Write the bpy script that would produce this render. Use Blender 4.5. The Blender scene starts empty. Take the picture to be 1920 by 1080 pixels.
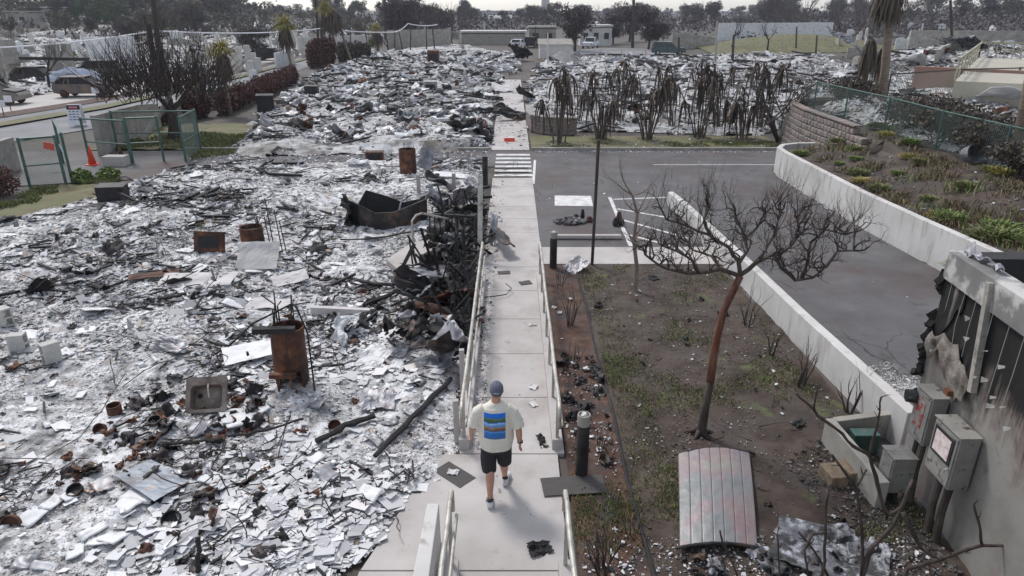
import bpy, math, random
import numpy as np
from mathutils import Vector, Matrix, noise as mnoise
S = bpy.context.scene
COL = S.collection
# ---------------------------------------------------------------- camera, sky, sun, exposure
F = 1297.0
PITCH = math.atan(522 / F)
CH = 6.0
cd = bpy.data.cameras.new("camera"); cam = bpy.data.objects.new("camera", cd); COL.objects.link(cam)
cam.location = (0, 0, CH); cam.rotation_euler = (math.pi / 2 - PITCH, 0, 0)
cd.sensor_width = 36.0; cd.lens = F / 1920 * 36; cd.clip_start = 0.05; cd.clip_end = 6000
S.camera = cam
W = bpy.data.worlds.new("World"); S.world = W; W.use_nodes = True
wn = W.node_tree; bg = wn.nodes["Background"]
sky = wn.nodes.new("ShaderNodeTexSky"); sky.sky_type = 'NISHITA'; sky.sun_disc = False
SUN_EL, SUN_ROT = math.radians(52), math.radians(-35)
sky.sun_elevation = SUN_EL; sky.sun_rotation = SUN_ROT; sky.dust_density = 1.0; sky.air_density = 1.0; sky.ozone_density = 1.0
hs = wn.nodes.new("ShaderNodeHueSaturation"); hs.inputs["Saturation"].default_value = 0.42
wn.links.new(sky.outputs[0], hs.inputs["Color"]); wn.links.new(hs.outputs[0], bg.inputs[0])
bg.inputs[1].default_value = 0.135
sd = bpy.data.lights.new("sun", 'SUN'); sun = bpy.data.objects.new("sun", sd); COL.objects.link(sun)
sd.energy = 1.5; sd.angle = math.radians(11); sd.color = (1, .965, .92)
_d = Vector((math.sin(SUN_ROT) * math.cos(SUN_EL), math.cos(SUN_ROT) * math.cos(SUN_EL), math.sin(SUN_EL)))
sun.rotation_euler = _d.to_track_quat('Z', 'Y').to_euler(); sun.location = (-20, 0, 40)
S.view_settings.view_transform = 'Standard'; S.view_settings.look = 'None'; S.view_settings.gamma = 1
S.view_settings.exposure = 0.6
S.render.engine = 'CYCLES'
S.cycles.max_bounces = 5; S.cycles.diffuse_bounces = 3; S.cycles.volume_bounces = 0; S.cycles.transparent_max_bounces = 8
# ---------------------------------------------------------------- surveying helpers (photo pixel -> ground point)
_s, _c = math.sin(PITCH), math.cos(PITCH)
def ray(px, py):
    a = (px - 960) / F; b = (540 - py) / F
    return (a, _c + b * _s, -_s + b * _c)
def G(px, py, z=0.0):
    d = ray(px, py); t = (z - CH) / d[2]; return (d[0] * t, d[1] * t, z)
def V(px, py, D):
    d = ray(px, py); t = D / d[1]; return (d[0] * t, D, CH + d[2] * t)
def WX(px, py, X):
    d = ray(px, py); t = X / d[0]; return (X, d[1] * t, CH + d[2] * t)
def sm(a, b, x):
    t = np.clip((np.asarray(x, float) - a) / (b - a), 0, 1); return t * t * (3 - 2 * t)
# vectorised value noise
def vn(x, y, seed=0):
    x = np.asarray(x, float); y = np.asarray(y, float)
    xi = np.floor(x).astype(np.int64); yi = np.floor(y).astype(np.int64); fx = x - xi; fy = y - yi
    fx = fx * fx * (3 - 2 * fx); fy = fy * fy * (3 - 2 * fy)
    def h(a, b):
        n = (a * 374761393 + b * 668265263 + seed * 974634777) & 0xffffffff
        n = ((n ^ (n >> 13)) * 1274126177) & 0xffffffff
        n = ((n ^ (n >> 16)) * 2246822519) & 0xffffffff
        return (n & 0xffffff) / float(0xffffff)
    return (h(xi, yi) * (1 - fx) + h(xi + 1, yi) * fx) * (1 - fy) + (h(xi, yi + 1) * (1 - fx) + h(xi + 1, yi + 1) * fx) * fy
def fbm(x, y, o=3, seed=0):
    r = 0; a = .5
    for i in range(o):
        r = r + a * (vn(np.asarray(x) * 2 ** i, np.asarray(y) * 2 ** i, seed + i) - .5); a *= .5
    return r * 2
def T(x, y):
    """terrain height"""
    x = np.asarray(x, float); y = np.asarray(y, float)
    xw = np.clip((20 - y) * .075, 0, .95); xo = x; x = x - xw
    bankA = sm(10.45, 10.6, x) * .92 + sm(10.6, 12.9, x) * .3 + sm(12.95, 13.05, x) * .48
    bankB = sm(10.45, 10.6, x) * .92 + sm(10.6, 14, x) * .68
    k = sm(22.5, 24.5, y)
    bank = (bankB * (1 - k) + bankA * k) * (1 - sm(26.9, 27.8, y)); x = xo
    xe = 12.97 + np.maximum(0, y - 34) * .55; ww = .1 + np.maximum(0, y - 34) * .25
    ter = 1.7 * sm(0, 1, (x - xe) / ww) * sm(26.4, 26.9, y) * (1 - sm(75, 110, y))
    r = np.maximum(bank, ter)
    r = r + 2.6 * np.exp(-(((x - 42) / 14) ** 2 + ((y - 108) / 12) ** 2))
    r = r + 8 * np.exp(-(((x + 150) / 75) ** 2 + ((y - 260) / 90) ** 2)) + 5 * np.exp(-(((x - 190) / 80) ** 2 + ((y - 290) / 90) ** 2))
    return r
def Tf(x, y): return float(T(x, y))
# ---------------------------------------------------------------- object helpers
def tag(o, label=None, cat=None, group=None, kind=None):
    if label: o['label'] = label
    if cat: o['category'] = cat
    if group: o['group'] = group
    if kind: o['kind'] = kind
    return o
def thing(name, label, cat, loc=(0, 0, 0), rz=0, group=None):
    o = bpy.data.objects.new(name, None); COL.objects.link(o); o.location = loc; o.rotation_euler = (0, 0, rz)
    o.empty_display_size = .2
    return tag(o, label, cat, group)
def dup(o, loc, rz=0, label=None, sc=None):
    c = o.copy(); COL.objects.link(c); c.location = loc; c.rotation_euler = (0, 0, rz)
    if sc: c.scale = (sc, sc, sc) if not isinstance(sc, tuple) else sc
    if label: c['label'] = label
    for ch in o.children:
        k = ch.copy(); COL.objects.link(k); k.parent = c
        for g in ch.children:
            q = g.copy(); COL.objects.link(q); q.parent = k
    return c
class MB:
    def __init__(s): s.v = []; s.f = []
    def add(s, vs, fs):
        n = len(s.v); s.v.extend([tuple(p) for p in vs]); s.f.extend([tuple(i + n for i in f) for f in fs]); return s
    def box(s, c, size, rot=(0, 0, 0), jit=0, rng=None):
        hx, hy, hz = size[0] / 2, size[1] / 2, size[2] / 2
        m = Matrix.Rotation(rot[2], 3, 'Z') @ Matrix.Rotation(rot[1], 3, 'Y') @ Matrix.Rotation(rot[0], 3, 'X')
        vs = []
        for X in (-hx, hx):
            for Y in (-hy, hy):
                for Z in (-hz, hz):
                    p = m @ Vector((X, Y, Z))
                    if jit: p += Vector((rng.uniform(-jit, jit), rng.uniform(-jit, jit), rng.uniform(-jit, jit)))
                    vs.append((p.x + c[0], p.y + c[1], p.z + c[2]))
        return s.add(vs, [(0, 1, 3, 2), (4, 6, 7, 5), (0, 4, 5, 1), (2, 3, 7, 6), (0, 2, 6, 4), (1, 5, 7, 3)])
    def bx(s, x0, x1, y0, y1, z0, z1): return s.box(((x0 + x1) / 2, (y0 + y1) / 2, (z0 + z1) / 2), (x1 - x0, y1 - y0, z1 - z0))
    def bar(s, a, b, w, h=None, roll=0):
        """rectangular bar from a to b"""
        a = Vector(a); b = Vector(b); t = (b - a).normalized(); h = h or w
        u = t.cross(Vector((0, 0, 1)))
        if u.length < .05: u = Vector((1, 0, 0))
        u.normalize(); v = t.cross(u); cr, sr = math.cos(roll), math.sin(roll); u, v = u * cr + v * sr, v * cr - u * sr
        vs = [p + u * (i * w / 2) + v * (j * h / 2) for p in (a, b) for i, j in ((-1, -1), (1, -1), (1, 1), (-1, 1))]
        return s.add(vs, [(0, 1, 2, 3), (7, 6, 5, 4), (0, 4, 5, 1), (1, 5, 6, 2), (2, 6, 7, 3), (3, 7, 4, 0)])
    def tube(s, pts, r, n=6, cap=True):
        P = [Vector(p) for p in pts]; m = len(P)
        R = r if isinstance(r, (list, tuple)) else [r] * m
        vs = []; up = None
        for i in range(m):
            t = (P[min(i + 1, m - 1)] - P[max(i - 1, 0)])
            if t.length < 1e-9: t = Vector((0, 0, 1))
            t.normalize()
            if up is None: up = Vector((0, 0, 1)) if abs(t.z) < .9 else Vector((1, 0, 0))
            u = up - t * up.dot(t)
            if u.length < 1e-4: u = Vector((1, 0, 0)) - t * t.x
            u.normalize(); up = u; w = t.cross(u)
            for k in range(n):
                a = 2 * math.pi * k / n; vs.append(P[i] + (u * math.cos(a) + w * math.sin(a)) * R[i])
        fs = [(i * n + k, i * n + (k + 1) % n, (i + 1) * n + (k + 1) % n, (i + 1) * n + k) for i in range(m - 1) for k in range(n)]
        if cap: fs += [tuple(range(n - 1, -1, -1)), tuple((m - 1) * n + k for k in range(n))]
        return s.add(vs, fs)
    def loft(s, rings, n=20, cap=True, sup=1.0):
        """rings of (cx,cy,z,rx,ry)"""
        vs = []
        for cx, cy, z, rx, ry in rings:
            for k in range(n):
                a = 2 * math.pi * k / n; c_, s_ = math.cos(a), math.sin(a)
                vs.append((cx + rx * math.copysign(abs(c_) ** sup, c_), cy + ry * math.copysign(abs(s_) ** sup, s_), z))
        m = len(rings)
        fs = [(i * n + k, i * n + (k + 1) % n, (i + 1) * n + (k + 1) % n, (i + 1) * n + k) for i in range(m - 1) for k in range(n)]
        if cap: fs += [tuple(range(n - 1, -1, -1)), tuple((m - 1) * n + k for k in range(n))]
        return s.add(vs, fs)
    def prism(s, poly, z0, z1):
        n = len(poly); a = sum(poly[i][0] * poly[(i + 1) % n][1] - poly[(i + 1) % n][0] * poly[i][1] for i in range(n))
        if a < 0: poly = poly[::-1]
        vs = [(p[0], p[1], z0) for p in poly] + [(p[0], p[1], z1) for p in poly]
        return s.add(vs, [tuple(range(n - 1, -1, -1)), tuple(range(n, 2 * n))] + [(i, (i + 1) % n, n + (i + 1) % n, n + i) for i in range(n)])
    def sheet(s, fn, nu, nv, th=.01, warp=None):
        """curved plate: fn(u,v)->point, thickened downwards along its normal"""
        P = [[Vector(fn(i / nu, j / nv)) for j in range(nv + 1)] for i in range(nu + 1)]
        vs = []; N = []
        for i in range(nu + 1):
            for j in range(nv + 1):
                du = P[min(i + 1, nu)][j] - P[max(i - 1, 0)][j]; dv = P[i][min(j + 1, nv)] - P[i][max(j - 1, 0)]
                nn = du.cross(dv); nn = nn.normalized() if nn.length > 1e-9 else Vector((0, 0, 1))
                N.append(nn); vs.append(P[i][j])
        k = len(vs); vs += [vs[q] - N[q] * th for q in range(k)]
        I = lambda i, j: i * (nv + 1) + j
        fs = []
        for i in range(nu):
            for j in range(nv):
                q = (I(i, j), I(i + 1, j), I(i + 1, j + 1), I(i, j + 1)); fs.append(q); fs.append(tuple(k + t for t in q[::-1]))
        for i in range(nu):
            a, b = I(i, 0), I(i + 1, 0); fs.append((b, a, a + k, b + k)); a, b = I(i, nv), I(i + 1, nv); fs.append((a, b, b + k, a + k))
        for j in range(nv):
            a, b = I(0, j), I(0, j + 1); fs.append((a, b, b + k, a + k)); a, b = I(nu, j), I(nu, j + 1); fs.append((b, a, a + k, b + k))
        return s.add(vs, fs)
    def ball(s, c, r, n=10, m=7, jit=0, rng=None):
        r = r if isinstance(r, (tuple, list)) else (r, r, r)
        rings = []; vs = [(c[0], c[1], c[2] - r[2])]
        for i in range(1, m):
            ph = -math.pi / 2 + math.pi * i / m
            for k in range(n):
                a = 2 * math.pi * k / n; q = 1 + (rng.uniform(-jit, jit) if jit else 0)
                vs.append((c[0] + r[0] * math.cos(ph) * math.cos(a) * q, c[1] + r[1] * math.cos(ph) * math.sin(a) * q, c[2] + r[2] * math.sin(ph) * q))
        vs.append((c[0], c[1], c[2] + r[2]))
        fs = [(0, 1 + (k + 1) % n, 1 + k) for k in range(n)]
        for i in range(m - 2):
            for k in range(n):
                a = 1 + i * n; fs.append((a + k, a + (k + 1) % n, a + n + (k + 1) % n, a + n + k))
        a = 1 + (m - 2) * n; fs += [(a + k, a + (k + 1) % n, a + n) for k in range(n)]
        return s.add(vs, fs)
    def ob(s, name, m, parent=None, org=(0, 0, 0), label=None, cat=None, group=None, kind=None, smooth=False, bevel=0):
        me = bpy.data.meshes.new(name)
        vs = [(a - org[0], b - org[1], c - org[2]) for a, b, c in s.v] if any(org) else s.v
        me.from_pydata(vs, [], s.f); me.materials.append(m)
        if smooth: me.polygons.foreach_set('use_smooth', [True] * len(me.polygons))
        me.update()
        o = bpy.data.objects.new(name, me); COL.objects.link(o)
        if parent is not None: o.parent = parent
        else: o.location = org
        if bevel:
            b = o.modifiers.new('bevel', 'BEVEL'); b.width = bevel; b.segments = 2; b.limit_method = 'ANGLE'
        return tag(o, label, cat, group, kind)
def npmesh(name, V_, F_, m, parent=None, smooth=False, **k):
    me = bpy.data.meshes.new(name); V_ = np.asarray(V_, np.float32); F_ = np.asarray(F_, np.int32)
    nf, w = F_.shape
    me.vertices.add(len(V_)); me.vertices.foreach_set('co', V_.ravel())
    me.loops.add(nf * w); me.loops.foreach_set('vertex_index', F_.ravel())
    me.polygons.add(nf); me.polygons.foreach_set('loop_start', np.arange(0, nf * w, w, dtype=np.int32))
    me.polygons.foreach_set('loop_total', np.full(nf, w, np.int32))
    me.polygons.foreach_set('use_smooth', np.full(nf, bool(smooth)))
    me.update(calc_edges=True); me.materials.append(m)
    o = bpy.data.objects.new(name, me); COL.objects.link(o)
    if parent is not None: o.parent = parent
    return tag(o, **k)
def bake(o):
    dg = bpy.context.evaluated_depsgraph_get(); me = bpy.data.meshes.new_from_object(o.evaluated_get(dg))
    o.modifiers.clear(); o.data = me
    return o
# ---------------------------------------------------------------- materials
def M(name, cols, scale=4, rough=.85, metal=0, bump=.3, bscale=None, island=0, spots=None, detail=8, stretch=None, streak=None, patch=None):
    """cols: [(pos,(r,g,b))]; spots/patch: (colour, scale, lo, hi); streak: (colour, lo, hi) vertical runs"""
    m = bpy.data.materials.new(name); m.use_nodes = True; nt = m.node_tree; N = nt.nodes; L = nt.links
    b = N["Principled BSDF"]; b.inputs["Roughness"].default_value = rough; b.inputs["Metallic"].default_value = metal
    tc = N.new("ShaderNodeTexCoord"); co = tc.outputs["Object"]
    if stretch:
        mp = N.new("ShaderNodeMapping"); mp.inputs["Scale"].default_value = stretch; L.new(co, mp.inputs[0]); co = mp.outputs[0]
    def nz(sc, det=detail, ro=.6, c=None):
        n = N.new("ShaderNodeTexNoise"); n.inputs["Scale"].default_value = sc; n.inputs["Detail"].default_value = det
        n.inputs["Roughness"].default_value = ro; L.new(c or co, n.inputs["Vector"]); return n.outputs["Fac"]
    fac = nz(scale)
    if island:
        g = N.new("ShaderNodeNewGeometry"); mx = N.new("ShaderNodeMix"); mx.inputs[0].default_value = island
        L.new(fac, mx.inputs[2]); L.new(g.outputs["Random Per Island"], mx.inputs[3]); fac = mx.outputs[0]
    r = N.new("ShaderNodeValToRGB"); L.new(fac, r.inputs[0]); e = r.color_ramp.elements
    while len(e) < len(cols): e.new(.5)
    for i, (p, c) in enumerate(sorted(cols, key=lambda q: q[0])): e[i].position = p; e[i].color = (*c, 1)
    out = r.outputs[0]
    def over(out, c, f, lo, hi):
        mr = N.new("ShaderNodeMapRange"); mr.inputs[1].default_value = lo; mr.inputs[2].default_value = hi; L.new(f, mr.inputs[0])
        mx = N.new("ShaderNodeMix"); mx.data_type = 'RGBA'; L.new(mr.outputs[0], mx.inputs[0]); L.new(out, mx.inputs[6]); mx.inputs[7].default_value = (*c, 1)
        return mx.outputs[2]
    for sp in ([spots] if spots and not isinstance(spots, list) else (spots or [])): out = over(out, sp[0], nz(sp[1], 6, .65), sp[2], sp[3])
    if streak:
        mp = N.new("ShaderNodeMapping"); mp.inputs["Scale"].default_value = (5, 5, .7); L.new(tc.outputs["Object"], mp.inputs[0])
        out = over(out, streak[0], nz(1.0, 5, .6, mp.outputs[0]), streak[1], streak[2])
    L.new(out, b.inputs["Base Color"])
    if bump:
        bp = N.new("ShaderNodeBump"); bp.inputs["Strength"].default_value = bump; bp.inputs["Distance"].default_value = .02
        L.new(nz(bscale or scale * 3), bp.inputs["Height"]); L.new(bp.outputs[0], b.inputs["Normal"])
    return m
m_ground = M("dry ground", [(.3, (.03, .024, .02)), (.45, (.065, .055, .046)), (.6, (.09, .075, .066)), (.75, (.1, .085, .06))], .35, bump=.4, bscale=4)
m_dirt = M("brown dirt", [(.3, (.02, .013, .009)), (.45, (.05, .032, .023)), (.6, (.085, .06, .046)), (.75, (.14, .11, .09))], 1.6, bump=.9, bscale=14,
           spots=[((.04, .035, .033), .8, .5, .7), ((.085, .095, .035), 1.3, .58, .68)])
m_redsoil = M("red soil", [(.3, (.026, .012, .007)), (.5, (.08, .036, .021)), (.7, (.13, .08, .058))], 3, bump=.8, bscale=20, spots=((.05, .045, .045), 2, .5, .65))
m_asph = M("asphalt", [(.3, (.07, .065, .066)), (.5, (.1, .095, .097)), (.7, (.13, .123, .125))], .7, rough=.8, bump=.15, bscale=60, spots=[((.085, .06, .055), .3, .5, .66), ((.05, .045, .045), 1.1, .58, .72), ((.2, .19, .19), 90, .62, .72)])
def cracks(m, sc, wd, col):
    nt = m.node_tree; N = nt.nodes; L = nt.links; b = N["Principled BSDF"]; tc = N.new("ShaderNodeTexCoord"); n = N.new("ShaderNodeTexNoise"); n.inputs["Scale"].default_value = 1.3; n.inputs["Detail"].default_value = 6; L.new(tc.outputs["Object"], n.inputs["Vector"])
    mx = N.new("ShaderNodeMix"); mx.data_type = 'RGBA'; mx.inputs[0].default_value = .35; L.new(tc.outputs["Object"], mx.inputs[6]); L.new(n.outputs["Color"], mx.inputs[7])
    v = N.new("ShaderNodeTexVoronoi"); v.feature = 'DISTANCE_TO_EDGE'; v.inputs["Scale"].default_value = sc; L.new(mx.outputs[2], v.inputs["Vector"]); mr = N.new("ShaderNodeMapRange"); mr.inputs[1].default_value = wd; mr.inputs[2].default_value = wd * .3; L.new(v.outputs["Distance"], mr.inputs[0])
    n2 = N.new("ShaderNodeTexNoise"); n2.inputs["Scale"].default_value = .4; L.new(tc.outputs["Object"], n2.inputs["Vector"]); m2 = N.new("ShaderNodeMapRange"); m2.inputs[1].default_value = .48; m2.inputs[2].default_value = .58; L.new(n2.outputs["Fac"], m2.inputs[0])
    mu = N.new("ShaderNodeMath"); mu.operation = 'MULTIPLY'; L.new(mr.outputs[0], mu.inputs[0]); L.new(m2.outputs[0], mu.inputs[1]); q = N.new("ShaderNodeMix"); q.data_type = 'RGBA'; L.new(mu.outputs[0], q.inputs[0]); L.new(b.inputs["Base Color"].links[0].from_socket, q.inputs[6]); q.inputs[7].default_value = (*col, 1); L.new(q.outputs[2], b.inputs["Base Color"])
cracks(m_asph, .45, .006, (.035, .033, .033))
m_road = M("road asphalt", [(.3, (.15, .15, .155)), (.7, (.23, .23, .24))], .5, bump=.1, bscale=30)
m_conc = M("concrete", [(.25, (.36, .33, .31)), (.5, (.45, .418, .4)), (.75, (.53, .5, .48))], .9, bump=.12, bscale=40, spots=[((.33, .29, .265), .8, .54, .74), ((.4, .33, .3), .5, .6, .75), ((.3, .26, .23), 3.5, .62, .78), ((.14, .12, .11), 24, .66, .73)])
m_concd = M("old concrete", [(.25, (.2, .185, .165)), (.5, (.3, .28, .25)), (.75, (.42, .4, .37))], 2, bump=.25, bscale=30, spots=((.1, .09, .08), 3, .6, .75))
m_tsh = M("tile shards", [(0, (.3, .295, .3)), (.3, (.52, .515, .53)), (.85, (.76, .755, .76)), (1, (.66, .6, .54))], 20, island=.9, bump=0)
m_wallw = M("pale wall", [(.25, (.42, .4, .38)), (.6, (.58, .56, .54)), (.8, (.66, .64, .62))], .8, bump=.1, bscale=30, streak=((.3, .27, .24), .55, .75), spots=((.45, .35, .28), 2, .68, .8))
m_white = M("white paint", [(.35, (.5, .49, .48)), (.6, (.72, .71, .7))], 3, bump=.1, spots=((.2, .19, .19), 14, .58, .68))
m_ash = M("ash", [(.32, (.15, .145, .145)), (.42, (.36, .355, .355)), (.5, (.56, .555, .56)), (.6, (.76, .755, .76))], 4, bump=1, bscale=14, detail=14,
          spots=[((.07, .068, .07), .9, .53, .66), ((.34, .28, .23), 2.3, .56, .7), ((.02, .019, .02), 7, .56, .62), ((.03, .028, .028), .45, .56, .7), ((.05, .048, .048), 34, .57, .64)])
m_asf = M("far ash", [(.3, (.1, .095, .09)), (.42, (.32, .31, .3)), (.52, (.55, .545, .545)), (.65, (.74, .735, .74))], 1.6, bump=1, bscale=5, detail=14,
          spots=[((.16, .14, .12), .22, .5, .62), ((.04, .036, .034), 1.6, .545, .62)])
m_shard = M("pale shards", [(0, (.2, .195, .2)), (.2, (.34, .335, .34)), (.5, (.46, .455, .46)), (.8, (.68, .67, .66)), (.95, (.56, .48, .4)), (1, (.3, .2, .13))], 20, island=.85, bump=0, spots=((.2, .2, .2), 30, .62, .72))
m_mix = M("mixed rubble", [(0, (.03, .028, .03)), (.15, (.1, .1, .11)), (.3, (.3, .3, .32)), (.6, (.55, .55, .57)), (.85, (.72, .71, .7)), (.93, (.3, .22, .16)), (1, (.1, .05, .03))], 9, island=.9, bump=.3)
m_char = M("charred", [(0, (.004, .004, .005)), (.5, (.014, .013, .013)), (.8, (.04, .036, .034)), (1, (.1, .085, .075))], 12, island=.5, bump=.8, bscale=40, rough=.75)
m_rust = M("rusty steel", [(.3, (.028, .014, .01)), (.48, (.09, .035, .02)), (.62, (.19, .075, .035)), (.8, (.3, .16, .09))], 4, rough=.75, metal=.2, bump=.3, streak=((.03, .02, .018), .5, .7))
m_rustd = M("dark burnt steel", [(.3, (.01, .01, .011)), (.5, (.03, .027, .028)), (.65, (.065, .052, .05)), (.8, (.17, .1, .06))], 3, rough=.6, metal=.4, bump=.3, spots=((.17, .09, .05), 1.7, .56, .7))
m_tin = M("heat stained tin", [(.3, (.1, .1, .11)), (.5, (.25, .25, .27)), (.65, (.42, .42, .44)), (.8, (.5, .42, .34))], 3, rough=.5, metal=.5, bump=.3, spots=((.2, .1, .05), 3, .58, .7))
m_wire = M("burnt wire", [(0, (.015, .013, .013)), (.6, (.05, .04, .035)), (1, (.12, .08, .06))], 8, island=.6, bump=0, metal=.3, rough=.6)
m_galv = M("galvanised rail", [(.3, (.3, .28, .25)), (.6, (.52, .49, .44)), (.8, (.66, .63, .57))], 5, rough=.5, metal=.3, bump=.1, spots=((.16, .12, .09), 6, .56, .7))
m_green = M("green coated steel", [(.3, (.03, .075, .065)), (.7, (.07, .14, .12))], 5, rough=.5, metal=.1, bump=.05, spots=((.13, .11, .09), 8, .58, .7))
m_bark = M("burnt bark", [(.3, (.018, .012, .01)), (.5, (.05, .035, .03)), (.75, (.125, .1, .088))], 14, bump=.6, island=.3, stretch=(1, 1, .3))
m_barkr = M("scorched red bark", [(.3, (.05, .02, .014)), (.5, (.15, .05, .028)), (.7, (.24, .11, .07))], 10, bump=.8, stretch=(1, 1, .2), spots=((.12, .095, .08), 5, .5, .66))
m_palmb = M("palm trunk bark", [(.3, (.12, .085, .06)), (.6, (.24, .19, .15))], 8, bump=.6, stretch=(.5, .5, 3))
m_dead = M("dead fronds", [(0, (.024, .018, .014)), (.5, (.075, .056, .044)), (1, (.16, .12, .09))], 5, island=.8, bump=.2)
m_leafg = M("green foliage", [(0, (.02, .035, .016)), (.5, (.045, .07, .03)), (1, (.085, .11, .045))], 3, island=.85, bump=0)
m_leafo = M("olive foliage", [(0, (.04, .036, .025)), (.5, (.075, .065, .045)), (1, (.12, .105, .07))], 3, island=.85, bump=0)
m_leafp = M("burnt twigs", [(0, (.035, .03, .034)), (.5, (.07, .058, .06)), (1, (.12, .095, .09))], 3, island=.85, bump=0)
m_redh = M("scorched hedge", [(0, (.03, .012, .012)), (.5, (.085, .03, .028)), (1, (.15, .065, .05))], 3, island=.85, bump=0)
m_lime = M("lime foliage", [(0, (.06, .1, .02)), (.5, (.12, .18, .035)), (1, (.24, .27, .08))], 3, island=.85, bump=0)
m_yell = M("yellow fronds", [(0, (.14, .13, .03)), (.5, (.28, .25, .06)), (1, (.42, .33, .12))], 3, island=.85, bump=0)
m_grass = M("grass blades", [(0, (.06, .08, .02)), (.35, (.11, .15, .04)), (.65, (.18, .19, .07)), (1, (.26, .2, .11))], 3, island=.85, bump=0)
m_lawn = M("patchy lawn", [(.3, (.09, .065, .035)), (.5, (.13, .12, .055)), (.65, (.1, .13, .04))], 1.2, bump=.6, bscale=25, spots=((.2, .15, .09), .6, .55, .7))
m_red = M("red plastic", [(.3, (.7, .05, .02)), (.7, (.85, .1, .04))], 3, rough=.5, bump=0)
m_block = M("cast block", [(.3, (.4, .39, .37)), (.7, (.55, .54, .5))], 6, bump=.4, bscale=60)
m_dark = M("dark plastic", [(.3, (.012, .012, .014)), (.7, (.03, .03, .034))], 6, bump=.1)
m_glass = M("dark glazing", [(.3, (.015, .018, .02)), (.7, (.04, .045, .05))], 1, rough=.15, bump=0)
m_signw = M("sign white", [(.3, (.62, .63, .68)), (.7, (.78, .78, .82))], 2, rough=.5, bump=0)
# ================================================================ SETTING
def ST(o): o['kind'] = 'structure'; return o
def axis(a, b, st, far): 
    L = list(np.arange(a, b + 1e-6, st)); s_ = st; q = b
    while q < far: s_ *= 1.25; q += s_; L.append(q)
    s_ = st; q = a
    while q > -far: s_ *= 1.25; q -= s_; L.insert(0, q)
    return np.array(L)
gx = axis(-40, 24, .25, 3000); gy = axis(-4, 70, .5, 3000); gy = gy[gy > -400]
GX, GY = np.meshgrid(gx, gy, indexing='ij'); GZ = T(GX, GY) - .03
def gridf(nx, ny):
    i, j = np.meshgrid(np.arange(nx - 1), np.arange(ny - 1), indexing='ij'); a = (i * ny + j).ravel()
    return np.stack([a, a + ny, a + ny + 1, a + 1], 1)
ST(npmesh('ground', np.stack([GX, GY, GZ], -1).reshape(-1, 3), gridf(len(gx), len(gy)), m_ground, smooth=True))
def flat(name, poly, z, m, th=.0):
    mb = MB()
    if th: mb.prism(poly, z - th, z)
    else:
        a = sum(poly[i][0] * poly[(i + 1) % len(poly)][1] - poly[(i + 1) % len(poly)][0] * poly[i][1] for i in range(len(poly)))
        if a < 0: poly = poly[::-1]
        mb.add([(p[0], p[1], z) for p in poly], [tuple(range(len(poly)))])
    return ST(mb.ob(name, m))
def rect(x0, x1, y0, y1): return [(x0, y0), (x1, y0), (x1, y1), (x0, y1)]
flat('parking_lot', [(.66, 17.8), (5.3, 17.8), (5.3, 5), (12, 5), (10.6, 16.5), (10.38, 20), (10.38, 26.4), (11.2, 28.4), (12.7, 29), (12.7, 31.72), (-16, 31.72), (-24, 31.5), (-23.5, 27), (-20, 24.4), (-15, 25.8), (-12, 27), (-8, 28), (-.7, 28.3), (.66, 28.3)], .004, m_asph)
def strip(name, lo, hi, z, m):
    n = len(lo); v = [(*G(*p)[:2], z) for p in lo] + [(*G(*p)[:2], z) for p in hi]
    return ST(MB().add(v, [(i, i + 1, n + i + 1, n + i) for i in range(n - 1)]).ob(name, m))
rl = [(-700, 390), (0, 270), (200, 237), (300, 213), (400, 185), (470, 162), (540, 138), (640, 105), (760, 70)]
def up(l, d): return [(x, y - d * max(.05, (y - 18) / 222)) for x, y in l]
ru = [(-700, 345), (0, 240), (200, 205), (300, 182), (400, 160), (470, 142), (540, 122), (640, 95), (760, 64)]
strip('road', rl, ru, .006, m_road)
strip('road_verge', ru, up(ru, 8), .1, m_lawn)
strip('gutter_pavement', up(ru, 8), up(ru, 18), .006, m_road)
strip('mulch_bed', up(ru, 18), up(ru, 27), .04, m_redsoil)
strip('pavement', up(ru, 27), up(ru, 50), .012, m_conc)
strip('driveway', up(ru, 50), up(ru, 76), .008, m_concd)
# path slabs, kerbs, crossing
mb = MB(); y = 4.0
for y1 in (6.15, 8.4):
    if y1 < 7: mb.prism([(-1.95, 4), (.66, 4), (.66, 6.14), (-1.75, 6.14)], -.05, .03)
    else: mb.prism([(-1.74, 6.16), (.66, 6.16), (.66, 8.39), (-.98, 8.39), (-1.1, 8.0), (-1.38, 7.4), (-1.5, 6.95)], -.05, .03)
ys = [8.41] + [8.41 + 1.57 * k for k in range(1, 6)] + [17.8]
for a, b in zip(ys[:-1], ys[1:]): mb.prism(rect(-.76, .76, a, b - .015), -.05, .03)
ys = list(np.linspace(17.8, 26.2, 7))
for a, b in zip(ys[:-1], ys[1:]): mb.prism(rect(-.74, .78, a, b - .015), -.05, .02)
ys = list(np.linspace(31.72, 66, 18))
for a, b in zip(ys[:-1], ys[1:]): mb.prism(rect(-.95, .8, a, b - .02), -.05, .05)
ST(mb.ob('path', m_conc, bevel=.004))
flat('pavement', rect(.775, 5.25, 16.46, 17.79), .035, m_conc, .08)
mb = MB(); 
for k in range(6): mb.bx(-.7, .8, 26.5 + k * .82, 26.5 + k * .82 + .36, .004, .009)
ST(mb.ob('crosswalk_marking', m_white))
mb = MB(); mb.prism([G(725, 497)[:2], G(770, 466)[:2], G(835, 452)[:2], G(840, 470)[:2], G(835, 520)[:2], G(800, 535)[:2], G(762, 528)[:2]], -.02, .15)
ST(mb.ob('landing_pavement', m_conc))
mb = MB()
for a, b in ((.9, 12.9), ): mb.bx(a, b, 31.73, 31.9, -.05, .14)
mb.bx(-15, -.95, 31.73, 31.9, -.05, .14); ST(mb.ob('kerb', m_concd, bevel=.02))
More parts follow.
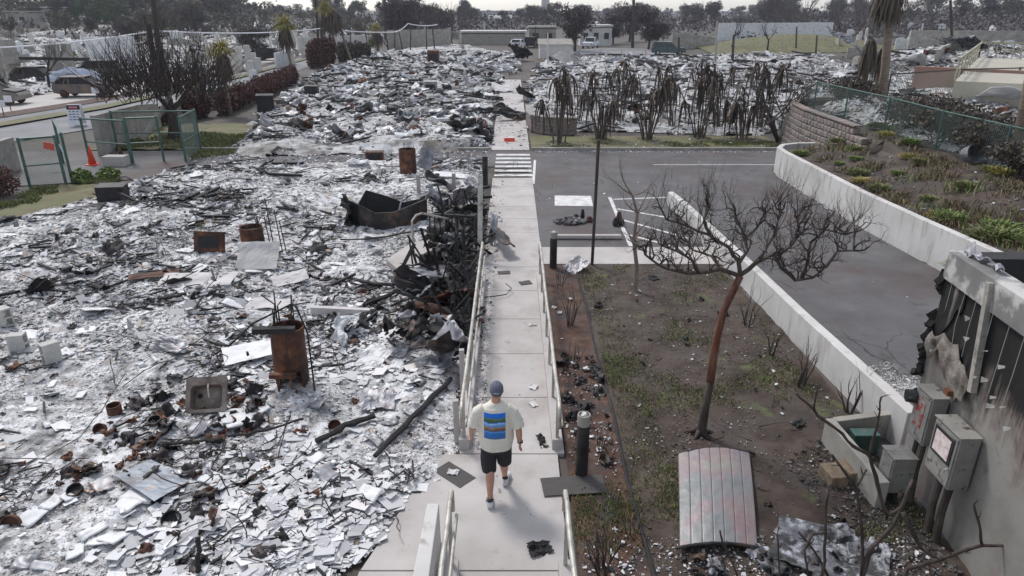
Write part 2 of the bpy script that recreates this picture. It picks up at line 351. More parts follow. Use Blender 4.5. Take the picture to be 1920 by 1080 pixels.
# painted lines in the lot
mb = MB()
def line(a, b, w=.1): 
    a = Vector((*G(*a)[:2], .0065)); b = Vector((*G(*b)[:2], .0065)); mb.bar(a, b, w, .003)
line((1143, 370), (1183, 462), .12); line((1150, 374), (1260, 370)); line((1158, 392), (1262, 410), .1); line((1165, 412), (1290, 447), .1); line((1176, 440), (1262, 462), .1)
line((1225, 309), (1465, 309), .07); line((1000, 345), (1003, 300), .1)
ST(mb.ob('bay_marking', m_white))
ST(MB().prism([G(*p)[:2] for p in ((1040, 367), (1108, 368), (1112, 387), (1040, 386))], .004, .012).ob('painted_panel', m_white))
# ---- low walls
def ribbon(poly, th, z0, z1, mb=None, cap=0):
    mb = mb or MB(); P = [Vector((p[0], p[1], 0)) for p in poly]; n = len(P); zz = (lambda i: z1[i]) if isinstance(z1, (list, tuple)) else (lambda i: z1)
    vs = []
    for i in range(n):
        t = (P[min(i + 1, n - 1)] - P[max(i - 1, 0)]).normalized(); q = Vector((-t.y, t.x, 0)) * th / 2
        for e in (-1, 1): vs += [(P[i].x + q.x * e, P[i].y + q.y * e, z0), (P[i].x + q.x * e, P[i].y + q.y * e, zz(i))]
    fs = []
    for i in range(n - 1):
        a = 4 * i; b = a + 4; fs += [(a, a + 1, b + 1, b), (a + 1, a + 3, b + 3, b + 1), (a + 3, a + 2, b + 2, b + 3), (a + 2, a, b, b + 2)]
    fs += [(0, 2, 3, 1), (4 * n - 4, 4 * n - 3, 4 * n - 1, 4 * n - 2)]
    return mb.add(vs, fs)
lw = [(5.23, 22.4), (5.28, 21), (5.35, 18), (5.45, 15), (5.55, 12), (5.7, 9.3), (5.75, 8.5)]
tag(ribbon(lw, .19, -.1, [.42, .5, .58, .62, .64, .66, .66]).ob('garden_wall', m_wallw, org=(5.4, 15, 0), bevel=.015), 'long low pale concrete wall between the bare garden and the driveway', 'wall')
rwp = [(12.3, 28.1), (11.5, 28.05), (10.8, 27.7), (10.45, 27.1), (10.36, 26.3), (10.38, 24), (10.4, 20), (10.6, 17), (10.85, 14), (11.1, 11), (11.3, 8)]
tag(ribbon(rwp, .2, -.1, 1.02).ob('retaining_wall', m_wallw, org=(10.4, 20, 0), bevel=.015), 'curved white concrete retaining wall holding the weedy bank beside the driveway', 'wall')
# ---- block wall
rng = random.Random(4)
bp = [(12.92, 23.9), (12.9, 28), (12.9, 31), (13.15, 33.1), (13.9, 34.5), (15.2, 35.2), (16.8, 35.4)]
def resample(P, st):
    out = []; P = [Vector(p) for p in P]; acc = 0
    for a, b in zip(P[:-1], P[1:]):
        L = (b - a).length; d = acc
        while d < L: out.append((a.lerp(b, d / L), (b - a).normalized())); d += st
        acc = d - L
    return out
mb = MB(); cp = MB()
for c in range(8):
    for k, (p, t) in enumerate(resample(bp, .33)):
        if p.y < 26.2 and c > 3 + (p.y - 23.9) * 1.9: continue
        off = .16 * (c % 2); q = p + t * off; n = Vector((t.y, -t.x)) if t.x < .5 else Vector((t.y, -t.x))
        z = .11 + c * .235; dx = -(1.7 - z) * .14
        mb.box((q.x + n.x * -dx * -1, q.y + n.y * 0, z), (.3, .32, .228), (0, rng.uniform(-.06, .06), math.atan2(t.y, t.x) - math.pi / 2), .018, rng)
for p, t in resample(bp, .5):
    if p.y > 26: cp.box((p.x, p.y, 1.96), (.34, .49, .07), (0, 0, math.atan2(t.y, t.x) - math.pi / 2), .008, rng)
m_bw = M("grey pink block", [(0, (.15, .135, .125)), (.5, (.21, .18, .165)), (1, (.3, .22, .19))], 5, island=.7, bump=.5, bscale=40)
t = thing('block_wall', 'tall retaining wall of grey and pink stacked blocks at the corner of the drive', 'wall', (12.9, 28, 0))
mb.ob('blocks', m_bw, t, org=(12.9, 28, 0), bevel=.05); cp.ob('coping', m_bw, t, org=(12.9, 28, 0), bevel=.01)
# round planter wall
mb = MB(); cp = MB(); pts = [(.95, 41), (.92, 38.5), (1.1, 37.2), (1.7, 36.4), (2.6, 36.1), (3.5, 36.1)]
for c in range(4):
    for p, t_ in resample(pts, .42): mb.box((p.x, p.y, .1 + c * .2), (.26, .4, .19), (0, 0, math.atan2(t_.y, t_.x) - math.pi / 2 + rng.uniform(-.05, .05)), .012, rng)
for p, t_ in resample(pts, .42): cp.box((p.x, p.y, .86), (.34, .41, .08), (0, 0, math.atan2(t_.y, t_.x) - math.pi / 2), .01, rng)
t = thing('planter_wall', 'low curved planter wall of stacked brown blocks beside the path', 'wall', (1.4, 36, 0))
mb.ob('blocks', m_bw, t, org=(1.4, 36, 0), bevel=.02); cp.ob('coping', m_concd, t, org=(1.4, 36, 0), bevel=.01)
# ---- ramp kerbs and handrails
def railing(lab, x, y0, y1, z, sp=1.22, kerb=(.15, .2), gr=None):
    t = thing('handrail', lab, 'handrail', (x, y0, 0), group=gr)
    MB().bx(x - kerb[0] / 2, x + kerb[0] / 2, y0, y1, -.05, kerb[1]).ob('kerb_base', m_conc, t, org=(x, y0, 0), bevel=.01)
    n = max(1, round((y1 - y0) / sp))
    r1 = [(x, y0 - .25, z - .02), (x, y0 - .2, z)] + [(x + rng.uniform(-.006, .006), y0 + (y1 - y0) * k / 8, z) for k in range(9)] + [(x, y1 + .2, z), (x, y1 + .25, z - .3)]
    MB().tube([(x, y0 - .28, z - .3)] + r1, .029, 8).ob('top_rail', m_galv, t, org=(x, y0, 0), smooth=True)
    MB().tube([(x + .05, a, b - .32) for _, a, b in r1[1:-1]], .02, 8).ob('lower_rail', m_galv, t, org=(x, y0, 0), smooth=True)
    for k in range(n + 1):
        y = y0 + .08 + (y1 - y0 - .16) * k / n
        MB().bar((x, y, kerb[1] - .02), (x, y, z - .01), .045, .03).ob('post', m_galv, t, org=(x, y0, 0))
railing('left handrail of the ramp, next to the twisted burnt wreckage', -.70, 8.5, 15.4, .88)
railing('long right handrail of the ramp, beside the reddish planting bed', .66, 8.5, 15.4, .88)
railing('short handrail at the bottom of the photo, beside the pale concrete pier', -.68, 3.8, 6.15, .98)
railing('short handrail at the bottom of the photo, beside the grassy bare shrubs', .60, 3.8, 6.15, .98)
tag(MB().prism([(-1.06, 3.6), (-.84, 3.6), (-.86, 6.62), (-1.0, 6.62)], 0, .6).ob('concrete_pier', m_wallw, org=(-.95, 5, 0), bevel=.012), 'long pale concrete pier standing left of the path in the foreground', 'pier')
# ---- planting bed and garden soil
def soil(name, x0, x1, y0, y1, z, amp, m, st=.05, seed=3, xa=None):
    X, Y = np.meshgrid(np.arange(x0, x1, st), np.arange(y0, y1, st * 1.5), indexing='ij')
    if xa is not None: X = X + xa(X, Y)
    Z = T(X, Y) + z + amp * fbm(X * 1.2, Y * 1.2, 3, seed) + amp * .5 * fbm(X * 9, Y * 9, 3, seed + 5)
    return ST(npmesh(name, np.stack([X, Y, Z], -1).reshape(-1, 3), gridf(*X.shape), m, smooth=True))
soil('bed_soil', .78, 1.62, 4.5, 16.45, .02, .02, m_redsoil)
soil('garden_soil', 1.58, 5.46, 4, 16.5, .02, .05, m_dirt)
soil('verge_soil', .9, 12.9, 31.9, 35.6, .04, .05, m_lawn, .12)
soil('bank_soil', 10.5, 13.8, 8, 27.9, .02, .10, m_dirt, .08, xa=lambda X, Y: (X - 10.5) * .16 * (1 - sm(23, 24.4, Y)) + np.clip((20 - Y) * .075, 0, .95) * (1 - (X - 10.5) / 3.3) - (X - 10.5) * .28 * sm(24.4, 24.6, Y))
soil('left_lawn', -16.5, -8.2, 17.5, 25.3, .01, .06, m_lawn, .15)
soil('gate_lawn', -19.5, -11, 31.9, 40, .03, .1, m_lawn, .2)
tag(MB().tube([(1.6 + .02 * math.sin(k), 5 + k * .6, .03) for k in range(20)], .022, 6).ob('garden_edging', m_dark, org=(1.6, 5, 0)), 'thin dark edging strip between reddish planting bed and the garden', 'edging')
# ================================================================ BUILDING AT RIGHT
def bl(y): return 5.42 - (8.05 - y) * .09
t = thing('burnt_building', 'grey burnt building shell with sooty plaster and electric boxes at the lower right', 'building', (5.4, 8, 0))
O = (5.4, 8, 0)
m_bwall = M("grey render", [(.3, (.14, .13, .115)), (.5, (.235, .22, .2)), (.75, (.31, .295, .27))], .9, bump=.2, bscale=20, spots=[((.17, .085, .085), .8, .52, .7), ((.06, .055, .05), 1.2, .58, .72)])
m_soot = M("soot streaked plaster", [(.35, (.004, .004, .004)), (.6, (.012, .011, .01)), (.8, (.05, .04, .034))], 3, bump=1, bscale=12, streak=((.24, .21, .18), .57, .7), spots=((.5, .48, .45), 5, .68, .72))
nt = m_bwall.node_tree; N = nt.nodes; Lk = nt.links; bs = N["Principled BSDF"]; tcn = N.new("ShaderNodeTexCoord"); sp_ = N.new("ShaderNodeSeparateXYZ"); Lk.new(tcn.outputs["Object"], sp_.inputs[0])
def _nz(sc, st):
    mp = N.new("ShaderNodeMapping"); mp.inputs["Scale"].default_value = st; Lk.new(tcn.outputs["Object"], mp.inputs[0]); n_ = N.new("ShaderNodeTexNoise"); n_.inputs["Scale"].default_value = sc; n_.inputs["Detail"].default_value = 8; n_.inputs["Roughness"].default_value = .65; Lk.new(mp.outputs[0], n_.inputs["Vector"]); return n_.outputs["Fac"]
def _m(op, a, b):
    n_ = N.new("ShaderNodeMath"); n_.operation = op
    for i, q in enumerate((a, b)):
        if isinstance(q, (int, float)): n_.inputs[i].default_value = q
        else: Lk.new(q, n_.inputs[i])
    return n_.outputs[0]
soot = _m('ADD', sp_.outputs[2], _m('ADD', _m('MULTIPLY', _m('SUBTRACT', _nz(1.0, (9, 9, .8)), .5), 1.7), _m('MULTIPLY', _m('SUBTRACT', _nz(1.6, (1, 1, 1)), .5), 1.0)))
for colr, lo, hi in (((.12, .09, .075), 1.6, 2.1), ((.008, .007, .007), 1.95, 2.25)):
    mr = N.new("ShaderNodeMapRange"); mr.inputs[1].default_value = lo; mr.inputs[2].default_value = hi; Lk.new(soot, mr.inputs[0]); mx = N.new("ShaderNodeMix"); mx.data_type = 'RGBA'; Lk.new(mr.outputs[0], mx.inputs[0]); Lk.new(bs.inputs["Base Color"].links[0].from_socket, mx.inputs[6]); mx.inputs[7].default_value = (*colr, 1); Lk.new(mx.outputs[2], bs.inputs["Base Color"])
w = MB(); ys = [8.05, 7.4, 6.6, 5.8, 5, 4.2, 3.0]
ribbon([(bl(y) + .1, y) for y in ys], .2, -.1, 2.93, w); w.bx(5.52, 12, 7.85, 8.05, -.1, 2.9); w.ob('wall', m_bwall, t, org=O)
ribbon([(bl(y) + .08, y) for y in ys], .26, 2.9, 3.26).ob('parapet', M("patched parapet", [(.42, (.17, .165, .16)), (.5, (.2, .195, .19)), (.56, (.5, .48, .46)), (.8, (.56, .54, .52))], 1.3, bump=.2), t, org=O, bevel=.01)
MB().bx(5.56, 12, 7.83, 8.1, 2.91, 3.22).ob('rear_parapet', m_char, t, org=O)
MB().bx(5.55, 12, 3, 7.8, 2.7, 2.84).ob('roof_deck', m_tin, t, org=O)
for k in range(3): MB().bx(6.2, 11.5, 6.9 - k * .7, 7.0 - k * .7, 2.85, 2.98).ob('joist', m_char, t, org=O)
# jagged sooty plaster layer
rng = random.Random(8); pl = MB(); ls = MB()
for k in range(15):
    y = 7.9 - k * .3 + rng.uniform(-.05, .05); z1 = rng.uniform(1.9, 2.5); ls.tube([(bl(y) - .02, y, 2.92), (bl(y) - .03, y + rng.uniform(-.02, .02), (2.9 + z1) / 2), (bl(y) - .015, y + rng.uniform(-.03, .03), z1)], .004, 4)
ls.ob('lath_strips', m_wallw, t, org=O, kind='stuff')
N_ = 12; yy = [8.03 - i * (.5 / N_) for i in range(N_ + 1)]
low = [2.0 + i * .06 + rng.uniform(-.1, .1) for i in range(N_ + 1)]
for i in range(N_):
    a, b = yy[i], yy[i + 1]; xa, xb = bl(a) - .022, bl(b) - .022
    pl.add([(xa, a, low[i]), (xb, b, low[i + 1]), (xb, b, 2.9), (xa, a, 2.9), (xa + .02, a, low[i]), (xb + .02, b, low[i + 1])], [(3, 2, 1, 0), (0, 1, 5, 4)])
pl.ob('sooty_plaster', m_soot, t, org=O)
# torn cladding and lath
tc_ = MB()
fk = MB()
for i in range(16):
    y = rng.uniform(5.4, 7.9); z = rng.uniform(1.95, 2.7); x = bl(y) - .05
    a = rng.uniform(.015, .05); dy = rng.uniform(-.05, .05)
    fk.add([(x, y, z), (x - .05, y + a, z + a * rng.uniform(-.6, .6)), (x - .07, y + dy, z - a), (x - .01, y - a * .5, z - a * .4)], [(0, 1, 2), (0, 2, 3), (2, 1, 0), (3, 2, 0)])
def fl(u, v):
    y = 7.98 - u * 1.0; return (bl(y) - .05 - .04 * math.sin(v * 3) - .025 * math.sin(u * 9 + v * 5), y, 2.2 + .12 * math.sin(u * 4) - .08 * abs(math.sin(u * 11)) - v * .38 * (1 - .45 * math.sin(u * 7)))
fk.ob('plaster_flakes', m_wallw, t, org=O, kind='stuff'); tc_.sheet(fl, 14, 6, .01); tc_.ob('torn_cladding', M("torn plaster", [(.35, (.06, .05, .04)), (.5, (.2, .17, .15)), (.68, (.4, .37, .34))], 4, bump=.6), t, org=O)
# downpipe, lamp, conduits
MB().bar(WX(1858, 530, bl(7.2) - .08), WX(1822, 735, bl(7.2) - .09), .07, .07).ob('downpipe', m_galv, t, org=O)
_pc = MB().sheet(lambda u, v: (5.42 + (v - .5) * .09 + .03 * math.sin(u * 7) + .12 * u, 7.2 + u * .8, 3.3 + .04 * math.sin(u * 5 + v * 3) + .05 * u * v + .03 * math.sin(u * 23)), 24, 4, .01); _pc.ob('peeled_flashing', m_tin, t, org=O)
rg_ = random.Random(3); eg = MB()
for k in range(26): z_ = rg_.uniform(1.2, 2.95); eg.box((5.42 - rg_.uniform(.0, .03), 8.06 + rg_.uniform(0, .06), z_), (rg_.uniform(.04, .12), rg_.uniform(.03, .1), rg_.uniform(.05, .2)), (rg_.random(), rg_.random(), rg_.random()))
eg.ob('broken_edge', m_soot, t, org=O, kind='stuff')
lp = WX(1790, 735, bl(7)); q = MB().box((lp[0] - .06, lp[1], lp[2]), (.1, .09, .07)); q.ob('wall_lamp', m_rust, t, org=O)
# electric boxes
m_box = M("grey enamel", [(.3, (.19, .18, .165)), (.6, (.28, .27, .25)), (.8, (.33, .32, .3))], 4, rough=.55, bump=.1, spots=((.07, .05, .04), 9, .56, .68))
def ebox(name, lab, x, y0, y1, z0, z1, d):
    e = thing(name, lab, 'electric box', (x, y0, z0)); O2 = (x, y0, z0)
    MB().bx(x, x + d, y0, y1, z0, z1).ob('casing', m_box, e, org=O2, bevel=.012)
    MB().bx(x - .014, x - .001, y0 + .02, y1 - .02, z0 + .03, z1 - .03).ob('door', m_box, e, org=O2, bevel=.004)
    MB().bx(x - .02, x + d, y0 - .015, y1 + .015, z1 + .001, z1 + .014).ob('rain_cap', m_box, e, org=O2)
    return e, O2
def span(tl, tr, bl_, X): 
    a = WX(*tl, X); b = WX(*tr, X); c = WX(*bl_, X); return b[1], a[1], c[2], a[2]
BX1 = span((1757, 780), (1803, 823), (1730, 870), 5.02); print('box1', BX1)
e, O2 = ebox('electric_box', 'tall grey wall box with black framed paper notice on its door', 5.02, BX1[0], BX1[1], BX1[2], BX1[3], .24)
y0, y1, z0, z1 = BX1; h = z1 - z0; wd = y1 - y0
MB().bx(5.02 - .026, 5.02 - .015, y0 + wd * .12, y1 - wd * .12, z0 + h * .42, z1 - h * .1).ob('notice_frame', m_dark, e, org=O2)
MB().bx(5.02 - .032, 5.02 - .027, y0 + wd * .2, y1 - wd * .2, z0 + h * .47, z1 - h * .15).ob('paper_notice', M("pink paper", [(.35, (.55, .38, .36)), (.6, (.75, .66, .64))], 16, bump=0), e, org=O2)
MB().tube([(5.0, y0 + .05, z0 + h * .38), (4.96, y0 + .05, z0 + h * .36), (4.96, y0 + .05, z0 + h * .3)], .012, 6).ob('handle', m_galv, e, org=O2)
BX2 = span((1722, 722), (1748, 762), (1704, 812), 5.12); print('box2', BX2)
e, O2 = ebox('meter_box', 'grey meter box with worn red stickers above the conduits', 5.12, BX2[0], BX2[1], BX2[2], BX2[3], .2)
MB().bx(5.1, 5.106, BX2[0] + .1, BX2[1] - .08, BX2[2] + .2, BX2[3] - .12).ob('red_sticker', M("worn red sticker", [(.45, (.3, .28, .26)), (.55, (.35, .06, .05))], 14, bump=0), e, org=O2)
MB().tube([(5.1, BX2[1] - .02, BX2[3] - .15), (5.0, BX2[1], BX2[3] - .15)], [.09, .08], 12).ob('meter_dome', m_glass, e, org=O2)
BX3 = span((1657, 837), (1677, 867), (1643, 900), 4.86); print('box3', BX3)
e, O2 = ebox('junction_box', 'small plain grey box standing low on pipes beside the low enclosure wall', 4.86, BX3[0], BX3[1], BX3[2], BX3[3], .3)
for dy in (.06, .22): MB().tube([(5.0, BX3[0] + dy, 0), (5.0, BX3[0] + dy, BX3[2])], .04, 8).ob('leg_pipe', m_char, e, org=O2)
cd_ = MB()
for yy_, X_, zt in ((BX1[0] + .1, 5.12, BX1[2]), (BX1[0] + .28, 5.12, BX1[2]), (BX2[0] + .1, 5.2, BX2[2]), (BX2[0] + .2, 5.2, BX2[2])):
    cd_.tube([(X_, yy_, zt), (X_, yy_ + .02, zt * .5), (X_ + .02, yy_, 0)], .045, 8)
cd_.ob('conduits', m_bark, t, org=O)
# low enclosure at its foot
P0 = G(1556, 784, .42); P1 = G(1672, 772, .42); P2 = G(1660, 905, .42)
mb = MB(); ribbon([P2[:2], P0[:2]], .13, 0, .42, mb); ribbon([(P0[0] + .07, P0[1] - .02), P1[:2]], .12, 0, .415, mb)
tag(mb.ob('enclosure_wall', m_concd, org=P0[:2] + (0,), bevel=.01), 'low L-shaped grey wall round the green trough beside the building', 'wall')
tag(MB().bx(P0[0] + .25, 5.3, P0[1] - .32, P0[1] - .12, .02, .33).ob('green_trough', m_green, org=(P0[0] + .3, P0[1] - .2, 0), bevel=.01), 'dark green metal trough inside the low grey enclosure', 'trough')
m_sb = M("stained block", [(.3, (.11, .08, .05)), (.6, (.24, .18, .12))], 8, bump=.5)
for k, lb in enumerate(('stained yellowish block on the gravel, the left one of the pair by the building', 'stained yellowish block touching the enclosure wall, the right one of the pair')):
    c = G(1562 + k * 32, 892 - k * 8, .1); tag(MB().box((c[0], c[1], .1), (.24, .34, .19), (0, 0, .12)).ob('building_block', m_sb, org=(c[0], c[1], 0), bevel=.012), lb, 'block')
# ================================================================ ASH AND RUBBLE
def PX(l, z=0): return np.array([G(a, b, z)[:2] for a, b in l])
def sdf(poly, x, y):
    x = np.asarray(x, float); y = np.asarray(y, float); d = np.full(x.shape, 1e9); ins = np.zeros(x.shape, bool); n = len(poly)
    for i in range(n):
        ax, ay = poly[i]; bx_, by = poly[(i + 1) % n]; ex, ey = bx_ - ax, by - ay
        t = np.clip(((x - ax) * ex + (y - ay) * ey) / (ex * ex + ey * ey + 1e-12), 0, 1)
        d = np.minimum(d, np.hypot(x - ax - t * ex, y - ay - t * ey))
        c = ((ay > y) != (by > y)) & (x < ex * (y - ay) / (ey if abs(ey) > 1e-12 else 1e-12) + ax); ins ^= c
    return np.where(ins, d, -d)
fA = PX([(-330, 470), (0, 412), (130, 380), (200, 362), (330, 315), (450, 306), (640, 303), (760, 303), (905, 303)]); fA = np.vstack([fA, [(-.8, 15.9)], [G(870, 462)[:2]], [G(850, 452)[:2]], [G(770, 468)[:2]], [G(726, 498)[:2]], [G(762, 526)[:2]], [G(810, 538)[:2]], [(-.8, 14.4)], [(-.82, 8.2)], PX([(868, 860), (828, 905), (745, 975), (715, 1020), (640, 1075), (560, 1180), (300, 1500), (-1200, 1500), (-900, 800)])])
fB = np.vstack([PX([(430, 299), (600, 292), (800, 289)]), [(-1.05, 32.0), (-1.05, 50), (-1.0, 66), (0.8, 76), (.8, 100)], PX([(870, 84), (760, 92), (690, 108), (590, 140), (520, 185), (480, 230), (440, 275)])])
fC = np.array([(1.6, 36.8), (5.5, 37), (9, 36.2), (12.8, 35.8), (16.8, 41.5), (24, 54), (38, 79), (42, 94), (8, 100), (3, 88), (1.2, 60), (1.0, 45)])
fD = np.array([(14.8, 17), (14.7, 22), (14.3, 27), (14.2, 33), (18, 38), (24, 47), (26.5, 51), (34, 46), (36, 32), (30, 18), (22, 12), (15.5, 12)])
fE = np.array([(19.5, 41), (25, 53), (38, 57), (60, 60), (62, 90), (44, 92), (38, 78), (28, 60)])
fF = PX([(-300, 232), (0, 192), (60, 183), (130, 166), (250, 158), (340, 143), (460, 120), (560, 100), (700, 74), (820, 62), (300, 62), (0, 78), (-300, 90)])
def Hr(poly, x, y, amp=1.0, fr=1.0, ze=.02):
    s_ = sdf(poly, x, y); e = np.clip((s_ + .35 * amp * fbm(np.asarray(x) * 1.5, np.asarray(y) * 1.5, 2, 9)) / (.5 * amp), 0, 1)
    h = np.maximum(0, fbm(x * .35 * fr, y * .35 * fr, 3, 1) + .25) * .3 + fbm(x * 1.6 * fr, y * 1.6 * fr, 3, 2) * .1 + fbm(x * 8 * fr, y * 8 * fr, 3, 3) * .035
    return T(x, y) + ze * e + (h + .05) * e * amp - .02
def field(name, poly, m, amp=1., fr=1., st0=.004, c0=.0035, ydir=True, mul=1):
    y0, y1 = max(4.2, poly[:, 1].min()), poly[:, 1].max(); r = poly[:, 0] / np.maximum(poly[:, 1], 1)
    ny = int(math.log(y1 / y0) / st0) + 1; yv = y0 * np.exp(np.arange(ny) * st0)
    rv = np.arange(max(-1.15, r.min()), r.max() + c0, c0)
    R, Y = np.meshgrid(rv, yv, indexing='ij'); X = R * Y
    X = X + .4 * c0 * Y * (vn(X * 50, Y * 50, 5) - .5); Z = Hr(poly, X, Y, amp, fr)
    s_ = sdf(poly, X, Y) + .25 * amp * fbm(X * 2.5, Y * 2.5, 3, 7)
    f = gridf(*X.shape); f = f[:, ::1]; keep = (s_.ravel()[f] > 0).all(1); f = f[keep]
    used = np.unique(f); mp = np.full(X.size, -1); mp[used] = np.arange(len(used))
    return ST(npmesh(name, np.stack([X, Y, Z], -1).reshape(-1, 3)[used], mp[f], m))
field('ash_ground', fA, m_ash); field('ash_ground', fB, m_asf, 1.8, .7, .004, .0045)
field('ash_ground', fC, m_asf, 1.3, .8, .005, .004); field('ash_ground', fD, m_asf, 1.6, .9, .006, .006); field('ash_ground', fE, m_asf, 3, .5, .006, .005)
field('ash_ground', fF, m_asf, 2.0, .5, .007, .007)
R_ = np.random.default_rng(11)
def scatter(poly, n, dens=None, y0=None, y1=None, edge=0.0, lo=0.0, hi=None):
    """points in a polygon, thinner with distance"""
    xs, ys = [], []; tot = 0; Y0 = max(4.3, poly[:, 1].min()) if y0 is None else y0; Y1 = poly[:, 1].max() if y1 is None else y1
    x0, x1 = (poly[:, 0] / np.maximum(poly[:, 1], 4)).min(), (poly[:, 0] / np.maximum(poly[:, 1], 4)).max(); x0 = max(x0, -.95); x1 = min(x1, .95)
    for _ in range(60):
        y = Y0 * (Y1 / Y0) ** R_.random(n); x = (x0 + (x1 - x0) * R_.random(n)) * y
        k = sdf(poly, x, y) > edge
        if dens is not None: k &= R_.random(n) < dens(x, y)
        xs.append(x[k]); ys.append(y[k]); tot += k.sum()
        if tot >= n: break
    return np.concatenate(xs)[:n], np.concatenate(ys)[:n]
def pieces(name, x, y, z, a, b, th, m, tilt=.35, jit=.28, tiltx=None, **k):
    n = len(x); yaw = R_.random(n) * 6.283; t1 = R_.normal(0, 1, n) * tilt; t2 = R_.normal(0, 1, n) * tilt if tiltx is None else R_.normal(0, 1, n) * tiltx
    cs = np.array([(-1, -1), (1, -1), (1, 1), (-1, 1)], float)
    P = np.zeros((n, 8, 3))
    for i in range(4):
        jx = cs[i, 0] * (1 + R_.uniform(-jit * 2, jit * .3, n)); jy = cs[i, 1] * (1 + R_.uniform(-jit * 2, jit * .3, n))
        P[:, i, 0] = jx * a / 2; P[:, i, 1] = jy * b / 2; P[:, i, 2] = -th / 2 
        P[:, i + 4] = P[:, i]; P[:, i + 4, 2] = th / 2
    c1, s1, c2, s2, cy, sy = np.cos(t1)[:, None], np.sin(t1)[:, None], np.cos(t2)[:, None], np.sin(t2)[:, None], np.cos(yaw)[:, None], np.sin(yaw)[:, None]
    X, Y, Z = P[..., 0], P[..., 1], P[..., 2]
    Y, Z = Y * c1 - Z * s1, Y * s1 + Z * c1; X, Z = X * c2 + Z * s2, -X * s2 + Z * c2; X, Y = X * cy - Y * sy, X * sy + Y * cy
    lift = .3 * np.abs(np.sin(t2)) * a + .3 * np.abs(np.sin(t1)) * b
    V_ = np.stack([X + x[:, None], Y + y[:, None], Z + (z + lift * .6 + th * .3)[:, None]], -1).reshape(-1, 3)
    q = np.array([(3, 2, 1, 0), (4, 5, 6, 7), (0, 1, 5, 4), (1, 2, 6, 5), (2, 3, 7, 6), (3, 0, 4, 7)])
    F_ = (np.arange(n)[:, None, None] * 8 + q[None]).reshape(-1, 4)
    return npmesh(name, V_, F_, m, kind='stuff', **k)
def LN(n, med, sg, lo, hi): return np.clip(np.exp(R_.normal(math.log(med), sg, n)), lo, hi)
HA = lambda x, y: Hr(fA, x, y)
def dsh(x, y): return np.clip(.25 + 2.2 * fbm(x * .7, y * .7, 3, 21), .03, 1) 
def near_tiles(x, y):  # the dense drift of broken tiles, lower middle of the field
    return np.clip(1.1 * np.exp(-(((x + 2.9) / 1.15) ** 2 + ((y - 6.6) / 1.1) ** 2)) + .8 * np.exp(-(((x + 3.4) / 1.2) ** 2 + ((y - 11) / 1.6) ** 2)) + .015, 0, 1) * np.clip(.6 + 1.8 * fbm(x * 1.1, y * 1.1, 3, 71), .05, 1)
x, y = scatter(fA, 30000, dsh, 4.4, 12); n = len(x); a = LN(n, .026, .6, .009, .14)
pieces('ash_shards', x, y, HA(x, y) - .004, a, a * R_.uniform(.4, 1, n), np.full(n, .008), m_shard, .22)
x, y = scatter(fA, 3300, near_tiles, 4.4, 14); n = len(x); a = LN(n, .1, .5, .03, .32)
pieces('tile_shards', x, y, HA(x, y) + .02, a, a * R_.uniform(.45, .95, n), np.full(n, .007), m_tsh, .12, .16)
x, y = scatter(fA, 18000, dsh, 11, 30); n = len(x); a = LN(n, .055, .65, .022, .4)
pieces('ash_shards', x, y, HA(x, y), a, a * R_.uniform(.3, 1, n), np.full(n, .015), m_shard)
dk = lambda x, y: np.clip(fbm(x * .55, y * .55, 3, 31) * 3 + .05, .01, 1)
x, y = scatter(fA, 11000, dk, 4.4, 30); n = len(x); a = LN(n, .0045, .6, .002, .02) * y
pieces('charred_bits', x, y, HA(x, y), a, a * R_.uniform(.2, .9, n), a * .14, m_mix, .3)
x, y = scatter(fA, 1500, dk, 4.4, 30); n = len(x); a = LN(n, .022, .5, .008, .07) * y
pieces('burnt_sticks', x, y, HA(x, y) + .02, a, a * .07, a * .06, m_char, .1, .1)
for fl_, nn, amp, fr, Y0, Y1 in ((fB, 15000, 1.8, .7, 32, 100), (fC, 7000, 1.3, .8, 36, 100), (fD, 7500, 1.6, .9, 15, 52), (fE, 5500, 3, .5, 41, 92), (fF, 4500, 2., .5, 45, 150)):
    H_ = lambda x, y, f=fl_, a_=amp, r_=fr: Hr(f, x, y, a_, r_)
    x, y = scatter(fl_, nn, dsh, Y0, Y1); n = len(x); a = LN(n, .0028, .55, .0012, .014) * y
    pieces('rubble_pieces', x, y, H_(x, y), a, a * R_.uniform(.3, 1, n), a * .2, m_mix, .4)
    x, y = scatter(fl_, nn // 2, dsh, Y0, Y1); n = len(x); a = LN(n, .006, .5, .002, .02) * y
    pieces('pale_sheets', x, y, H_(x, y), a, a * R_.uniform(.3, .8, n), a * .05, m_shard, .3)
    x, y = scatter(fl_, nn // 16, dk, Y0, Y1); n = len(x); a = LN(n, .016, .5, .006, .04) * y
    pieces('charred_timbers', x, y, H_(x, y) + .1, a, a * .07, a * .06, m_char, .12, .1)
# litter on garden, bed, bank, lot, path
def litter(name, poly, n, med, m, zf, d=None, e=.0, **k):
    x, y = scatter(np.array(poly, float), n, d, edge=e); n = len(x); a = LN(n, med, .6, med * .4, med * 4)
    return pieces(name, x, y, zf(x, y), a, a * R_.uniform(.3, 1, n), a * .2, m, .25, **k)
gz = lambda x, y: T(x, y) + .03 + .05 * fbm(x * 1.2, y * 1.2, 3, 3)
m_grav = M("gravel litter", [(0, (.04, .033, .03)), (.6, (.12, .1, .085)), (.85, (.28, .27, .26)), (.93, (.62, .62, .62)), (1, (.7, .7, .7))], 9, island=.95, bump=.2)
m_grav2 = M("dark gravel", [(0, (.025, .022, .022)), (.6, (.075, .068, .065)), (1, (.2, .185, .18))], 9, island=.95, bump=.2)
pc = lambda x, y: np.clip(.3 + fbm(x * 1.1, y * 1.1, 3, 41) * 1.5, .03, 1)
litter('gravel_litter', rect(1.65, 5.3, 5, 16.3), 9000, .014, m_grav, gz, pc)
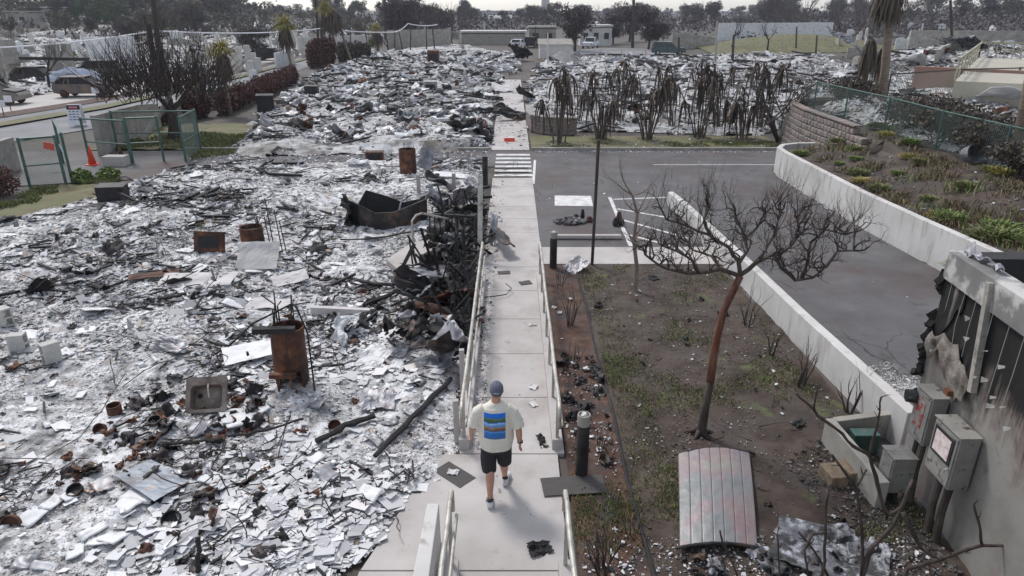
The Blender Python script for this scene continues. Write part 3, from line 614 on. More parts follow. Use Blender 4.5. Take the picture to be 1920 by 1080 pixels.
litter('gravel_litter', [(4.3, 5), (5.2, 5), (5.0, 8.4), (4.6, 8.8), (3.9, 8.2)], 3500, .02, m_grav2, gz)
litter('gravel_litter', rect(.82, 1.56, 5, 16.3), 1400, .014, m_grav, lambda x, y: x * 0 + .0, pc)
litter('gravel_litter', [(10.7, 9), (14, 9), (13.4, 24), (12.7, 28), (10.7, 26)], 2600, .03, m_grav, lambda x, y: T(x, y) + .05, pc)
litter('lot_litter', rect(.9, 10.2, 17.9, 31.6), 260, .03, m_mix, lambda x, y: x * 0 + .006, pc)
litter('lot_litter', rect(5.7, 10.3, 9, 18), 90, .02, m_shard, lambda x, y: x * 0 + .006, pc)
litter('path_litter', rect(-.62, -.42, 8.5, 17), 900, .022, m_mix, lambda x, y: x * 0 + .032)
litter('path_litter', rect(-.5, .55, 7, 26), 90, .018, m_mix, lambda x, y: x * 0 + .032)
litter('path_litter', rect(-.75, -.3, 15.5, 26), 260, .03, m_mix, lambda x, y: x * 0 + .03)
litter('ash_spill', PX([(1600, 700), (1690, 665), (1740, 668), (1720, 745), (1640, 745)]), 3500, .018, m_shard, lambda x, y: x * 0 + .008, lambda x, y: np.clip(.6 + fbm(x * 1.5, y * 1.5, 3, 8) * 2, 0, 1))
litter('path_litter', rect(-.9, .8, 31.8, 66), 260, .07, m_mix, lambda x, y: x * 0 + .06)
litter('lane_litter', [(-14, 29), (-1, 29), (-1, 31.6), (-14, 31.6)], 1500, .06, m_mix, lambda x, y: x * 0 + .01)
litter('kerb_litter', rect(1, 12.5, 31.25, 31.7), 900, .03, m_shard, lambda x, y: x * 0 + .006); litter('kerb_litter', [(10.15, 20), (10.35, 20), (10.3, 26), (10.1, 26)], 200, .03, m_mix, lambda x, y: x * 0 + .006)
litter('verge_litter', rect(1.2, 12.7, 32.2, 35.4), 700, .035, m_mix, lambda x, y: x * 0 + .07, pc)
# crumpled sheet of foil-like cladding bottom right
def crump(c, lx, ly, rz, amp, seed, lift=0, tx=0, ty=0, nu=14, nv=12, th=.008):
    m_ = Matrix.Rotation(rz, 3, 'Z') @ Matrix.Rotation(ty, 3, 'Y') @ Matrix.Rotation(tx, 3, 'X')
    def f(u, v):
        uu = (u - .5) * lx; vv = (v - .5) * ly
        z = amp * (mnoise.noise(Vector((u * 2.5, v * 2.5, seed))) + .6 * abs(mnoise.noise(Vector((u * 5, v * 5, seed + 7)))))
        e = amp * .7 * mnoise.noise(Vector((u * 6, v * 6, seed + 3)))
        p = m_ @ Vector((uu + e, vv + e * .7, z)); return (p.x + c[0], p.y + c[1], p.z + c[2] + lift)
    return MB().sheet(f, nu, nv, th)
def sheetobj(name, lab, cat, px, py, lx, ly, rz, amp, seed, mat, lift=.05, tx=0, ty=0, zf=None, th=.01, **k):
    c = G(px, py); z = (zf(c[0], c[1]) if zf else 0); z = float(z); c = G(px, py, z)
    return tag(crump(c, lx, ly, rz, amp, seed, lift, tx, ty, th=th).ob(name, mat, org=(c[0], c[1], c[2]), **k), lab, cat)
m_foil = M("ashy crumpled sheet", [(.35, (.07, .07, .075)), (.5, (.17, .17, .19)), (.64, (.5, .51, .55))], 5, bump=.8, rough=.6, spots=((.03, .03, .03), 4, .48, .58))
hz = lambda x, y: float(HA(np.array(x), np.array(y)))
sheetobj('crumpled_sheet', 'large crumpled ash white sheet on the gravel under the dark twisted branches', 'sheet', 1555, 1045, 1.25, .85, -.5, .08, 3, m_foil, .06)
# --- near objects of the ash field
m_pw = M("scorched white panel", [(.3, (.5, .5, .52)), (.6, (.72, .72, .72)), (.8, (.75, .73, .68))], 3, bump=.15, rough=.5, spots=((.25, .25, .26), 2.2, .58, .68))
m_tile = M("tiled sheet", [(.3, (.46, .43, .42)), (.7, (.62, .6, .59))], 3, bump=.2)
SH = [('wall_panel', 'flat white panel with a grey scorched corner, left of the near rusty water heater', 'panel', 472, 668, .95, .6, .45, .02, 1, m_pw, .12, .1, -.05),
      ('wall_panel', 'creased cream white panel right of the near rusty water heater', 'panel', 702, 678, .5, .62, -.35, .05, 2, m_pw, .1, .18, .05),
      ('cabinet_lid', 'brown stained metal lid with creases lying near the charred beams', 'lid', 708, 757, .55, .55, .15, .05, 4, m_tin, .08, .05, .05),
      ('fridge_door', 'blue grey rusty metal door lying on the ash at lower left', 'door', 287, 905, .85, .5, -.55, .02, 5, M("blue grey rust", [(.3, (.12, .07, .04)), (.43, (.15, .16, .18)), (.6, (.22, .25, .3)), (.7, (.3, .16, .08))], 3, rough=.5, bump=.2, metal=.2), .06, -.08, .05),
      ('tile_slab', 'broad slab of pale wall tiles lying flat behind the near water heater', 'slab', 372, 532, 1.7, .8, .1, .06, 6, m_tile, .1, .05, 0),
      ('tile_slab', 'upright pale tile slab leaning beside the middle rusty drum', 'slab', 487, 500, 1.0, .75, 0, .03, 7, m_tile, .3, .75, 0),
      ('tile_slab', 'small pale tile slab lying right of the tilted slab', 'slab', 545, 532, .8, .5, .4, .05, 8, m_tile, .15, .2, -.1),
      ('tile_slab', 'cracked pale tile slab partly buried behind the near water heater', 'slab', 505, 575, .9, .5, -.1, .04, 9, m_tile, .08, .05, 0),
      ('brown_board', 'rusty brown board lying left of the pale tile slabs', 'board', 290, 520, 1.1, .28, .45, .03, 10, m_rust, .08, .1, 0),
      ('bent_cladding', 'curled white cladding strip standing among rubble right of the near heater', 'cladding', 640, 640, .3, .75, .3, .12, 11, m_pw, .25, .3, .9),
      ('bent_cladding', 'folded white board wedged upright beside the curled cladding strip', 'cladding', 660, 625, .35, .5, -.4, .1, 12, m_pw, .2, .2, -.7),
      ('grey_sheet', 'grey twisted metal sheet behind the sink, half rusty', 'sheet', 318, 650, .9, .32, -.5, .1, 13, m_tin, .08, .1, .1),
      ('roof_felt', 'dark rectangle of roofing felt lying on the path edge beside the walking man', 'felt', 852, 893, .55, .3, -.75, .004, 14, m_grav2, .035, 0, 0),
      ('white_plate', 'flat white plate lying by the far edge of the near ash field', 'plate', 845, 335, 1.5, .5, -.35, .04, 15, m_pw, .15, .1, 0),
      ('folded_panel', 'light blue folded metal panel leaning right of the far rusty drum', 'panel', 800, 318, .6, 1.0, .3, .08, 16, m_tin, .45, .9, .5),
      ('white_pillow', 'crumpled white sheet lying beside the brown box near the lane', 'sheet', 672, 310, .9, .6, .2, .15, 17, m_pw, .15, 0, 0)]
for nm, lab, cat, px, py, lx, ly, rz, amp, sd_, mt, lf, tx, ty in SH: sheetobj(nm, lab, cat, px, py, lx, ly, rz, amp, sd_, mt, lf, tx, ty, hz if nm != 'roof_felt' else None)
# metal wreck heap beside the ramp
WR = [(845, 352, 1.4, .9, .3, .2, .35, .5, m_rustd, 'dark buckled steel sheet lying behind the grey bent appliance shell'),
      (822, 380, .9, .8, .5, .18, .45, .9, m_tin, 'grey bent appliance shell standing right of the open steel tub'),
      (868, 378, .9, .6, -.4, .2, .5, -.6, m_tin, 'curled grey sheet in the heap just left of the tall pale post'),
      (822, 520, 1.1, .55, .65, .12, .35, .3, m_tin, 'grey green dented metal panel on top of the heap left of the ramp'),
      (790, 545, 1.0, .5, .2, .15, .3, .6, m_rustd, 'dark rusty panel tilted at the left end of the heap by the ramp'),
      (845, 560, .9, .6, -.5, .14, .3, -.4, m_rust, 'rust red crumpled panel in the middle of the heap beside the ramp'),
      (840, 585, 1.1, .3, -.25, .12, .2, .2, m_rust, 'long curved rusty strip at the near foot of the heap by the ramp'),
      (868, 520, .7, .5, .4, .14, .4, .5, m_rustd, 'dark folded panel pressed against the ramp kerb'),
      (805, 500, .8, .25, .8, .06, .35, .2, m_rustd, 'brown rounded sheet sticking out over the pale landing'),
      (938, 440, .3, 1.3, .3, .06, .3, .3, m_rustd, 'dark rusty plank leaning from the heap onto the path'),
      (925, 430, .22, 1.2, .25, .05, .35, .8, m_tin, 'grey splintered plank leaning beside the dark plank on the path'),
      (880, 410, .8, .6, .2, .2, .6, .2, m_rustd, 'crushed dark sheet behind the burnt barred gate')]
for i, (px, py, lx, ly, rz, amp, lf, ty, mt, lab) in enumerate(WR):
    c = G(px, py + 18, .15); c = (c[0], c[1], .1)
    tag(crump(c, lx * 1.3, ly * 1.25, rz, amp * 1.3, 30 + i, lf, .5 * math.sin(i * 2.1), ty, 16, 12, .012).ob('bent_metal_sheet', mt, org=c, smooth=True), lab, 'metal sheet', 'bent metal sheets heaped beside the ramp')
rng = random.Random(5); mb = MB()
for k in range(240):
    if k < 130: px, py = rng.uniform(822, 912), rng.uniform(385, 480)
    elif k < 200: px, py = rng.uniform(850, 895), rng.uniform(480, 640)
    else: px, py = rng.uniform(760, 890), rng.uniform(500, 610)
    c = Vector(G(px, py + 15)); c.x = min(c.x, -.85); c.z = rng.uniform(0, .5)
    L_ = rng.uniform(.3, 1.1); d = Vector((rng.uniform(-1, 1), rng.uniform(-1, 1), rng.uniform(-.1, 1.2))).normalized() * L_ / 2
    c.z += abs(d.z); mb.bar(c - d, c + d, rng.uniform(.02, .07), rng.uniform(.015, .05), rng.random())
mb.ob('tangled_wreckage', m_char, kind='stuff')
def scraps(name, pts, smin, smax, m, tl, amp, hf, seed, lift=.0, th=.012):
    rg = random.Random(seed); mb = MB()
    for (x, y) in pts:
        s_ = (smin + (smax - smin) * rg.random() ** 2) * (min(1, max(.4, y / 13)) if 'panels' in name else 1); z = hf(x, y); q = crump((x, y, z), s_, s_ * rg.uniform(.35, 1), rg.uniform(0, 6.28), amp * s_, rg.uniform(0, 99), lift + .25 * s_ * tl, rg.gauss(0, tl), rg.gauss(0, tl), 7, 6, th); mb.add(q.v, q.f)
    return mb.ob(name, m, kind='stuff', smooth=True)
rg = random.Random(41)
wp = [(rg.uniform(-2.0, -.95) - (.35 * rg.random() if yy_ > 11.5 else 0), yy_) for yy_ in [rg.uniform(10.6, 20.5) for _ in range(46)]]
scraps('wreck_sheets', wp[:16], .3, .9, m_char, .5, .3, lambda x, y: .2, 1); scraps('wreck_sheets', wp[16:34], .3, .9, m_rustd, .5, .3, lambda x, y: .35, 2); scraps('wreck_sheets', wp[34:], .3, .7, m_tin, .5, .3, lambda x, y: .4, 2)
def sp(poly, n, y0, y1, d=None): x, y = scatter(poly, n, d, y0, y1, .3); return list(zip(x.tolist(), y.tolist()))
hzf = lambda x, y: float(HA(np.array(x), np.array(y)))
scraps('broken_panels', sp(fA, 150, 5, 28), .16, .75, m_pw, .16, .07, hzf, 3, .02); scraps('broken_panels', sp(fA, 120, 5, 28), .14, .6, m_tin, .22, .15, hzf, 4, .02)
scraps('burnt_scraps', sp(fA, 150, 4.6, 14, dk), .05, .3, m_rustd, .45, .3, hzf, 5, .01); scraps('burnt_scraps', sp(fA, 120, 12, 28, dk), .12, .6, m_char, .35, .3, hzf, 6, .0); scraps('burnt_scraps', sp(fA, 90, 4.6, 20), .05, .28, m_rust, .4, .3, hzf, 7, .01)
gs = lambda x, y: Tf(x, y) + .04
scraps('garden_scraps', [(rg.uniform(1.8, 5), rg.uniform(6.6, 16)) for _ in range(26)], .05, .22, m_char, .2, .4, gs, 11); scraps('garden_scraps', [(rg.uniform(1.8, 5), rg.uniform(6, 16)) for _ in range(22)] + [(rg.uniform(.85, 1.5), rg.uniform(6.5, 15)) for _ in range(16)], .04, .14, m_pw, .2, .3, gs, 12)
scraps('garden_scraps', [(rg.uniform(.85, 1.5), rg.uniform(8.2, 11.5)) for _ in range(50)] + [(rg.uniform(1.6, 4.8), rg.uniform(5, 6.4)) for _ in range(60)], .05, .3, m_rustd, .3, .4, gs, 13); scraps('garden_scraps', [(rg.uniform(2.3, 4.6), rg.uniform(5.2, 6.8)) for _ in range(40)], .05, .3, m_foil, .25, .3, gs, 14)
litter('garden_litter', rect(1.65, 4.9, 5, 6.7), 3200, .018, m_mix, gz); litter('garden_litter', rect(.82, 1.56, 5, 12), 900, .02, m_mix, lambda x, y: x * 0 + .03, pc)
lc = [(rg.uniform(-6.4, -3.9), rg.uniform(7.4, 10.2)) for _ in range(90)]; scraps('burnt_scraps', lc[:60], .08, .34, m_rustd, .5, .35, hzf, 8, .01); scraps('burnt_scraps', lc[60:], .08, .3, m_rust, .5, .35, hzf, 9, .01)
for fl_, nn, amp, fr, Y0, Y1, w_ in ((fB, 420, 1.8, .7, 33, 96, .8), (fC, 240, 1.3, .8, 38, 96, .75), (fD, 200, 1.6, .9, 16, 50, .55), (fE, 140, 3, .5, 42, 90, 1.2), (fF, 110, 2., .5, 45, 130, 1.2)):
    hf = lambda x, y, f=fl_, a_=amp, r_=fr: float(Hr(f, np.array(x), np.array(y), a_, r_)); k_ = int(Y0)
    scraps('broken_panels', sp(fl_, nn // 3, Y0, Y1), .4 * w_, 1.5 * w_, m_pw, .3, .15, hf, 20 + k_, .05, .03); scraps('broken_panels', sp(fl_, nn // 3, Y0, Y1), .4 * w_, 1.6 * w_, m_tin, .4, .2, hf, 60 + k_, .05, .03)
    scraps('burnt_scraps', sp(fl_, nn // 3, Y0, Y1, dk), .3 * w_, 1.5 * w_, m_char, .4, .25, hf, 30 + k_, .0, .03); scraps('burnt_scraps', sp(fl_, nn // 6, Y0, Y1), .3 * w_, 1.1 * w_, m_rust, .6, .3, hf, 40 + k_, .1, .03)
# burnt barred gate beside the path
a, b = Vector((-2.2, 17.6, 0)), Vector((-.95, 17.2, 0)); t = thing('burnt_gate', 'blackened barred gate standing askew in the heap beside the path', 'gate', a)
MB().bar(a + Vector((0, 0, 1.0)), b + Vector((0, 0, 1.05)), .07, .07).ob('top_rail', m_char, t, org=a)
for k in range(9): 
    p = a.lerp(b, k / 8); MB().bar(p, p + Vector((rng.uniform(-.04, .04), 0, 1.0)), .03).ob('bar', m_char, t, org=a)
MB().tube([(-2.55, 17.0, 0), (-2.55, 17.0, 1.0), (-2.45, 17.1, 1.12), (-2.3, 17.2, 1.15), (-1.7, 17.4, .95), (-1.5, 17.5, .8)], .03, 7).ob('bent_pipe', m_galv, org=(-2.55, 17, 0))
tag(COL.objects['bent_pipe'], 'bent grey pipe rail arching out of the heap beside the landing', 'pipe')
# pale square posts
for (px, py, h, lab) in ((786, 374, .85, 'short white square post nearest the open steel tub'), (852, 374, .9, 'short white square post behind the grey appliance shell'), (847, 420, .95, 'white square post standing behind the burnt barred gate'),
                         (868, 740, .85, 'pale square post next to the ramp, just ahead of the man'), (857, 828, .72, 'pale square post left of the walking man, nearest the camera')):
    c = G(px, py); tag(MB().box((c[0], c[1], h / 2), (.085 if py > 700 else .13, .085, h), (0, .0, .1)).ob('square_post', m_conc, org=c, bevel=.008), lab, 'post', 'pale square posts left of the ramp')
MB().bar((-.82, 16.6, 0), (-.80, 17.3, 2.1), .12, .09).ob('tall_post', m_galv, org=(-.82, 17, 0)); tag(COL.objects['tall_post'], 'tall pale splintered post standing at the far end of the left handrail', 'post')
# bollard lights
def bollard(px, py, h, r, lab, top=True):
    c = G(px, py); t = thing('bollard_light', lab, 'bollard', c, group='bollard lights along the path')
    MB().loft([(0, 0, -.02, r, r), (0, 0, h * .84, r, r)], 18).ob('shaft', m_rustd, t, smooth=False)
    MB().loft([(0, 0, h * .84, r * 1.02, r * 1.02), (0, 0, h, r * 1.02, r * 1.02), (0, 0, h, r * .82, r * .82), (0, 0, h - .05, r * .8, r * .8)], 18, True).ob('collar', m_concd if top else m_dark, t)
    if top: MB().ball((0, 0, h - .02), (r * .6, r * .6, .04), 9, 6, .25, random.Random(2)).ob('broken_lens', m_white, t)
bollard(1090, 893, 1.0, .085, 'brown burnt bollard light with a white broken lens standing near the garden')
bollard(1037, 503, .95, .09, 'dark bollard light at the far end of the right handrail')
bollard(910, 345, 1.0, .1, 'dark bollard light left of the path, before the zebra crossing', False)
bollard(1016, 222, 1.0, .13, 'dark bollard light standing behind the curved planter wall', False)
c = G(1110, 498); tag(MB().tube([c, (c[0] + .02, c[1], 3.15)], .04, 8).ob('thin_pole', m_bark, org=c), 'slender brown pole standing bare where the pavement meets the garden', 'pole')
# drums / water heaters
def heater(px, py, r, h, lab, lean=0, rods=5, rsd=1, open_=False):
    c = G(px, py); c = (c[0], c[1] + r * .6, 0); t = thing('water_heater', lab, 'water heater', c, group='rusty water heaters')
    rg = random.Random(rsd); n = 28; vs = []; zs = [0, h * .35, h * .37, h * .7, h * .97, h]; rr = [1, 1, 1.015, 1, 1, 1.02]
    mb = MB()
    for inner in (0, 1):
        for z, q in zip(zs, rr):
            for k in range(n):
                a_ = 2 * math.pi * k / n; rq = r * q * (.93 if inner else 1) * (1 + .02 * math.sin(3 * a_ + z * 5) + rg.uniform(-.006, .006)); vs.append((rq * math.cos(a_) + lean * z, rq * math.sin(a_), z))
    fs = []; m_ = len(zs)
    for i in range(m_ - 1):
        for k in range(n):
            am = 2 * math.pi * (k + .5) / n; gap = open_ and i < 2 and math.sin(am) < -.55 and math.cos(am) > -.35
            k2 = (k + 1) % n
            if not gap:
                fs.append((i * n + k, i * n + k2, (i + 1) * n + k2, (i + 1) * n + k)); o_ = m_ * n
                fs.append((o_ + i * n + k2, o_ + i * n + k, o_ + (i + 1) * n + k, o_ + (i + 1) * n + k2))
    for k in range(n): k2 = (k + 1) % n; a_ = (m_ - 1) * n; fs.append((a_ + k, a_ + k2, a_ + m_ * n + k2, a_ + m_ * n + k))
    mb.add(vs, fs).ob('tank', m_rust, t, smooth=False)
    MB().loft([(lean * h * .8, 0, h * .8, r * .9, r * .9), (lean * h * .86, 0, h * .86, r * .86, r * .86)], 20).ob('lid', m_char, t)
    for k in range(rods):
        a_ = rg.uniform(0, 6.28); p = Vector((r * .7 * math.cos(a_), r * .7 * math.sin(a_), h * .8)); pts = [p]
        hh = rg.uniform(.25, .8) * h; q = Vector((rg.uniform(-.05, .1), rg.uniform(-.1, .1), hh)); pts += [p + q * .5, p + q]
        if rg.random() < .5: pts += [p + q + Vector((rg.uniform(-.3, .3), rg.uniform(-.2, .2), rg.uniform(-.1, .15)))]
        MB().tube(pts, .013 if r < .35 else .02, 5).ob('pipe', m_wire, t)
    return t, c
t, c = heater(545, 738, .275, 1.17, 'nearest rusty water heater with a dark bracket and bent rods on top', .02, 7, 3, True)
MB().box((-.1, -.25, 1.22), (.66, .12, .09), (0, .02, .08)).ob('bracket', m_char, t)
MB().tube([(-.95, -.1, .85), (-.45, -.15, 1.3), (.2, -.1, 1.62), (.27, -.15, 1.6), (.42, -.2, 1.15), (.45, -.28, .1)], .016, 6).ob('hose', m_dark, t)
MB().box((-.02, -.36, .45), (.42, .1, .07)).ob('bracket', m_rust, t)
for x_ in (-.12, .1): MB().bar((x_, -.36, .45), (x_ + .03, -.4, 0), .03).ob('strap', m_rust, t)
t, c = heater(474, 482, .29, .78, 'middle rusty water heater standing among upright rods', .0, 8, 5)
for x_, h_ in ((.5, 1.5), (.7, 1.2), (.42, 1.0), (.8, .9)): MB().bar((x_, .1, 0), (x_ - .08, .1, h_), .022).ob('rod', m_wire, t)
heater(765, 336, .32, 1.12, 'farthest rusty water heater standing by the lane', 0, 2, 6)
# open steel tub
c = G(725, 436); c = (c[0], c[1] + .7, 0); t = thing('steel_tub', 'large open crumpled dark steel tub in the near ash field', 'steel tub', c)
rg = random.Random(12); foot = [(-.75, -.55), (-.3, -.68), (.2, -.68), (.72, -.6), (.95, -.25), (1.0, .2), (.8, .6), (.3, .75), (-.3, .75), (-.8, .6), (-1.0, .2), (-.98, -.2)]
topp = [(x_ * rg.uniform(1.0, 1.12), y_ * rg.uniform(.95, 1.1), rg.uniform(.5, .95)) for x_, y_ in foot]; topp[1] = (-.3, -.7, .58); topp[2] = (.25, -.66, .6); topp[4] = (1.15, -.35, .9); topp[11] = (-1.1, -.3, .85)
mids = [((a_[0] + b_[0]) / 2 * rg.uniform(.97, 1.1), (a_[1] + b_[1]) / 2 * rg.uniform(.97, 1.1), rg.uniform(.3, .42)) for a_, b_ in zip(foot, topp)]
n = 12; vs = [(x_, y_, -.02) for x_, y_ in foot] + mids + topp; k_ = len(vs); vs += [(x_ * .96, y_ * .96, z_ + .004) for x_, y_, z_ in vs]
fs = []
for r_ in range(2):
    for i in range(n): j = (i + 1) % n; a_, b_ = r_ * n + i, r_ * n + j; fs += [(a_, b_, b_ + n), (a_, b_ + n, a_ + n), (b_ + k_, a_ + k_, a_ + n + k_), (b_ + k_, a_ + n + k_, b_ + n + k_)]
for i in range(n): j = (i + 1) % n; fs.append((2 * n + i, 2 * n + j, 2 * n + j + k_, 2 * n + i + k_))
MB().add(vs, fs).ob('shell', m_rustd, t, bevel=.01)
ins = [(x_ * .93, y_ * .93, z_ - .01 if z_ > .5 else z_) for x_, y_, z_ in vs[:k_]]; MB().add(ins, [f_ for r_ in range(2) for i in range(n) for f_ in ((r_ * n + i, r_ * n + (i + 1) % n, (r_ + 1) * n + (i + 1) % n, (r_ + 1) * n + i),)]).ob('black_lining', m_char, t)  # near-black inner shell that darkens the inside of the tub
MB().box((0, 0, .03), (1.7, 1.1, .06)).ob('burnt_floor', m_char, t)
crump((-1.15, -.15, .42), .95, 1.0, .4, .35, 77, 0, .3, 1.1).ob('torn_flap', m_rustd, t)
MB().bar((-.3, -.1, .35), (.45, -.2, .5), .1, .03).ob('inner_bar', m_tin, t); MB().bar((.25, -.2, .3), (.4, .3, .95), .05, .02).ob('inner_bar', m_tin, t)
# cinder blocks
def cinder(px, py, rz, lab, lie=False):
    c = list(G(px, py)); c[2] = hz(c[0], c[1]) - .02
    t = thing('cinder_block', lab, 'cinder block', c, rz, 'cinder blocks standing in the ash')
    w_, l_, h_ = .27, .2, .4; th = .035; mb = MB()
    # block standing on end: hollows open sideways
    for y_ in (-l_ / 2 + th / 2, l_ / 2 - th / 2): mb.box((0, y_, h_ / 2), (w_, th, h_))
    for z_ in (th / 2, h_ / 2, h_ - th / 2): mb.box((0, 0, z_), (w_ - .002, l_ - 2 * th, th))
    mb.ob('cinder_block_body', m_block, t, bevel=.004)
cinder(15, 615, -.5, 'cinder block cut off by the left edge of the photo, farthest of three')
cinder(42, 670, .2, 'middle one of the three pale cinder blocks on end at left')
cinder(104, 694, .9, 'cinder block with both hollows facing left, nearest of the three')
# sink
c = list(G(395, 783)); c[2] = hz(c[0], c[1]); t = thing('kitchen_sink', 'rusty kitchen sink tipped up on its edge in the ash', 'sink', c, .12)
def rr_(w_, h_, r_, n_=5): return [(sx * (w_ / 2 - r_) + r_ * math.cos(a0 + i * math.pi / 2 / n_), sy * (h_ / 2 - r_) + r_ * math.sin(a0 + i * math.pi / 2 / n_)) for sx, sy, a0 in ((1, 1, 0), (-1, 1, math.pi / 2), (-1, -1, math.pi), (1, -1, 1.5 * math.pi)) for i in range(n_ + 1)]
A_, B_, C_ = rr_(.62, .56, .05), rr_(.48, .38, .07), rr_(.42, .32, .07); n = len(A_); tl = .95
def tp(x_, y_, z_): return (x_, y_ * math.cos(tl) - z_ * math.sin(tl), .27 + y_ * math.sin(tl) + z_ * math.cos(tl))
vs = [tp(x_, y_, -.03) for x_, y_ in A_] + [tp(x_, y_, 0) for x_, y_ in A_] + [tp(x_, y_ - .04, 0) for x_, y_ in B_] + [tp(x_, y_ - .04, -.16) for x_, y_ in C_]
fs = [(r_ * n + i, r_ * n + (i + 1) % n, (r_ + 1) * n + (i + 1) % n, (r_ + 1) * n + i) for r_ in range(3) for i in range(n)] + [tuple(3 * n + i for i in range(n))]
MB().add(vs, fs).ob('basin', M("sink enamel", [(.3, (.09, .06, .045)), (.5, (.2, .16, .13)), (.7, (.32, .28, .25))], 4, bump=.3, rough=.5), t, bevel=.004)
MB().tube([tp(.02, .18, -.02), tp(.03, .1, .03), tp(.05, -.05, .02)], .013, 6).ob('faucet', m_galv, t)
p = tp(-.14, -.0, -.155); MB().tube([p, tp(-.14, 0, -.145)], .04, 12).ob('drain', m_dark, t)
# charred beams
for pts, w_, lab in ((((703, 876), (775, 805), (848, 722)), .09, 'long charred beam slanting across the ash left of the man'), (((596, 850), (650, 822), (704, 800)), .11, 'short thick charred beam below the brown lid'),
                     (((684, 585), (740, 556), (800, 524)), .12, 'charred beam running up to the metal heap from the left'), (((666, 534), (700, 541), (738, 543)), .11, 'short charred log lying left of the pale landing'),
                     (((368, 1090), (372, 1045), (374, 1000)), .06, 'charred stake poking up at the bottom edge of the photo'), (((455, 402), (455, 402), (456, 402)), .01, ''),
                     (((815, 612), (838, 640), (860, 668)), .1, 'charred beam end with pale tips below the metal heap'), (((430, 838), (500, 826), (575, 808)), .045, 'thin burnt branch lying below the tipped sink'),
                     (((300, 852), (360, 848), (420, 845)), .06, 'flat charred strip lying in front of the tipped sink'), (((640, 458), (700, 456), (790, 448)), .05, 'thin charred strip along the near foot of the steel tub'),
                     (((300, 572), (320, 574), (352, 568)), .09, 'small charred log in the ash below the tile slabs')):
    if not lab: continue
    P = []
    for i, (a_, b_) in enumerate(pts): q = G(a_, b_); P.append((q[0], q[1], hz(q[0], q[1]) + .085 + (.35 if 'stake' in lab and i == 2 else 0)))
    if 'stake' in lab: P = [(P[0][0], P[0][1], 0), (P[0][0] + .03, P[0][1] + .1, .25), (P[0][0] + .04, P[0][1] + .15, .5)]
    mb = MB(); Q = []
    for i in range(9):
        u = i / 8 * 2; k_ = min(int(u), 1); q = Vector(P[k_]).lerp(Vector(P[k_ + 1]), u - k_); Q.append(q + Vector((rng.uniform(-.02, .02), rng.uniform(-.02, .02), rng.uniform(-.01, .02))))
    mb.tube(Q, [w_ / 2 * rng.uniform(.75, 1.1) for _ in Q], 6)
    tag(mb.ob('charred_beam', m_char, org=P[0]), lab, 'beam', 'charred beams in the near ash field')
c = G(640, 595); tag(MB().box((c[0], c[1], .12), (1.25, .12, .2), (0, .03, -.05)).ob('plaster_beam', m_tile, org=c), 'pale plastered beam lying behind the near water heater', 'beam')
# cans and pots
CN = [(218, 783, .11, .14, 'dark rusty can standing below left of the tipped sink'), (295, 808, .1, .08, 'short rusty ring can between the sink and the flat rusty strip'), (193, 815, .09, .09, 'tipped brown tin with a yellowish rim left of the sink'),
      (325, 985, .12, .07, 'round rusty lid-like tin below the blue grey door'), (26, 992, .13, .05, 'brown rusty disc at the lower left edge'), (147, 938, .1, .06, 'small rusty round tin left of the blue grey door'), (630, 812, .1, .07, 'grey round tin left of the charred beams'), (288, 838, .06, .08, 'tiny rusty open tin in front of the sink')]
for i, (px, py, r, h, lab) in enumerate(CN):
    c = list(G(px, py)); c[2] = hz(c[0], c[1]) + .01; m4 = Matrix.Rotation([0, .2, .9, .5, 1.2, .4, .7, 1.3][i], 3, 'X')
    mb = MB(); n = 16; vs = []
    for rq, z in ((r, 0), (r, h), (r * .88, h), (r * .86, .01)):
        for k in range(n): v_ = m4 @ Vector((rq * math.cos(k * 6.2832 / n), rq * math.sin(k * 6.2832 / n), z)); vs.append((c[0] + v_.x, c[1] + v_.y, c[2] + v_.z))
    mb.add(vs, [(q * n + k, q * n + (k + 1) % n, (q + 1) * n + (k + 1) % n, (q + 1) * n + k) for q in range(3) for k in range(n)] + [tuple(range(n - 1, -1, -1)), tuple(range(3 * n, 4 * n))])
    tag(mb.ob('rusty_can', m_rustd if i % 2 else m_rust, org=c), lab, 'can', 'rusty cans in the near ash')
# rusty tray, burnt stove, boxes
def obox(name, lab, cat, px, py, sx, sy, sz, mt, rz=0, rx=0, zf=None, **k):
    c = list(G(px, py)); c[2] = zf(c[0], c[1]) if zf else Tf(c[0], c[1]); t = thing(name, lab, cat, c, rz)
    th = .03 * max(1, sx); mb = MB(); mm = Matrix.Rotation(rx, 3, 'X')
    mb.box((0, 0, sz / 2), (sx, sy, sz)); mb.ob(cat.replace(' ', '_') + '_body', mt, t, bevel=.01 * max(1, sx))
    MB().box((0, -sy / 2 - .005, sz * .5), (sx * .7, .012, sz * .6)).ob('opening', m_dark, t)
    MB().box((0, 0, sz + .012), (sx * 1.04, sy * 1.04, .02), (.03, .02, 0)).ob('top_plate', mt, t)
    if rx: t.rotation_euler = (rx, 0, rz)
obox('burnt_stove', 'burnt dark stove body at the grassy edge of the near ash field', 'stove', 215, 378, .85, .6, .55, m_rustd, .2)
obox('rusty_tray', 'rusty oven-like tray tipped back left of the middle water heater', 'tray', 395, 482, .75, .2, .5, m_rust, -.05, -.3, hz)
obox('brown_box', 'brown burnt wooden box lying on the lane kerb', 'box', 703, 300, .75, .4, .35, m_rust, .1)
obox('burnt_cabinet', 'grey metal cabinet standing in the middle of the far ash field', 'cabinet', 808, 178, 1.0, .9, 1.0, m_tin, .1)
obox('burnt_cabinet', 'brown rusty cabinet standing in the far part of the ash field', 'cabinet', 813, 122, 1.3, 1.0, 1.6, m_rust, 0)
obox('burnt_cabinet', 'black cabinet with an open front near the hedge end', 'cabinet', 500, 212, 1.0, .9, 1.1, m_char, .3)
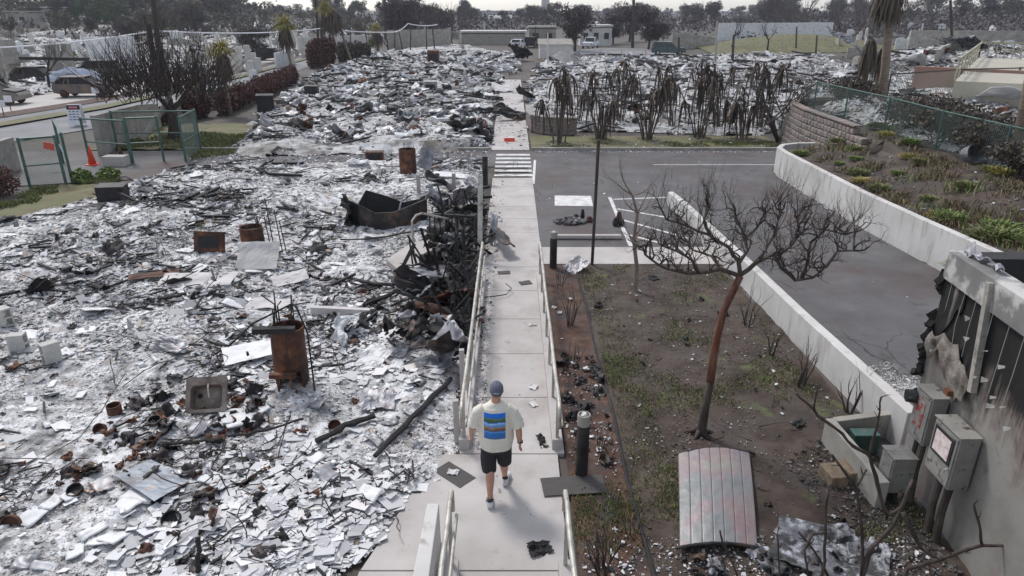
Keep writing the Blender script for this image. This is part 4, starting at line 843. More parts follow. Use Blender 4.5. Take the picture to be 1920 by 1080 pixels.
obox('burnt_stump_box', 'brown box with pale top standing at the left edge of the far ash', 'box', 586, 185, .9, .8, .9, m_rustd, .1)
obox('dented_washer', 'pale dented washing machine lying near the path beyond the crossing', 'washing machine', 835, 245, 1.2, .9, .7, m_pw, .5)
obox('burnt_cabinet', 'dark grey box sunk in rubble behind the right-hand fence', 'cabinet', 1826, 226, .9, .7, .8, m_rustd, .2)
# orange object, wreck pieces beyond crossing
c = G(955, 266); t = thing('orange_crate', 'small glowing orange crate lying on the path beyond the crossing', 'crate', c, .1)
MB().box((0, 0, .1), (.5, .35, .2)).ob('crate_body', m_red, t, bevel=.02); MB().box((0, 0, .215), (.44, .3, .02)).ob('lid', m_white, t, bevel=.01)
FW = [(880, 232, 1.9, 1.6, .3, .3, .5, .6, m_tin, 'big grey green crumpled sheet heaped left of the path beyond the crossing'), (960, 222, 2.2, 1.2, .1, .3, .4, .3, m_rustd, 'dark crumpled metal roofing across the path'), (905, 250, .8, 1.4, .5, .3, .4, .7, m_tin, 'curved grey panel nearest the orange crate'),
      (985, 185, 1.4, 1.2, 0, .3, .5, .6, m_char, 'black burnt hulk beside the path'), (948, 168, 2.0, 2.2, .2, .2, .3, .1, m_tile, 'pale flat slab lying at the far end of the path'), (875, 165, 1.2, 2.0, .3, .15, .9, 1.3, m_tin, 'upright grey panel leaning in the far rubble'),
      (975, 110, 2.5, 2.5, .3, .8, 1.2, .6, m_rustd, 'dark twisted metal pile at the far end of the rubble'), (1055, 125, 1.6, 3.0, .15, .1, 1.2, .5, m_pw, 'blue white pair of panels leaning at the near side of the shed'), (1160, 118, 3.0, 2, .2, .4, .5, .1, m_tin, 'grey sheet lying beyond the burnt plants'),
      (1215, 122, 3.0, 2, -.3, .5, .4, .2, m_rustd, 'dark rippled sheet in front of the green car'), (640, 262, 1.2, .8, .4, .2, .4, .8, m_tin, 'bent grey sheet at the near left of the far ash field'), (770, 232, 1.6, 1.4, .3, .4, .4, .4, m_foil, 'large crumpled pale sheet in the middle of the far ash field'),
      (1580, 90, 4, 3, .2, .6, 1.2, .4, m_foil, 'white crumpled roof sheet on the terrace beyond the big palm'), (1800, 105, 4, 4, .4, .6, 1.2, .3, m_foil, 'big white crumpled heap on the right terrace'), (1900, 200, 3, 2, -.2, .2, .5, .1, m_pw, 'flat pale sheet lying behind the fence at the right edge')]
for i, (px, py, lx, ly, rz, amp, lf, ty, mt, lab) in enumerate(FW):
    c = G(px, py + 4, 0 if px < 1500 else 1.8)
    tag(crump((c[0], c[1], c[2]), lx, ly, rz, amp, 60 + i, lf, .4 * math.sin(i * 1.7), ty, 12, 10, .03).ob('crumpled_metal_sheet', mt, org=c), lab, 'metal sheet', 'crumpled sheets in the far rubble')
# wires and rods
mb = MB(); rng = random.Random(9)
def wirepx(pts, r=.008, z0=.05):
    P = []
    for q in pts:
        g = G(q[0], q[1]); z = hz(g[0], g[1]) + z0 + (q[2] if len(q) > 2 else 0); g = G(q[0], q[1], z); P.append(g)
    Q = []
    for i in range(len(P) - 1):
        for u in (0, .33, .66): Q.append(Vector(P[i]).lerp(Vector(P[i + 1]), u) + Vector((rng.uniform(-.01, .01), rng.uniform(-.01, .01), rng.uniform(-.005, .01))))
    Q.append(Vector(P[-1])); mb.tube(Q, r, 4)
for w_ in ([(0, 858), (80, 860), (150, 820), (190, 770, .2), (235, 700, .5)], [(375, 1040), (440, 990, .1), (480, 960, .2)], [(375, 1035), (455, 1005)], [(370, 915), (400, 890, .2), (412, 890, .2), (430, 930)], [(395, 880), (415, 845, .2), (425, 815, .35)],
           [(225, 628), (290, 660), (360, 672, .1)], [(220, 640), (235, 630, .15), (300, 648), (350, 655)], [(320, 670), (370, 640, .2), (425, 600, .4), (468, 637)], [(230, 725), (270, 695, .2), (300, 680), (330, 672)], [(206, 672, .4), (215, 720)], [(60, 545), (90, 522, .3), (130, 520), (128, 518, .3)],
           [(240, 470), (280, 445, .2), (300, 460)], [(290, 420, .3), (295, 480)], [(300, 445, .4), (312, 480)], [(320, 470), (350, 420, .5), (385, 370, .8)], [(400, 845), (450, 842, .1), (455, 870)], [(440, 855), (520, 840), (545, 775, .3)], [(250, 860), (330, 875), (375, 870)], [(520, 860), (535, 800, .3), (545, 780, .5)],
           [(385, 375), (440, 375, .1), (445, 385)], [(385, 380), (400, 330, .6), (420, 325, .6), (450, 375)], [(400, 380), (420, 340, .3), (440, 378)], [(150, 480), (250, 490), (300, 480)], [(0, 435), (60, 440), (110, 442)], [(590, 650), (620, 640, .2), (640, 700)], [(700, 300), (690, 340), (660, 370)], [(730, 310), (760, 325)]):
    wirepx(w_)
for k in range(260):
    x, y = scatter(fA, 1, dk, 4.6, 28); x, y = float(x[0]), float(y[0]); sc = .03 * y ** .5 * 3
    a_ = rng.uniform(0, 6.28); P = []; L_ = rng.uniform(.15, .5) * (y / 8); zz = 0
    for q in range(6): P.append((x, y, float(hz(x, y)) + .02 + zz)); x += L_ / 3 * math.cos(a_); y += L_ / 3 * math.sin(a_); a_ += rng.uniform(-.9, .9); zz = max(0, zz + rng.uniform(-.06, .08))
    mb.tube(P, .004 + .0005 * y, 4)
mb.ob('burnt_wires', m_wire, kind='stuff')
# bedspring-like scribble clumps
mb = MB()
for (px, py, r) in ((1245 / 3 - 0, 340, .5), (610 + 0, 260, 1.0), (870, 325, 1.2), (240, 648, .35), (300, 470, .5), (1230 / 3, 930 / 3 + 60, .5)):
    c = G(px, py)
    for k in range(26):
        a_ = rng.uniform(0, 6.28); P = [(c[0] + r * rng.uniform(-1, 1), c[1] + r * .8 * rng.uniform(-1, 1), .05)]
        for q in range(5): P.append((P[-1][0] + r * .35 * math.cos(a_), P[-1][1] + r * .35 * math.sin(a_), .08 + .25 * r * rng.random())); a_ += rng.uniform(.2, 1.2)
        mb.tube(P, .007, 4)
mb.ob('tangled_wire', m_wire, kind='stuff')
# ================================================================ VEGETATION
def grow(mb, p, d, L, r, lv, rng, nch=3, spread=.7, up=.25, wob=.25, n=4, segs=4, shrink=.68, tip=.35, flat=1.0):
    p = Vector(p); d = Vector(d).normalized(); P = [p.copy()]; R = [r]
    for i in range(segs):
        d = (d + Vector((rng.uniform(-wob, wob), rng.uniform(-wob, wob), rng.uniform(-wob, wob) + up * .3))).normalized()
        p = p + d * L / segs; P.append(p.copy()); R.append(r * (1 - (1 - tip if lv else .75) * (i + 1) / segs))
    mb.tube(P, R, n if lv else 3, False)
    if lv <= 0: return
    for k in range(nch):
        u = 1 if k == 0 else rng.uniform(.35, 1); q = u * segs; i = min(int(q), segs - 1); b = P[i].lerp(P[i + 1], q - i)
        t = (P[i + 1] - P[i]).normalized(); s_ = Vector((rng.gauss(0, 1), rng.gauss(0, 1), rng.gauss(0, .6))); s_ = (s_ - t * s_.dot(t)).normalized()
        nd = t + s_ * spread * rng.uniform(.5, 1.3) + Vector((0, 0, up)); nd.z *= flat
        grow(mb, b, nd, L * shrink * rng.uniform(.75, 1.2), max(R[i + 1] * .75, r * .22), lv - 1, rng, nch, spread, up, wob, n, segs, shrink, tip, flat)
def leafcloud(cl, n, size, seed=0, flat=.0, elong=1.0):
    """cl: list of (cx,cy,cz,rx,ry,rz); quads through the clumps' outer volume"""
    r = np.random.default_rng(seed); cl = np.array(cl, float); k = r.integers(0, len(cl), n); C_ = cl[k]
    d = r.normal(0, 1, (n, 3)); d /= np.linalg.norm(d, axis=1)[:, None]; q = r.uniform(.35, 1.08, n) ** .6
    P = C_[:, :3] + d * C_[:, 3:] * q[:, None]
    u = r.normal(0, 1, (n, 3)); u /= np.linalg.norm(u, axis=1)[:, None]; w = np.cross(u, r.normal(0, 1, (n, 3))); w /= np.linalg.norm(w, axis=1)[:, None]
    s_ = size * r.uniform(.5, 1.4, n)[:, None]; u = u * s_ * elong; w = w * s_ * .6
    V_ = np.stack([P - u, P - w * .9, P + u, P + w], 1).reshape(-1, 3)
    return V_, np.arange(n * 4).reshape(n, 4)
# main tree
base = Vector(G(1312, 815)); t = thing('bare_tree', 'twisted leafless tree with a scorched red trunk leaning in the garden', 'tree', base)
bx = lambda px, py, D: Vector(V(px, py, D))
tr = [base + Vector((0, 0, -.1)), base + Vector((.02, 0, .12)), bx(1322, 770, 8.95), bx(1332, 715, 8.95), bx(1338, 670, 8.98), bx(1345, 630, 9.0), bx(1358, 580, 9.0), bx(1375, 545, 9.02), bx(1388, 518, 9.05)]
MB().tube(tr[:4] , [.13, .075, .06, .058], 9).ob('trunk', m_bark, t, org=base, smooth=True)
MB().tube(tr[3:], [.062, .06, .056, .052, .05, .05], 9).ob('scorched_trunk', m_barkr, t, org=base, smooth=True)
mb = MB()
for k in range(5): a_ = k * 1.25 + .3; mb.tube([base + Vector((0, 0, .1)), base + Vector((.12 * math.cos(a_), .12 * math.sin(a_), .04)), base + Vector((.28 * math.cos(a_), .28 * math.sin(a_), -.03))], [.05, .035, .015], 6)
mb.ob('roots', m_bark, t, org=base, smooth=True)
LB = [[(1388, 518, 9.05), (1350, 505, 9.1), (1310, 512, 9.0), (1270, 510, 8.8), (1235, 498, 8.7), (1210, 478, 8.6)], [(1388, 518, 9.05), (1385, 490, 9.1), (1365, 465, 9.2), (1330, 440, 9.3), (1290, 425, 9.4), (1250, 412, 9.4)],
      [(1385, 495, 9.1), (1400, 470, 9.3), (1395, 440, 9.5), (1380, 405, 9.6)], [(1388, 518, 9.05), (1420, 490, 9.0), (1450, 478, 8.9), (1465, 500, 8.8), (1490, 525, 8.7), (1525, 522, 8.6), (1548, 500, 8.6)], [(1450, 480, 8.9), (1480, 465, 9.2), (1500, 440, 9.3), (1495, 410, 9.3)],
      [(1500, 522, 8.7), (1515, 490, 8.8), (1520, 455, 8.9), (1550, 430, 9.0), (1585, 440, 9.0)], [(1420, 490, 9.0), (1440, 460, 9.5), (1455, 430, 9.7), (1462, 395, 9.8)], [(1310, 512, 9.0), (1300, 490, 8.6), (1270, 470, 8.5), (1240, 460, 8.4)], [(1350, 505, 9.1), (1335, 480, 9.4), (1300, 470, 9.7), (1280, 440, 9.9)], [(1395, 450, 9.5), (1420, 425, 9.6), (1435, 400, 9.6)],
      [(1330, 440, 9.3), (1320, 415, 9.3), (1330, 390, 9.2)], [(1548, 500, 8.6), (1570, 470, 8.6), (1600, 470, 8.6)]]
rng = random.Random(21)
for bi, l in enumerate(LB):
    mb = MB(); P = [bx(*q) for q in l]; Q = []
    for a_, b_ in zip(P[:-1], P[1:]):
        for u in (0, .5): Q.append(a_.lerp(b_, u) + Vector((rng.uniform(-.012, .012), rng.uniform(-.012, .012), rng.uniform(-.012, .012))))
    Q.append(P[-1]); n = len(Q); mb.tube(Q, [.034 * (1 - .62 * i / (n - 1)) * (1 if bi in (0, 1, 3) else .75) for i in range(n)], 6)
    for i in range(2, n):
        for _ in range(2 if i < n - 1 else 4):
            d = Vector((rng.gauss(0, .6), rng.gauss(0, .6), rng.uniform(.3, 1.2))); (grow(mb, Q[i], d, rng.uniform(.12, .22), .016, 4, rng, 2, .9, .25, .7, 3, 3, .84, .72) if rng.random() < .72 else grow(mb, Q[i], d, rng.uniform(.24, .42), .009, 3, rng, 3, .5, .6, .3, 3, 4, .75, .5))
    mb.ob('limb', m_bark, t, org=base)
# dark twisted shrub-tree at the bottom right
TB = [([(1605, 1150, 5.7), (1617, 1080, 5.85), (1633, 1030, 5.9), (1673, 987, 6.0), (1690, 953, 6.05), (1712, 900, 6.1)], .04), ([(1617, 1080, 5.85), (1617, 1010, 5.95), (1612, 960, 6.0), (1603, 910, 6.05), (1560, 853, 6.1)], .026),
      ([(1690, 953, 6.05), (1663, 967, 6.1), (1647, 913, 6.15), (1630, 853, 6.2), (1600, 837, 6.25), (1567, 803, 6.25), (1533, 780, 6.3), (1520, 763, 6.3), (1493, 737, 6.3)], .03), ([(1630, 853, 6.2), (1638, 820, 6.2), (1650, 770, 6.2), (1652, 745, 6.2)], .018), ([(1527, 772, 6.3), (1530, 735, 6.3)], .014),
      ([(1690, 1100, 5.6), (1700, 1067, 5.7), (1760, 1050, 5.75), (1800, 1035, 5.8), (1840, 1023, 5.8), (1903, 1023, 5.8), (1950, 1018, 5.8)], .035), ([(1693, 960, 6.0), (1712, 1000, 5.9), (1730, 1030, 5.85), (1760, 1050, 5.75)], .032), ([(1842, 1024, 5.8), (1838, 985, 5.85), (1825, 945, 5.9)], .024), ([(1900, 1023, 5.8), (1908, 990, 5.8)], .022),
      ([(1530, 1120, 5.7), (1547, 1053, 5.85), (1547, 980, 5.95), (1553, 917, 6.05)], .028), ([(1547, 1000, 5.9), (1525, 1000, 5.9), (1508, 1030, 5.85), (1515, 1075, 5.8)], .022), ([(1565, 1100, 5.8), (1527, 1033, 5.9), (1497, 997, 5.95)], .024), ([(1463, 1100, 5.8), (1460, 1040, 5.9), (1457, 1003, 5.95)], .016),
      ([(1395, 1110, 5.8), (1372, 1055, 5.85), (1355, 1015, 5.9), (1350, 995, 5.9)], .018), ([(1605, 912, 6.05), (1625, 880, 6.1)], .016)]
base = Vector((3.0, 5.2, 0)); t = thing('plumeria_tree', 'dark leafless knobbly tree rising at the bottom right corner of the photo', 'tree', base)
for l, r0 in TB:
    mb = MB(); P = [bx(*q) for q in l]; Q = []
    if l[0][1] >= 1090: P.insert(0, Vector((P[0].x, P[0].y - .25, -.05)))
    for a_, b_ in zip(P[:-1], P[1:]):
        for u in (0, .34, .67): Q.append(a_.lerp(b_, u) + Vector((rng.uniform(-.008, .008), 0, rng.uniform(-.008, .008))))
    Q.append(P[-1]); n = len(Q); R = [max(.009, r0 * .8 * (1 - .45 * i / (n - 1)) * rng.uniform(.85, 1.2)) for i in range(n)]; R[-1] *= 1.25; mb.tube(Q, R, 7)
    for k in range(3): grow(mb, Q[rng.randrange(n // 2, n)], (rng.uniform(-1, 1), rng.uniform(-.5, .5), rng.uniform(0, 1)), .1, .009, 0, rng, segs=2)
    mb.ob('limb', m_bark, t, org=base, smooth=True)
# fallen twigs on the soil
mb = MB(); rg = random.Random(8)
for k in range(70):
    p = Vector((rg.uniform(1.7, 5), rg.uniform(6, 16), .07)); grow(mb, p, (rg.gauss(0, 1), rg.gauss(0, 1), 0), rg.uniform(.15, .45), .008, 1, rg, 2, .6, -.1, .2, 3, 3)
mb.ob('fallen_twigs', m_bark, kind='stuff')
# shrubs
def shrub(px, py, h, n, lab, seed, mt=m_bark, lv=2, r=.02, name='bare_shrub', grp='leafless shrubs', cat='shrub', sp=.35, leaf=None, z=0, nch=2):
    c = Vector(G(px, py, z)); t = thing(name, lab, cat, c, group=grp); rg = random.Random(seed); mb = MB()
    for k in range(n):
        a_ = rg.uniform(0, 6.28); grow(mb, (c.x + .05 * math.cos(a_), c.y + .05 * math.sin(a_), c.z - .03), (sp * math.cos(a_), sp * math.sin(a_), 1), h * rg.uniform(.4, .6), r, lv, rg, nch, .55, .3, .15, 5, 4, .62, .5)
    mb.ob('branches', mt, t, org=c)
    if leaf: V_, F_ = leafcloud([(0, 0, h * .2, h * .5, h * .5, h * .25)], leaf, .04, seed); npmesh('leaves', V_, F_, m_grass, t)
for i, (px, py, h, n, r, lab) in enumerate([(1402, 612, .9, 5, .016, 'leafless shrub by the garden wall, farthest of the row of four'), (1445, 665, .75, 5, .02, 'stubby leafless shrub by the garden wall, second from the far end'), (1500, 722, .95, 6, .022, 'stubby leafless shrub by the garden wall, third from the far end'), (1592, 772, .85, 4, .022, 'stubby leafless shrub at the near end of the garden wall'),
                                            (1067, 612, .95, 9, .012, 'dense thin twiggy shrub in the reddish bed beside the right handrail'), (1050, 540, .8, 6, .01, 'small twiggy shrub behind the far end of the right handrail'), (1072, 690, .6, 6, .01, 'low twiggy shrub in the bed between handrail and edging'), (1125, 845, .5, 5, .01, 'small upright twiggy shrub right of the brown bollard'),
                                            (1130, 1075, .75, 12, .014, 'wide tangled bare shrub at the bottom edge right of the path'), (1185, 1000, .4, 6, .01, 'low bare shrub above the tangled bush at the bottom')]):
    shrub(px, py, h, n, lab, 50 + i, r=r, lv=3 if i in (4, 8) else 2)
c = Vector(G(1190, 548)); t = thing('bare_sapling', 'pale slender leafless tree between the thin pole and the big twisted tree', 'tree', c); mb = MB(); rg = random.Random(77)
tk = [c, bx(1194, 500, 14.8), bx(1188, 450, 14.9), bx(1195, 400, 14.9), bx(1185, 365, 14.9)]; mb.tube(tk, [.055, .05, .04, .035, .025], 7)
for q in tk[2:]:
    for k in range(3): grow(mb, q, (rg.gauss(0, .8), rg.gauss(0, .8), .7), rg.uniform(.5, .8), .018, 3, rg, 3, .8, .3, .25, 4, 3, .7)
mb.ob('branches', M("pale scorched bark", [(.3, (.12, .08, .06)), (.7, (.28, .22, .19))], 8, bump=.3, stretch=(1, 1, .3)), t, org=c)
m_dryg = M('dry grass', [(0, (.07, .05, .03)), (.5, (.17, .13, .075)), (1, (.3, .24, .13))], 3, island=.85, bump=0)
# grass tufts on soil
def blades(name, poly, n, h, seed, zf, m=m_grass, dens=None, **k):
    x, y = scatter(np.array(poly, float), n, dens); n = len(x); r = np.random.default_rng(seed); a_ = r.random(n) * 6.283; hh = h * r.uniform(.4, 1.3, n); w_ = .004 + .0008 * y
    z = zf(x, y); dx, dy = np.cos(a_), np.sin(a_); ln = r.uniform(.2, .9, n) * hh
    V_ = np.stack([np.stack([x - dy * w_, y + dx * w_, z], -1), np.stack([x + dy * w_, y - dx * w_, z], -1), np.stack([x + dx * ln * .5 + dy * w_ * .5, y + dy * ln * .5 - dx * w_ * .5, z + hh * .7], -1), np.stack([x + dx * ln, y + dy * ln, z + hh], -1)], 1).reshape(-1, 3)
    return npmesh(name, V_, np.arange(n * 4).reshape(n, 4), m, kind='stuff')
gp = lambda x, y: np.clip((fbm(x * .9, y * .9, 3, 51) - .02) * 2.6, 0, 1)
blades('grass', rect(1.66, 5.2, 6.6, 16.4), 7500, .032, 1, gz, dens=gp)
blades('grass', [(1.66, 7), (2.3, 7), (2.2, 16.2), (1.72, 16.3)], 2200, .035, 2, gz)
blades('grass', [(.75, 6.3), (1.6, 6.2), (1.75, 7.9), (.8, 7.6)], 1500, .07, 3, lambda x, y: x * 0, dens=lambda x, y: np.exp(-((x - 1.15) ** 2 + (y - 7.2) ** 2) / .25) + .1)
blades('grass', [(1.8, 33.9), (12.7, 33.9), (12.7, 31.95), (1.8, 31.95)], 3500, .08, 4, lambda x, y: T(x, y) + .03, dens=gp)
blades('grass', PX([(-100, 400), (0, 395), (200, 352), (240, 332), (150, 335), (-100, 365)]), 4500, .09, 5, lambda x, y: x * 0 + .02, dens=gp)
blades('grass', PX([(360, 300), (440, 290), (450, 255), (380, 250), (330, 262)]), 4000, .12, 6, lambda x, y: x * 0 + .03)
blades('grass', [(-19, 32), (-12, 32), (-12, 36), (-19, 36)], 2500, .15, 7, lambda x, y: x * 0 + .03, dens=gp)
blades('grass', PX([(480, 215), (560, 195), (590, 165), (540, 180)]), 1500, .25, 8, lambda x, y: x * 0 + .03)
soil('hill_lawn', 27, 60, 95, 124, .05, .05, m_lawn, .6)
blades('grass', [(30, 96), (60, 96), (60, 120), (30, 118)], 4000, .12, 9, lambda x, y: T(x, y) - .02)
# weeds on the bank
WD = [(1500, 280, .3), (1570, 272, .35), (1600, 285, .25), (1640, 268, .4), (1660, 275, .3), (1655, 285, .3), (1700, 300, .35), (1695, 270, .3), (1575, 302, .2), (1610, 320, .35), (1615, 332, .3), (1650, 345, .3), (1605, 300, .25), (1720, 325, .3), (1785, 402, .4), (1760, 395, .25), (1835, 440, .5), (1865, 435, .5), (1880, 425, .4), (1850, 352, .3), (1870, 358, .35), (1800, 365, .3), (1900, 440, .4), (1740, 370, .25), (1680, 330, .2), (1820, 330, .2)]
proto = []
for k in range(3):
    r = np.random.default_rng(k); n = 260; a_ = r.random(n) * 6.283; ro = r.random(n) ** .7 * .45; el = r.uniform(.3, 1.2, n); L_ = r.uniform(.25, .6, n)
    X = ro * np.cos(a_); Y = ro * np.sin(a_); b_ = a_ + r.normal(0, .8, n); dx, dy, dz = np.cos(b_) * np.cos(el), np.sin(b_) * np.cos(el), np.sin(el); wx, wy = -np.sin(b_) * .03, np.cos(b_) * .03
    V_ = np.stack([np.stack([X, Y, X * 0], -1), np.stack([X + dx * L_ * .5 + wx, Y + dy * L_ * .5 + wy, dz * L_ * .6], -1), np.stack([X + dx * L_, Y + dy * L_, dz * L_ * .7], -1), np.stack([X + dx * L_ * .5 - wx, Y + dy * L_ * .5 - wy, dz * L_ * .6], -1)], 1).reshape(-1, 3)
    me = npmesh('weed', V_, np.arange(n * 4).reshape(n, 4), [m_lime, m_grass, m_yell][k]); proto.append(me)
for i, (px, py, s_) in enumerate(WD):
    c = G(px, py, 1.15); c = (c[0], c[1], Tf(c[0], c[1]) + .03)
    o = proto[i % 2] if i < 2 else dup(proto[i % 2 if i % 5 else 2], c); o.location = c; o.scale = (s_ * 1.75,) * 3; o.rotation_euler.z = i
    tag(o, 'low bright green weed clump growing on the brown bank', 'weed', 'weeds on the bank')
proto[2].location = (G(1700, 312, 1.2)[0], G(1700, 312, 1.2)[1], Tf(*G(1700, 312, 1.2)[:2])); proto[2].scale = (.5,) * 3; tag(proto[2], 'low dry yellow weed clump growing on the brown bank', 'weed', 'dry weeds on the bank')
blades('weeds', [(10.7, 12), (13.9, 12), (13.6, 23), (12.7, 27.8), (10.8, 26.5)], 500, .2, 12, lambda x, y: T(x, y) + .03, m_lime, dens=gp)
blades('dry_weeds', [(10.7, 12), (13.9, 12), (13.6, 23), (12.7, 27.8), (10.8, 26.5)], 6000, .16, 13, lambda x, y: T(x, y) + .03, m_dryg, dens=lambda x, y: np.clip(fbm(x * 1.1, y * 1.1, 3, 61) * 2.5 + .1, 0, 1))
# bushes behind the right fence
def bush(name, lab, c, r, n, mt, seed, size=.06, twigs=14, cat='bush', grp=None):
    t = thing(name, lab, cat, c, group=grp); rg = random.Random(seed)
    cl = [(rg.uniform(-.6, .6) * r[0], rg.uniform(-.6, .6) * r[1], r[2] * rg.uniform(.35, .75), r[0] * rg.uniform(.3, .55), r[1] * rg.uniform(.3, .55), r[2] * rg.uniform(.25, .45)) for _ in range(9)]
    V_, F_ = leafcloud(cl, n, size, seed); npmesh('leaves', V_, F_, mt, t)
    mb = MB()
    for k in range(twigs): a_ = rg.uniform(0, 6.28); grow(mb, (r[0] * rg.uniform(-.5, .5), r[1] * rg.uniform(-.5, .5), 0), (math.cos(a_) * .5, math.sin(a_) * .5, 1), r[2] * rg.uniform(.6, .85), .02, 1, rg, 4, .7, .2, .2, 4, 3, .5)
    mb.ob('twigs', m_bark, t); return t
m_dbush = M("dead bush leaves", [(0, (.03, .024, .02)), (.6, (.08, .062, .05)), (.9, (.14, .11, .08)), (1, (.12, .14, .05))], 3, island=.9, bump=0)
bushes = [(1570, 195, 1.8, (1.4, 1.2, 1.3), 'dead brown bush behind the start of the right green fence'), (1690, 240, 1.8, (1.6, 1.2, 1.3), 'dead brown bush behind the fence near the big palm'), (1760, 270, 1.7, (1.7, 1.3, 1.5), 'largest dead bush behind the middle of the right fence'), (1820, 300, 1.6, (1.4, 1.1, 1.3), 'dead bush behind the fence above the metal bucket'), (1895, 345, 1.5, (1.2, 1.0, 1.2), 'dead bush behind the fence at the right edge')]
for i, (px, py, z, r, lab) in enumerate(bushes): c = G(px, py, z); bush('dead_bush', lab, (c[0] + .5, c[1], Tf(c[0] + .5, c[1])), r, 3200, m_dbush, 90 + i)
c = G(1806, 318, 1.4); c = (c[0], c[1], Tf(c[0], c[1])); t = thing('metal_bucket', 'dented shiny metal bucket lying on the bank below the fence', 'bucket', c)
mb = MB(); mb.loft([(0, 0, 0, .18, .18), (0, 0, .02, .24, .24), (0, 0, .38, .3, .3), (0, 0, .38, .28, .28), (0, 0, .05, .2, .2)], 18); o = mb.ob('pail', m_tin, t); o.rotation_euler = (1.2, .3, 0); o.location = (0, 0, .25)
# ---------------------------------------------------------------- fences
m_link = M("chain link wire", [(.3, (.1, .14, .12)), (.7, (.16, .2, .18))], 4, bump=0, metal=.2, rough=.6)
def link(mb, a, b, z0, z1, sp, r):
    a = Vector(a); b = Vector(b); d = b - a; L_ = d.length; u = d / L_; H = z1 - z0; n = int((L_ + H) / sp)
    for k in range(n):
        for sg in (1, -1):
            s0 = -H + k * sp if sg > 0 else k * sp; s1 = s0 + H * sg
            lo, hi = max(0, min(s0, s1)), min(L_, max(s0, s1))
            if hi <= lo + .01: continue
            zA = z0 + abs(lo - s0); zB = z0 + abs(hi - s0); mb.bar(a + u * lo + Vector((0, 0, zA)), a + u * hi + Vector((0, 0, zB)), r, r)
def fence(name, lab, cat, P, h, sp, pr=.04, grp=None, mid=False, wr=.008, mat=m_green):
    t = thing(name, lab, cat, P[0], group=grp); O = P[0]; lk = MB()
    for p in P: MB().tube([(p[0], p[1], p[2] - .05), (p[0], p[1], p[2] + h + .05)], pr, 8).ob('post', mat, t, org=O)
    MB().tube([(p[0], p[1], p[2] + h) for p in P], pr * .75, 8).ob('top_rail', mat, t, org=O)
    if mid: MB().tube([(p[0], p[1], p[2] + h * .45) for p in P], pr * .6, 6).ob('middle_rail', mat, t, org=O)
    if sp:
        for a_, b_ in zip(P[:-1], P[1:]):
            A_, B_ = Vector(a_), Vector(b_); L_ = (B_ - A_).length; zz = (b_[2] - a_[2]) / L_; mm = MB(); link(mm, (0, 0, 0), ((B_ - A_).xy.length, 0, 0), .04, h, sp, wr)
            u = (B_ - A_); u.z = 0; u.normalize(); lk.add([(A_.x + u.x * x_ - u.y * y_, A_.y + u.y * x_ + u.x * y_, A_.z + z_ + zz * x_) for x_, y_, z_ in mm.v], mm.f)
        lk.ob('chain_link', m_link, t, org=O)
    return t
fp = [(14.0, 36.5), (13.7, 32.2), (13.75, 29.2), (13.91, 26.2), (14.1, 23.1), (14.3, 20.1), (14.6, 17), (14.9, 14)]
fence('chain_link_fence', 'long green chain-link fence running along the top of the right bank', 'fence', [(x_, y_, Tf(x_, y_)) for x_, y_ in fp], 1.3, .1, .035, wr=.006)
c0 = G(1660, 195, 1.7); c1 = G(1792, 182, 1.7); c2 = G(1900, 178, 1.7); c3 = G(2000, 175, 1.7)
fence('chain_link_fence', 'dark chain-link fence crossing the rubble terrace behind the big palm', 'fence', [(c_[0], c_[1], Tf(c_[0], c_[1])) for c_ in (c0, c1, c2, c3)], 1.4, .2, .04, wr=.01, mat=m_wire)
# gates at left
def gp_(a, b, h, lab, sp=.09, **k): A_ = G(*a); B_ = G(*b); return fence('chain_link_gate', lab, 'gate', [A_, B_], h, sp, .05, 'green chain-link gates', True, .007, **k)
gp_((57, 352), (124, 345), 1.75, 'green chain-link gate leaf at the far left with a red tag on it')
gp_((136, 342), (119, 306), 1.8, 'narrow green gate side frame just right of the left gate leaf', 0)
gp_((168, 300), (247, 306), 1.75, 'green gate leaf standing in front of the retaining wall end', 0)
gp_((250, 306), (308, 303), 1.85, 'green gate frame between the wall end and the concrete step', 0)
gp_((349, 304), (377, 283), 1.85, 'rightmost green gate leaf with torn mesh beside the grass')
gp_((222, 283), (372, 281), 1.75, 'long green fence frame standing behind the gates', 0)
c = G(103, 318)
o = MB().box((c[0], c[1] - .02, .95), (.4, .03, .28), (0, .2, 0)).ob('red_tag', m_red, org=(c[0], c[1], .95)); tag(o, 'red tag hanging on the mesh of the left gate', 'tag')
def cone(px, py, h, lab, mt=m_red):
    c = G(px, py); t = thing('traffic_cone', lab, 'cone', c); MB().loft([(0, 0, .03, h * .2, h * .2), (0, 0, h * .95, h * .035, h * .035), (0, 0, h, h * .03, h * .03)], 14).ob('body', mt, t, smooth=True)
    MB().box((0, 0, .02), (h * .52, h * .52, .04)).ob('foot', mt, t, bevel=.01)
cone(174, 309, .8, 'bright orange traffic cone on the drive behind the left gates'); cone(230, 305, .75, 'brown burnt traffic cone standing right of the orange one', m_rust)
